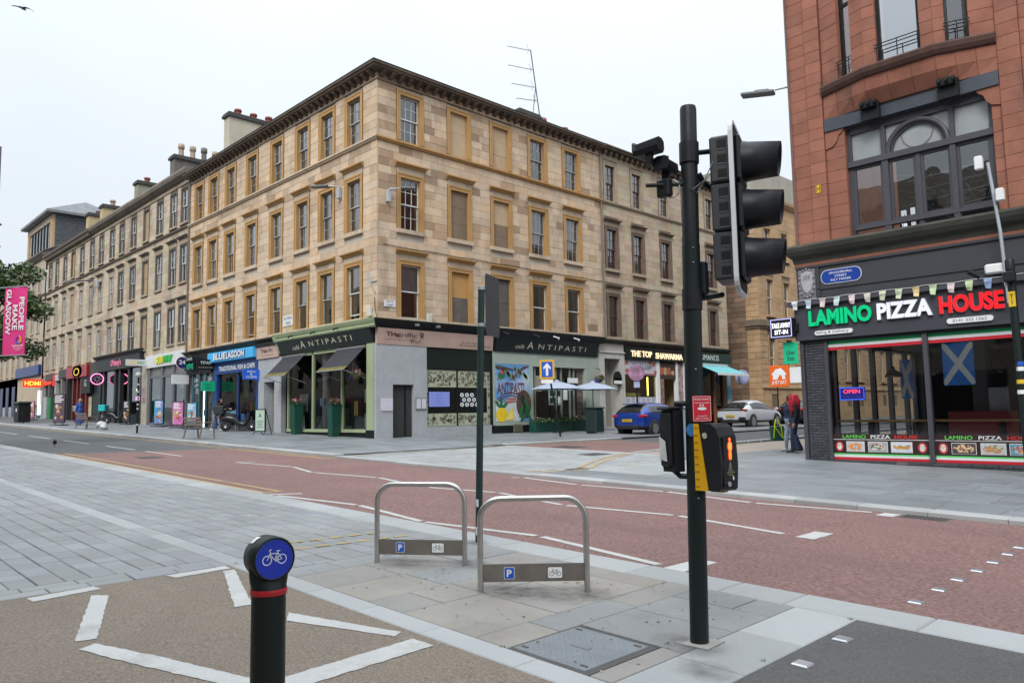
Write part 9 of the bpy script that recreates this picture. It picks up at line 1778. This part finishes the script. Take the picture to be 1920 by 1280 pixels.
# fish shop tables and windbreak
t = thing('windbreak', FL((12.6, .8, gz(-38))), 'pale blue lettered windbreak outside the fish shop', 'barrier'); z = gz(-38)+.09; bx(FL, 11.3, 14.0, .72, .75, z+.7, z+1.0, 'banner', mat('windbreak_blue', (.10, .25, .40), .7), t); ftext(FL, 'BLUE LAGOON', 12.2, .752, z+.86, .12, WHITE, t, 1.2, .003)
for u in (11.3, 14.0): MB(FL).tube([(u, .73, z), (u, .73, z+1.05)], .02, 6).build('post', STEEL, t)
for k, u in enumerate((11.5, 12.3, 13.1)):
    t = thing('cafe_chair', FL((u, .4, z)), ['blue metal chair nearest the granite portal outside the fish shop', 'blue metal chair in the middle outside the fish shop', 'blue metal chair nearest the scooter outside the fish shop'][k], 'chair', 'fish shop chairs'); BC = mat('chair_blue', (.02, .09, .25), .5)
    bx(FL, u-.2, u+.2, .25, .62, z+.43, z+.46, 'seat', BC, t); bx(FL, u-.2, u+.2, .25, .28, z+.5, z+.85, 'backrest', BC, t)
    for a in (-.18, .18):
        for d_ in (.27, .6): MB(FL).tube([(u+a, d_, z), (u+a, d_, z+.44)], .012, 5).build('leg', STEEL, t)
# ------------------------------------------------------------------ things fixed to the tenement walls
def lantern(p, out, side, lab, ln=.75):
    p = Vector(p); out = Vector(out); side = Vector(side); t = thing('wall_lantern', p, lab, 'street light', 'wall lanterns'); G_ = MATS['lantern_grey']
    MB().bbox(-.09, .09, -.09, .09, -.32, .2, .02, M=Matrix.Translation(p+out*.1)).build('gear_box', mat('gear_pale', (.4, .42, .44), .5), t); e = p+out*.35+side*.45+UZ*.28; MB().tube([p+out*.12+UZ*.1, p+out*.2+UZ*.22, e], .028, 8).build('arm', STEEL, t)
    X = (side*.8+out*.6).normalized(); T = fr_at(e+X*ln/2, X); mb = MB(T); mb.bbox(-ln/2, ln/2, -.16, .16, -.03, .05, .02); mb.build('lantern_head', G_, t)
lantern(FL((2.75, 0, 11.25)), (0, -1, 0), (-1, 0, 0), 'grey street lantern on the main street wall between upper windows', .8); lantern(FRr((.50, 0, 10.6)), (1, 0, 0), (0, 1, 0), 'grey street lantern with white box on the corner wall of the side street', .6); lantern(FT((17.6, 0, 11.9)), (0, -1, 0), (-1, 0, 0), 'grey street lantern on the west terrace wall', 2.2)
def plate(fr, u0, u1, z0, z1, rows, lab):
    t = thing('street_sign', fr(((u0+u1)/2, .03, z0)), lab, 'sign'); bx(fr, u0, u1, .005, .03, z0, z1, 'plate', mat('white_enamel', (.6, .6, .6)), t)
    for i, s in enumerate(rows): ftext(fr, s, (u0+u1)/2, .031, z1-(z1-z0)*(i+.5)/len(rows), (z1-z0)*.3, DKT, t, (u1-u0)*(.85 if len(s) > 8 else .6), .002)
plate(FRr, .34, .90, 5.95, 6.22, ('PITT', 'STREET'), 'white PITT STREET nameplate on the corner above the Thai sign'); plate(FL, 6.85, 7.85, 5.82, 6.30, ('SAUCHIEHALL', 'STREET'), 'white SAUCHIEHALL STREET nameplate above the granite portal')
cv = thing('cctv_camera', FL((.25, .2, 6.4)), 'black dome surveillance camera on a pale bracket at the building corner', 'camera'); MB(FL).tube([(.1, .02, 6.5), (.18, .28, 7.0), (.18, .30, 7.35)], .03, 8).build('bracket_arm', mat('pale_bracket', (.45, .46, .46), .5), cv); MB(FL).box(-.02, .45, .0, .04, 6.95, 7.02).build('bracket_bar', MATS['pale_bracket'], cv); MB(FL).lathe([(.05, 0), (.09, .05), (.07, .25), (.13, .32), (.13, .5), (.07, .56)], 12, M=Matrix.Translation(FL((.18, .30, 7.3)))).build('camera_head', BLACK, cv); MB(FL).tube([(.12, .03, 6.3), (.08, .03, 5.8), (-.02, .03, 5.5)], .012, 5).build('cable', BLACK, cv)
for (fr, u, z, lab) in ((FL, .42, 5.75, 'white alarm box on the main street wall above the cafe fascia corner'), (FRr, 1.95 if False else 2.6, 5.6, 'white alarm box on the side street wall above the Thai sign')): o = bx(fr, u-.12, u+.12, 0, .14, z-.2, z+.2, 'alarm_box', mat('alarm_cream', (.55, .54, .48), .5), None, .02); tag(o, lab, 'alarm box')
mb = MB(FRr); rnd = random.Random(6); mb.tube([(.3+k*.8, .035, 8.52-.02*(k % 3)) for k in range(34)], .014, 4); o = mb.build('wall_cable', BLACK); tag(o, 'dark cable strung along the side street wall above the first-floor hoods', 'cable')
for fr, u, z1_ in ((FL, 8.05, 5.5), (FL, 19.6, 5.5), (FRr, 14.42, 5.5)): o = MB(fr).tube([(u, .08, z1_), (u, .08, 15.7)], .05, 8).build('downpipe', mat('downpipe_grey', (.16, .14, .12), .6) if u > 14.3 else mat('downpipe_ochre', (.40, .29, .17), .7), main) if u > 10 else None
# ------------------------------------------------------------------ banner column, tree, birds at the left
bc = thing('banner_column', (-25.6, 4.42, gz(-25.6)), 'lamp column at the left edge carrying a pink PEOPLE MAKE GLASGOW banner', 'lamp column'); cx, cy = -25.92, 4.30
MB().tube([(cx, cy, .5), (cx, cy, 9.6)], [.09, .06], 12).build('column', mat('column_grey_violet', (.16, .14, .2), .5), bc)
for z in (7.2, 6.55): MB().lathe([(.06, 0), (.16, .08), (.06, .16)], 10, M=Matrix.Translation((cx, cy, z))).build('collar', mat('violet_collar', (.3, .08, .45), .5), bc)
bd = Vector((.71, .42, 0)).normalized(); bno = Vector((bd.y, -bd.x, 0)); o0 = Vector((cx, cy, 0))+bd*.47; PK = mat('banner_pink', (.66, .035, .20), .7, .06, 1.5); mb = MB(); n = 8
vs = [tuple(o0+bd*(.80*i/n)+UZ*(3.42+1.96*j/n)+bno*(.012*math.sin(i*.9+j*.5))) for j in range(n+1) for i in range(n+1)]; mb.add(vs, [(j*9+i, j*9+i+1, (j+1)*9+i+1, (j+1)*9+i) for j in range(n) for i in range(n)], 0, None, True); bnr = mb.build('banner', PK, bc)
for z in (3.42, 5.38): MB().tube([Vector((cx, cy, z)), o0+bd*.82+UZ*z], .018, 6).build('banner_rod', STEEL, bc)
nn_ = bno*.022
for s, off, zc_, w in (('PEOPLE', .65, 4.60, .95), ('MAKE', .42, 4.50, .72), ('GLASGOW', .18, 4.66, 1.30)): text(s, o0+bd*off+UZ*zc_+nn_, -UZ, bd, .175, WHITE, bnr, w, .003, .03)
mb = MB(); c = o0+bd*.56+UZ*3.87+nn_
for k in range(5): mb.ring(c, .07, .125, bd, UZ, 6, k, 2*math.pi*k/5, 2*math.pi*(k+1)/5)
mb.build('ring_emblem', [mat('em_%d' % k, c_, .5) for k, c_ in enumerate(((.65, .3, .02), (.5, .05, .3), (.25, .05, .45), (.02, .15, .5), (.6, .4, .05)))], bnr)
for s, z, h, w in (('GLASGOW', 3.69, .055, .40), ('CITY REGION', 3.62, .035, .30), ('City Deal', 3.56, .03, .18)): text(s, o0+bd*.56+UZ*z+nn_, bd, UZ, h, WHITE, bnr, w, .002, .01)
tr = thing('tree', (-32.4, 4.7, gz(-33)), 'leafy green street tree behind the pink banner at the left edge', 'tree'); BARK = mat('bark', (.09, .07, .055), .9, .3, 8); tc_ = Vector((-32.4, 4.7, 0))
MB().tube([tc_+UZ*.6, tc_+UZ*2.5, tc_+Vector((.2, .2, 4.4)), tc_+Vector((.3, .5, 6.3))], [.16, .13, .1, .05], 10).build('trunk', BARK, tr); rnd = random.Random(77); cmb = []
for k in range(28):
    a = rnd.uniform(0, 6.28); q = 2.1*math.sqrt(rnd.random()); z = rnd.uniform(3.9, 7.1); sc_ = 1-.45*abs(z-5.3)/2.0; p = tc_+Vector((q*math.cos(a)*sc_+.3, q*math.sin(a)*sc_+.5, z)); cmb.append(p); MB().tube([tc_+Vector((.2, .3, 3.6+rnd.random()*1.5)), (tc_+Vector((.2, .3, 4.6))).lerp(p, .6)+UZ*.1, p], [.05, .03, .01], 5).build('limb', BARK, tr)
TL = [mat('tree_leaf_%d' % k, c_, .55, .3, 3) for k, c_ in enumerate(((.06, .105, .03), (.095, .15, .045), (.035, .065, .02)))]
for k, p in enumerate(cmb): leaves(p, .62, 420, .085, TL, 'crown', tr, 100+k, .7, hollow=.2)
gu = thing('gull', (-47.4, 8.6, 24.4), 'gull gliding high in the top left of the sky', 'bird'); gp = Vector((-47.4, 8.63, 24.35)); GM = mat('gull_grey', (.10, .11, .125), .7)
mb = MB(); mb.lathe([(.0, -.22), (.06, -.12), (.075, 0), (.05, .12), (.0, .2)], 8, M=Matrix.Translation(gp) @ Matrix.Rotation(R(70), 4, 'X')); mb.build('bird_body', GM, gu)
for s in (-1, 1):
    P = [gp+VR*(s*.03), gp+VR*(s*.20)+UZ*(.06 if s < 0 else .02), gp+VR*(s*.40)+UZ*(.13 if s < 0 else -.05), gp+VR*(s*.64)+UZ*(.14 if s < 0 else -.24)]; mb = MB(); w = (.10, .09, .06, .01); mb.add([tuple(p+VF*w[i]) for i, p in enumerate(P)]+[tuple(p-VF*w[i]+UZ*.012) for i, p in enumerate(P)]+[tuple(p+VF*w[i]*.3+UZ*.03) for i, p in enumerate(P)], [(i, i+1, 5+i, 4+i) for i in range(3)]+[(8+i, 9+i, 5+i, 4+i) for i in range(3)]+[(i, i+1, 9+i, 8+i) for i in range(3)], 0, None, True); mb.build('wing', GM, gu)
pg = thing('pigeon', (-30.1, 7.0, gz(-30)), 'dark pigeon standing on the road at the left', 'bird'); q = Vector((-30.1, 7.0, gz(-30))); mb = MB(); mb.tube([q+Vector((-.16, .06, .13)), q+Vector((-.06, .02, .15)), q+Vector((.05, 0, .17)), q+Vector((.10, -.02, .24)), q+Vector((.13, -.03, .26))], [.02, .06, .07, .035, .03], 10); mb.build('bird_body', mat('pigeon_grey', (.035, .037, .042), .6), pg)
for s in (.02, -.02): MB().tube([q+Vector((.01, s, 0)), q+Vector((.01, s, .11))], .007, 4).build('leg', mat('pigeon_leg', (.3, .08, .06), .6), pg)
# ------------------------------------------------------------------ the other side of the street, met only in reflections
so = thing('south_terrace', (-30, -14, gz(-30)), 'long grey sandstone terrace on the south side of the street', 'building'); FSO = Fr((40, -9.5), (-1, 0), (0, 1)); OS = mat('south_stone', (.30, .25, .20), .9, .15, .6)
cs_ = [2.5+3.2*k for k in range(46)]; backing(FSO, 0, 150, -1, 15, [(c-.6, c+.6, p, q) for c in cs_ for p, q in ((4.8, 7), (8.4, 10.6), (11.8, 13.6))], 0, so, OS)
MB(FSO).box(0, 150, -1.2, -.4, -1, 14.9).build('dark_rooms', DARKROOM, so); MB(FSO).box(0, 150, -8, -1.3, 14, 15.2).build('roof', SLATE, so)
for k in range(24): MB(FSO).box(1.0+k*6.2, 5.6+k*6.2, .0, .04, 0 if k < 4 else .5, 3.4).build('shop_window', mat('south_shop_%d' % (k % 4), [(.03, .03, .035), (.1, .03, .03), (.03, .05, .09), (.12, .11, .1)][k % 4], .3), so)
rb = thing('tenement', (-3, 45, gz(-3)), 'buff tenement behind the red corner block, along the east side of the side street', 'building'); MB().box(XR+.12, 4, YR+14.05, 95, -.3, 15.5).build('wall', OS, rb); MB().box(XR+.1, 9, YR+8.2, YR+14, -.3, 5.1).build('rear_annexe', OS, rb)
# trodden gum and tufts of weed in the joints
mb = MB(); rnd = random.Random(31)
for k in range(420):
    if k < 200: x, y, h = rnd.uniform(-6.1, -2.75), rnd.uniform(3.4, 5.45), H+.0035
    elif k < 300: x, y, h = rnd.uniform(-16, -7), rnd.uniform(-1, 5.4), H+.004
    else: x, y, h = rnd.uniform(-10.8, 2), rnd.uniform(11.6, 18.3), .0690
    r_ = rnd.uniform(.005, .013)*(1 if k < 300 else 1.8); mb.disc((x, y, gz(x)+h), r_, r_*rnd.uniform(.6, 1), (1, 0, 0), (0, 1, 0), 7, rnd.randrange(3))
tag(mb.build('gum_spots', [mat('gum_pale', (.36, .36, .34), .8), mat('gum_dark', (.06, .06, .06), .8), mat('gum_grey', (.12, .12, .12), .8)]), 'trodden chewing gum spots on the paving', 'gum', kind='stuff')
for k, (x, y) in enumerate(((-2.87, 4.1), (-2.28, 5.46), (-2.3, 4.25), (-7.08, 3.2), (-3.55, 3.32), (-4.3, 4.9))): o = leaves((x, y, gz(x)+H+.004), .02, 16, .008, LFS[1], 'weed_tuft', None, 300+k, .5); tag(o, ['weed tuft by the signal post foot', 'weed tuft at the corner of the dark apron', 'weed tuft beside the granite edge of the apron', 'weed tuft at the corner of the buff track', 'weed tuft at the cover frame', 'weed tuft under the nearer cycle stand'][k], 'weed', kind='stuff')
# grime trodden in round the feet of posts and stands
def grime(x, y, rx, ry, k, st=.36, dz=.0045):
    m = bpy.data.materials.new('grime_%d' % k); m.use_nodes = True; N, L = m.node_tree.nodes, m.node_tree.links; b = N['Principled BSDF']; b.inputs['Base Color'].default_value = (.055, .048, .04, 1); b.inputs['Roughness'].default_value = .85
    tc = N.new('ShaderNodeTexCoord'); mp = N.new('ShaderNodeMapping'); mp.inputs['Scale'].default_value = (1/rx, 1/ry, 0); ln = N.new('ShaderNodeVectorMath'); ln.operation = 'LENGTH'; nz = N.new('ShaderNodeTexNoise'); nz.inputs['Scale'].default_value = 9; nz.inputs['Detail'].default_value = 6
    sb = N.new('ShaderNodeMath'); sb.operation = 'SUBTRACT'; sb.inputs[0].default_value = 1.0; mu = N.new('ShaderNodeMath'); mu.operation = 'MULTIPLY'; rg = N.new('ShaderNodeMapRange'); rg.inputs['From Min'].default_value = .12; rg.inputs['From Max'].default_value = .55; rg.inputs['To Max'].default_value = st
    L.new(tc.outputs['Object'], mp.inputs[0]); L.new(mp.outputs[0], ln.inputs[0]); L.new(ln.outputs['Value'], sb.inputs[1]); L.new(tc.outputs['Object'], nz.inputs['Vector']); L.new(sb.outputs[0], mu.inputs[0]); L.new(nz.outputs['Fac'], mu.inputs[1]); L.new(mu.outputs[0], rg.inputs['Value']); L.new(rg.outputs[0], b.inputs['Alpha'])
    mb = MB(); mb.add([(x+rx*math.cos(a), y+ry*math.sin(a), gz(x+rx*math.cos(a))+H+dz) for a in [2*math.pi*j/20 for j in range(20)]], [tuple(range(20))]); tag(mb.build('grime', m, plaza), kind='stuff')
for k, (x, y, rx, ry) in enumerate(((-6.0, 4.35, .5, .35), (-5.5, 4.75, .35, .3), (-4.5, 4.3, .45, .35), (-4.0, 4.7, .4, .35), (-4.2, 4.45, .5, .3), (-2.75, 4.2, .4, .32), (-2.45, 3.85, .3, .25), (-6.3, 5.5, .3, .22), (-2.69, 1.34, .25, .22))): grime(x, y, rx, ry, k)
flush_texts()
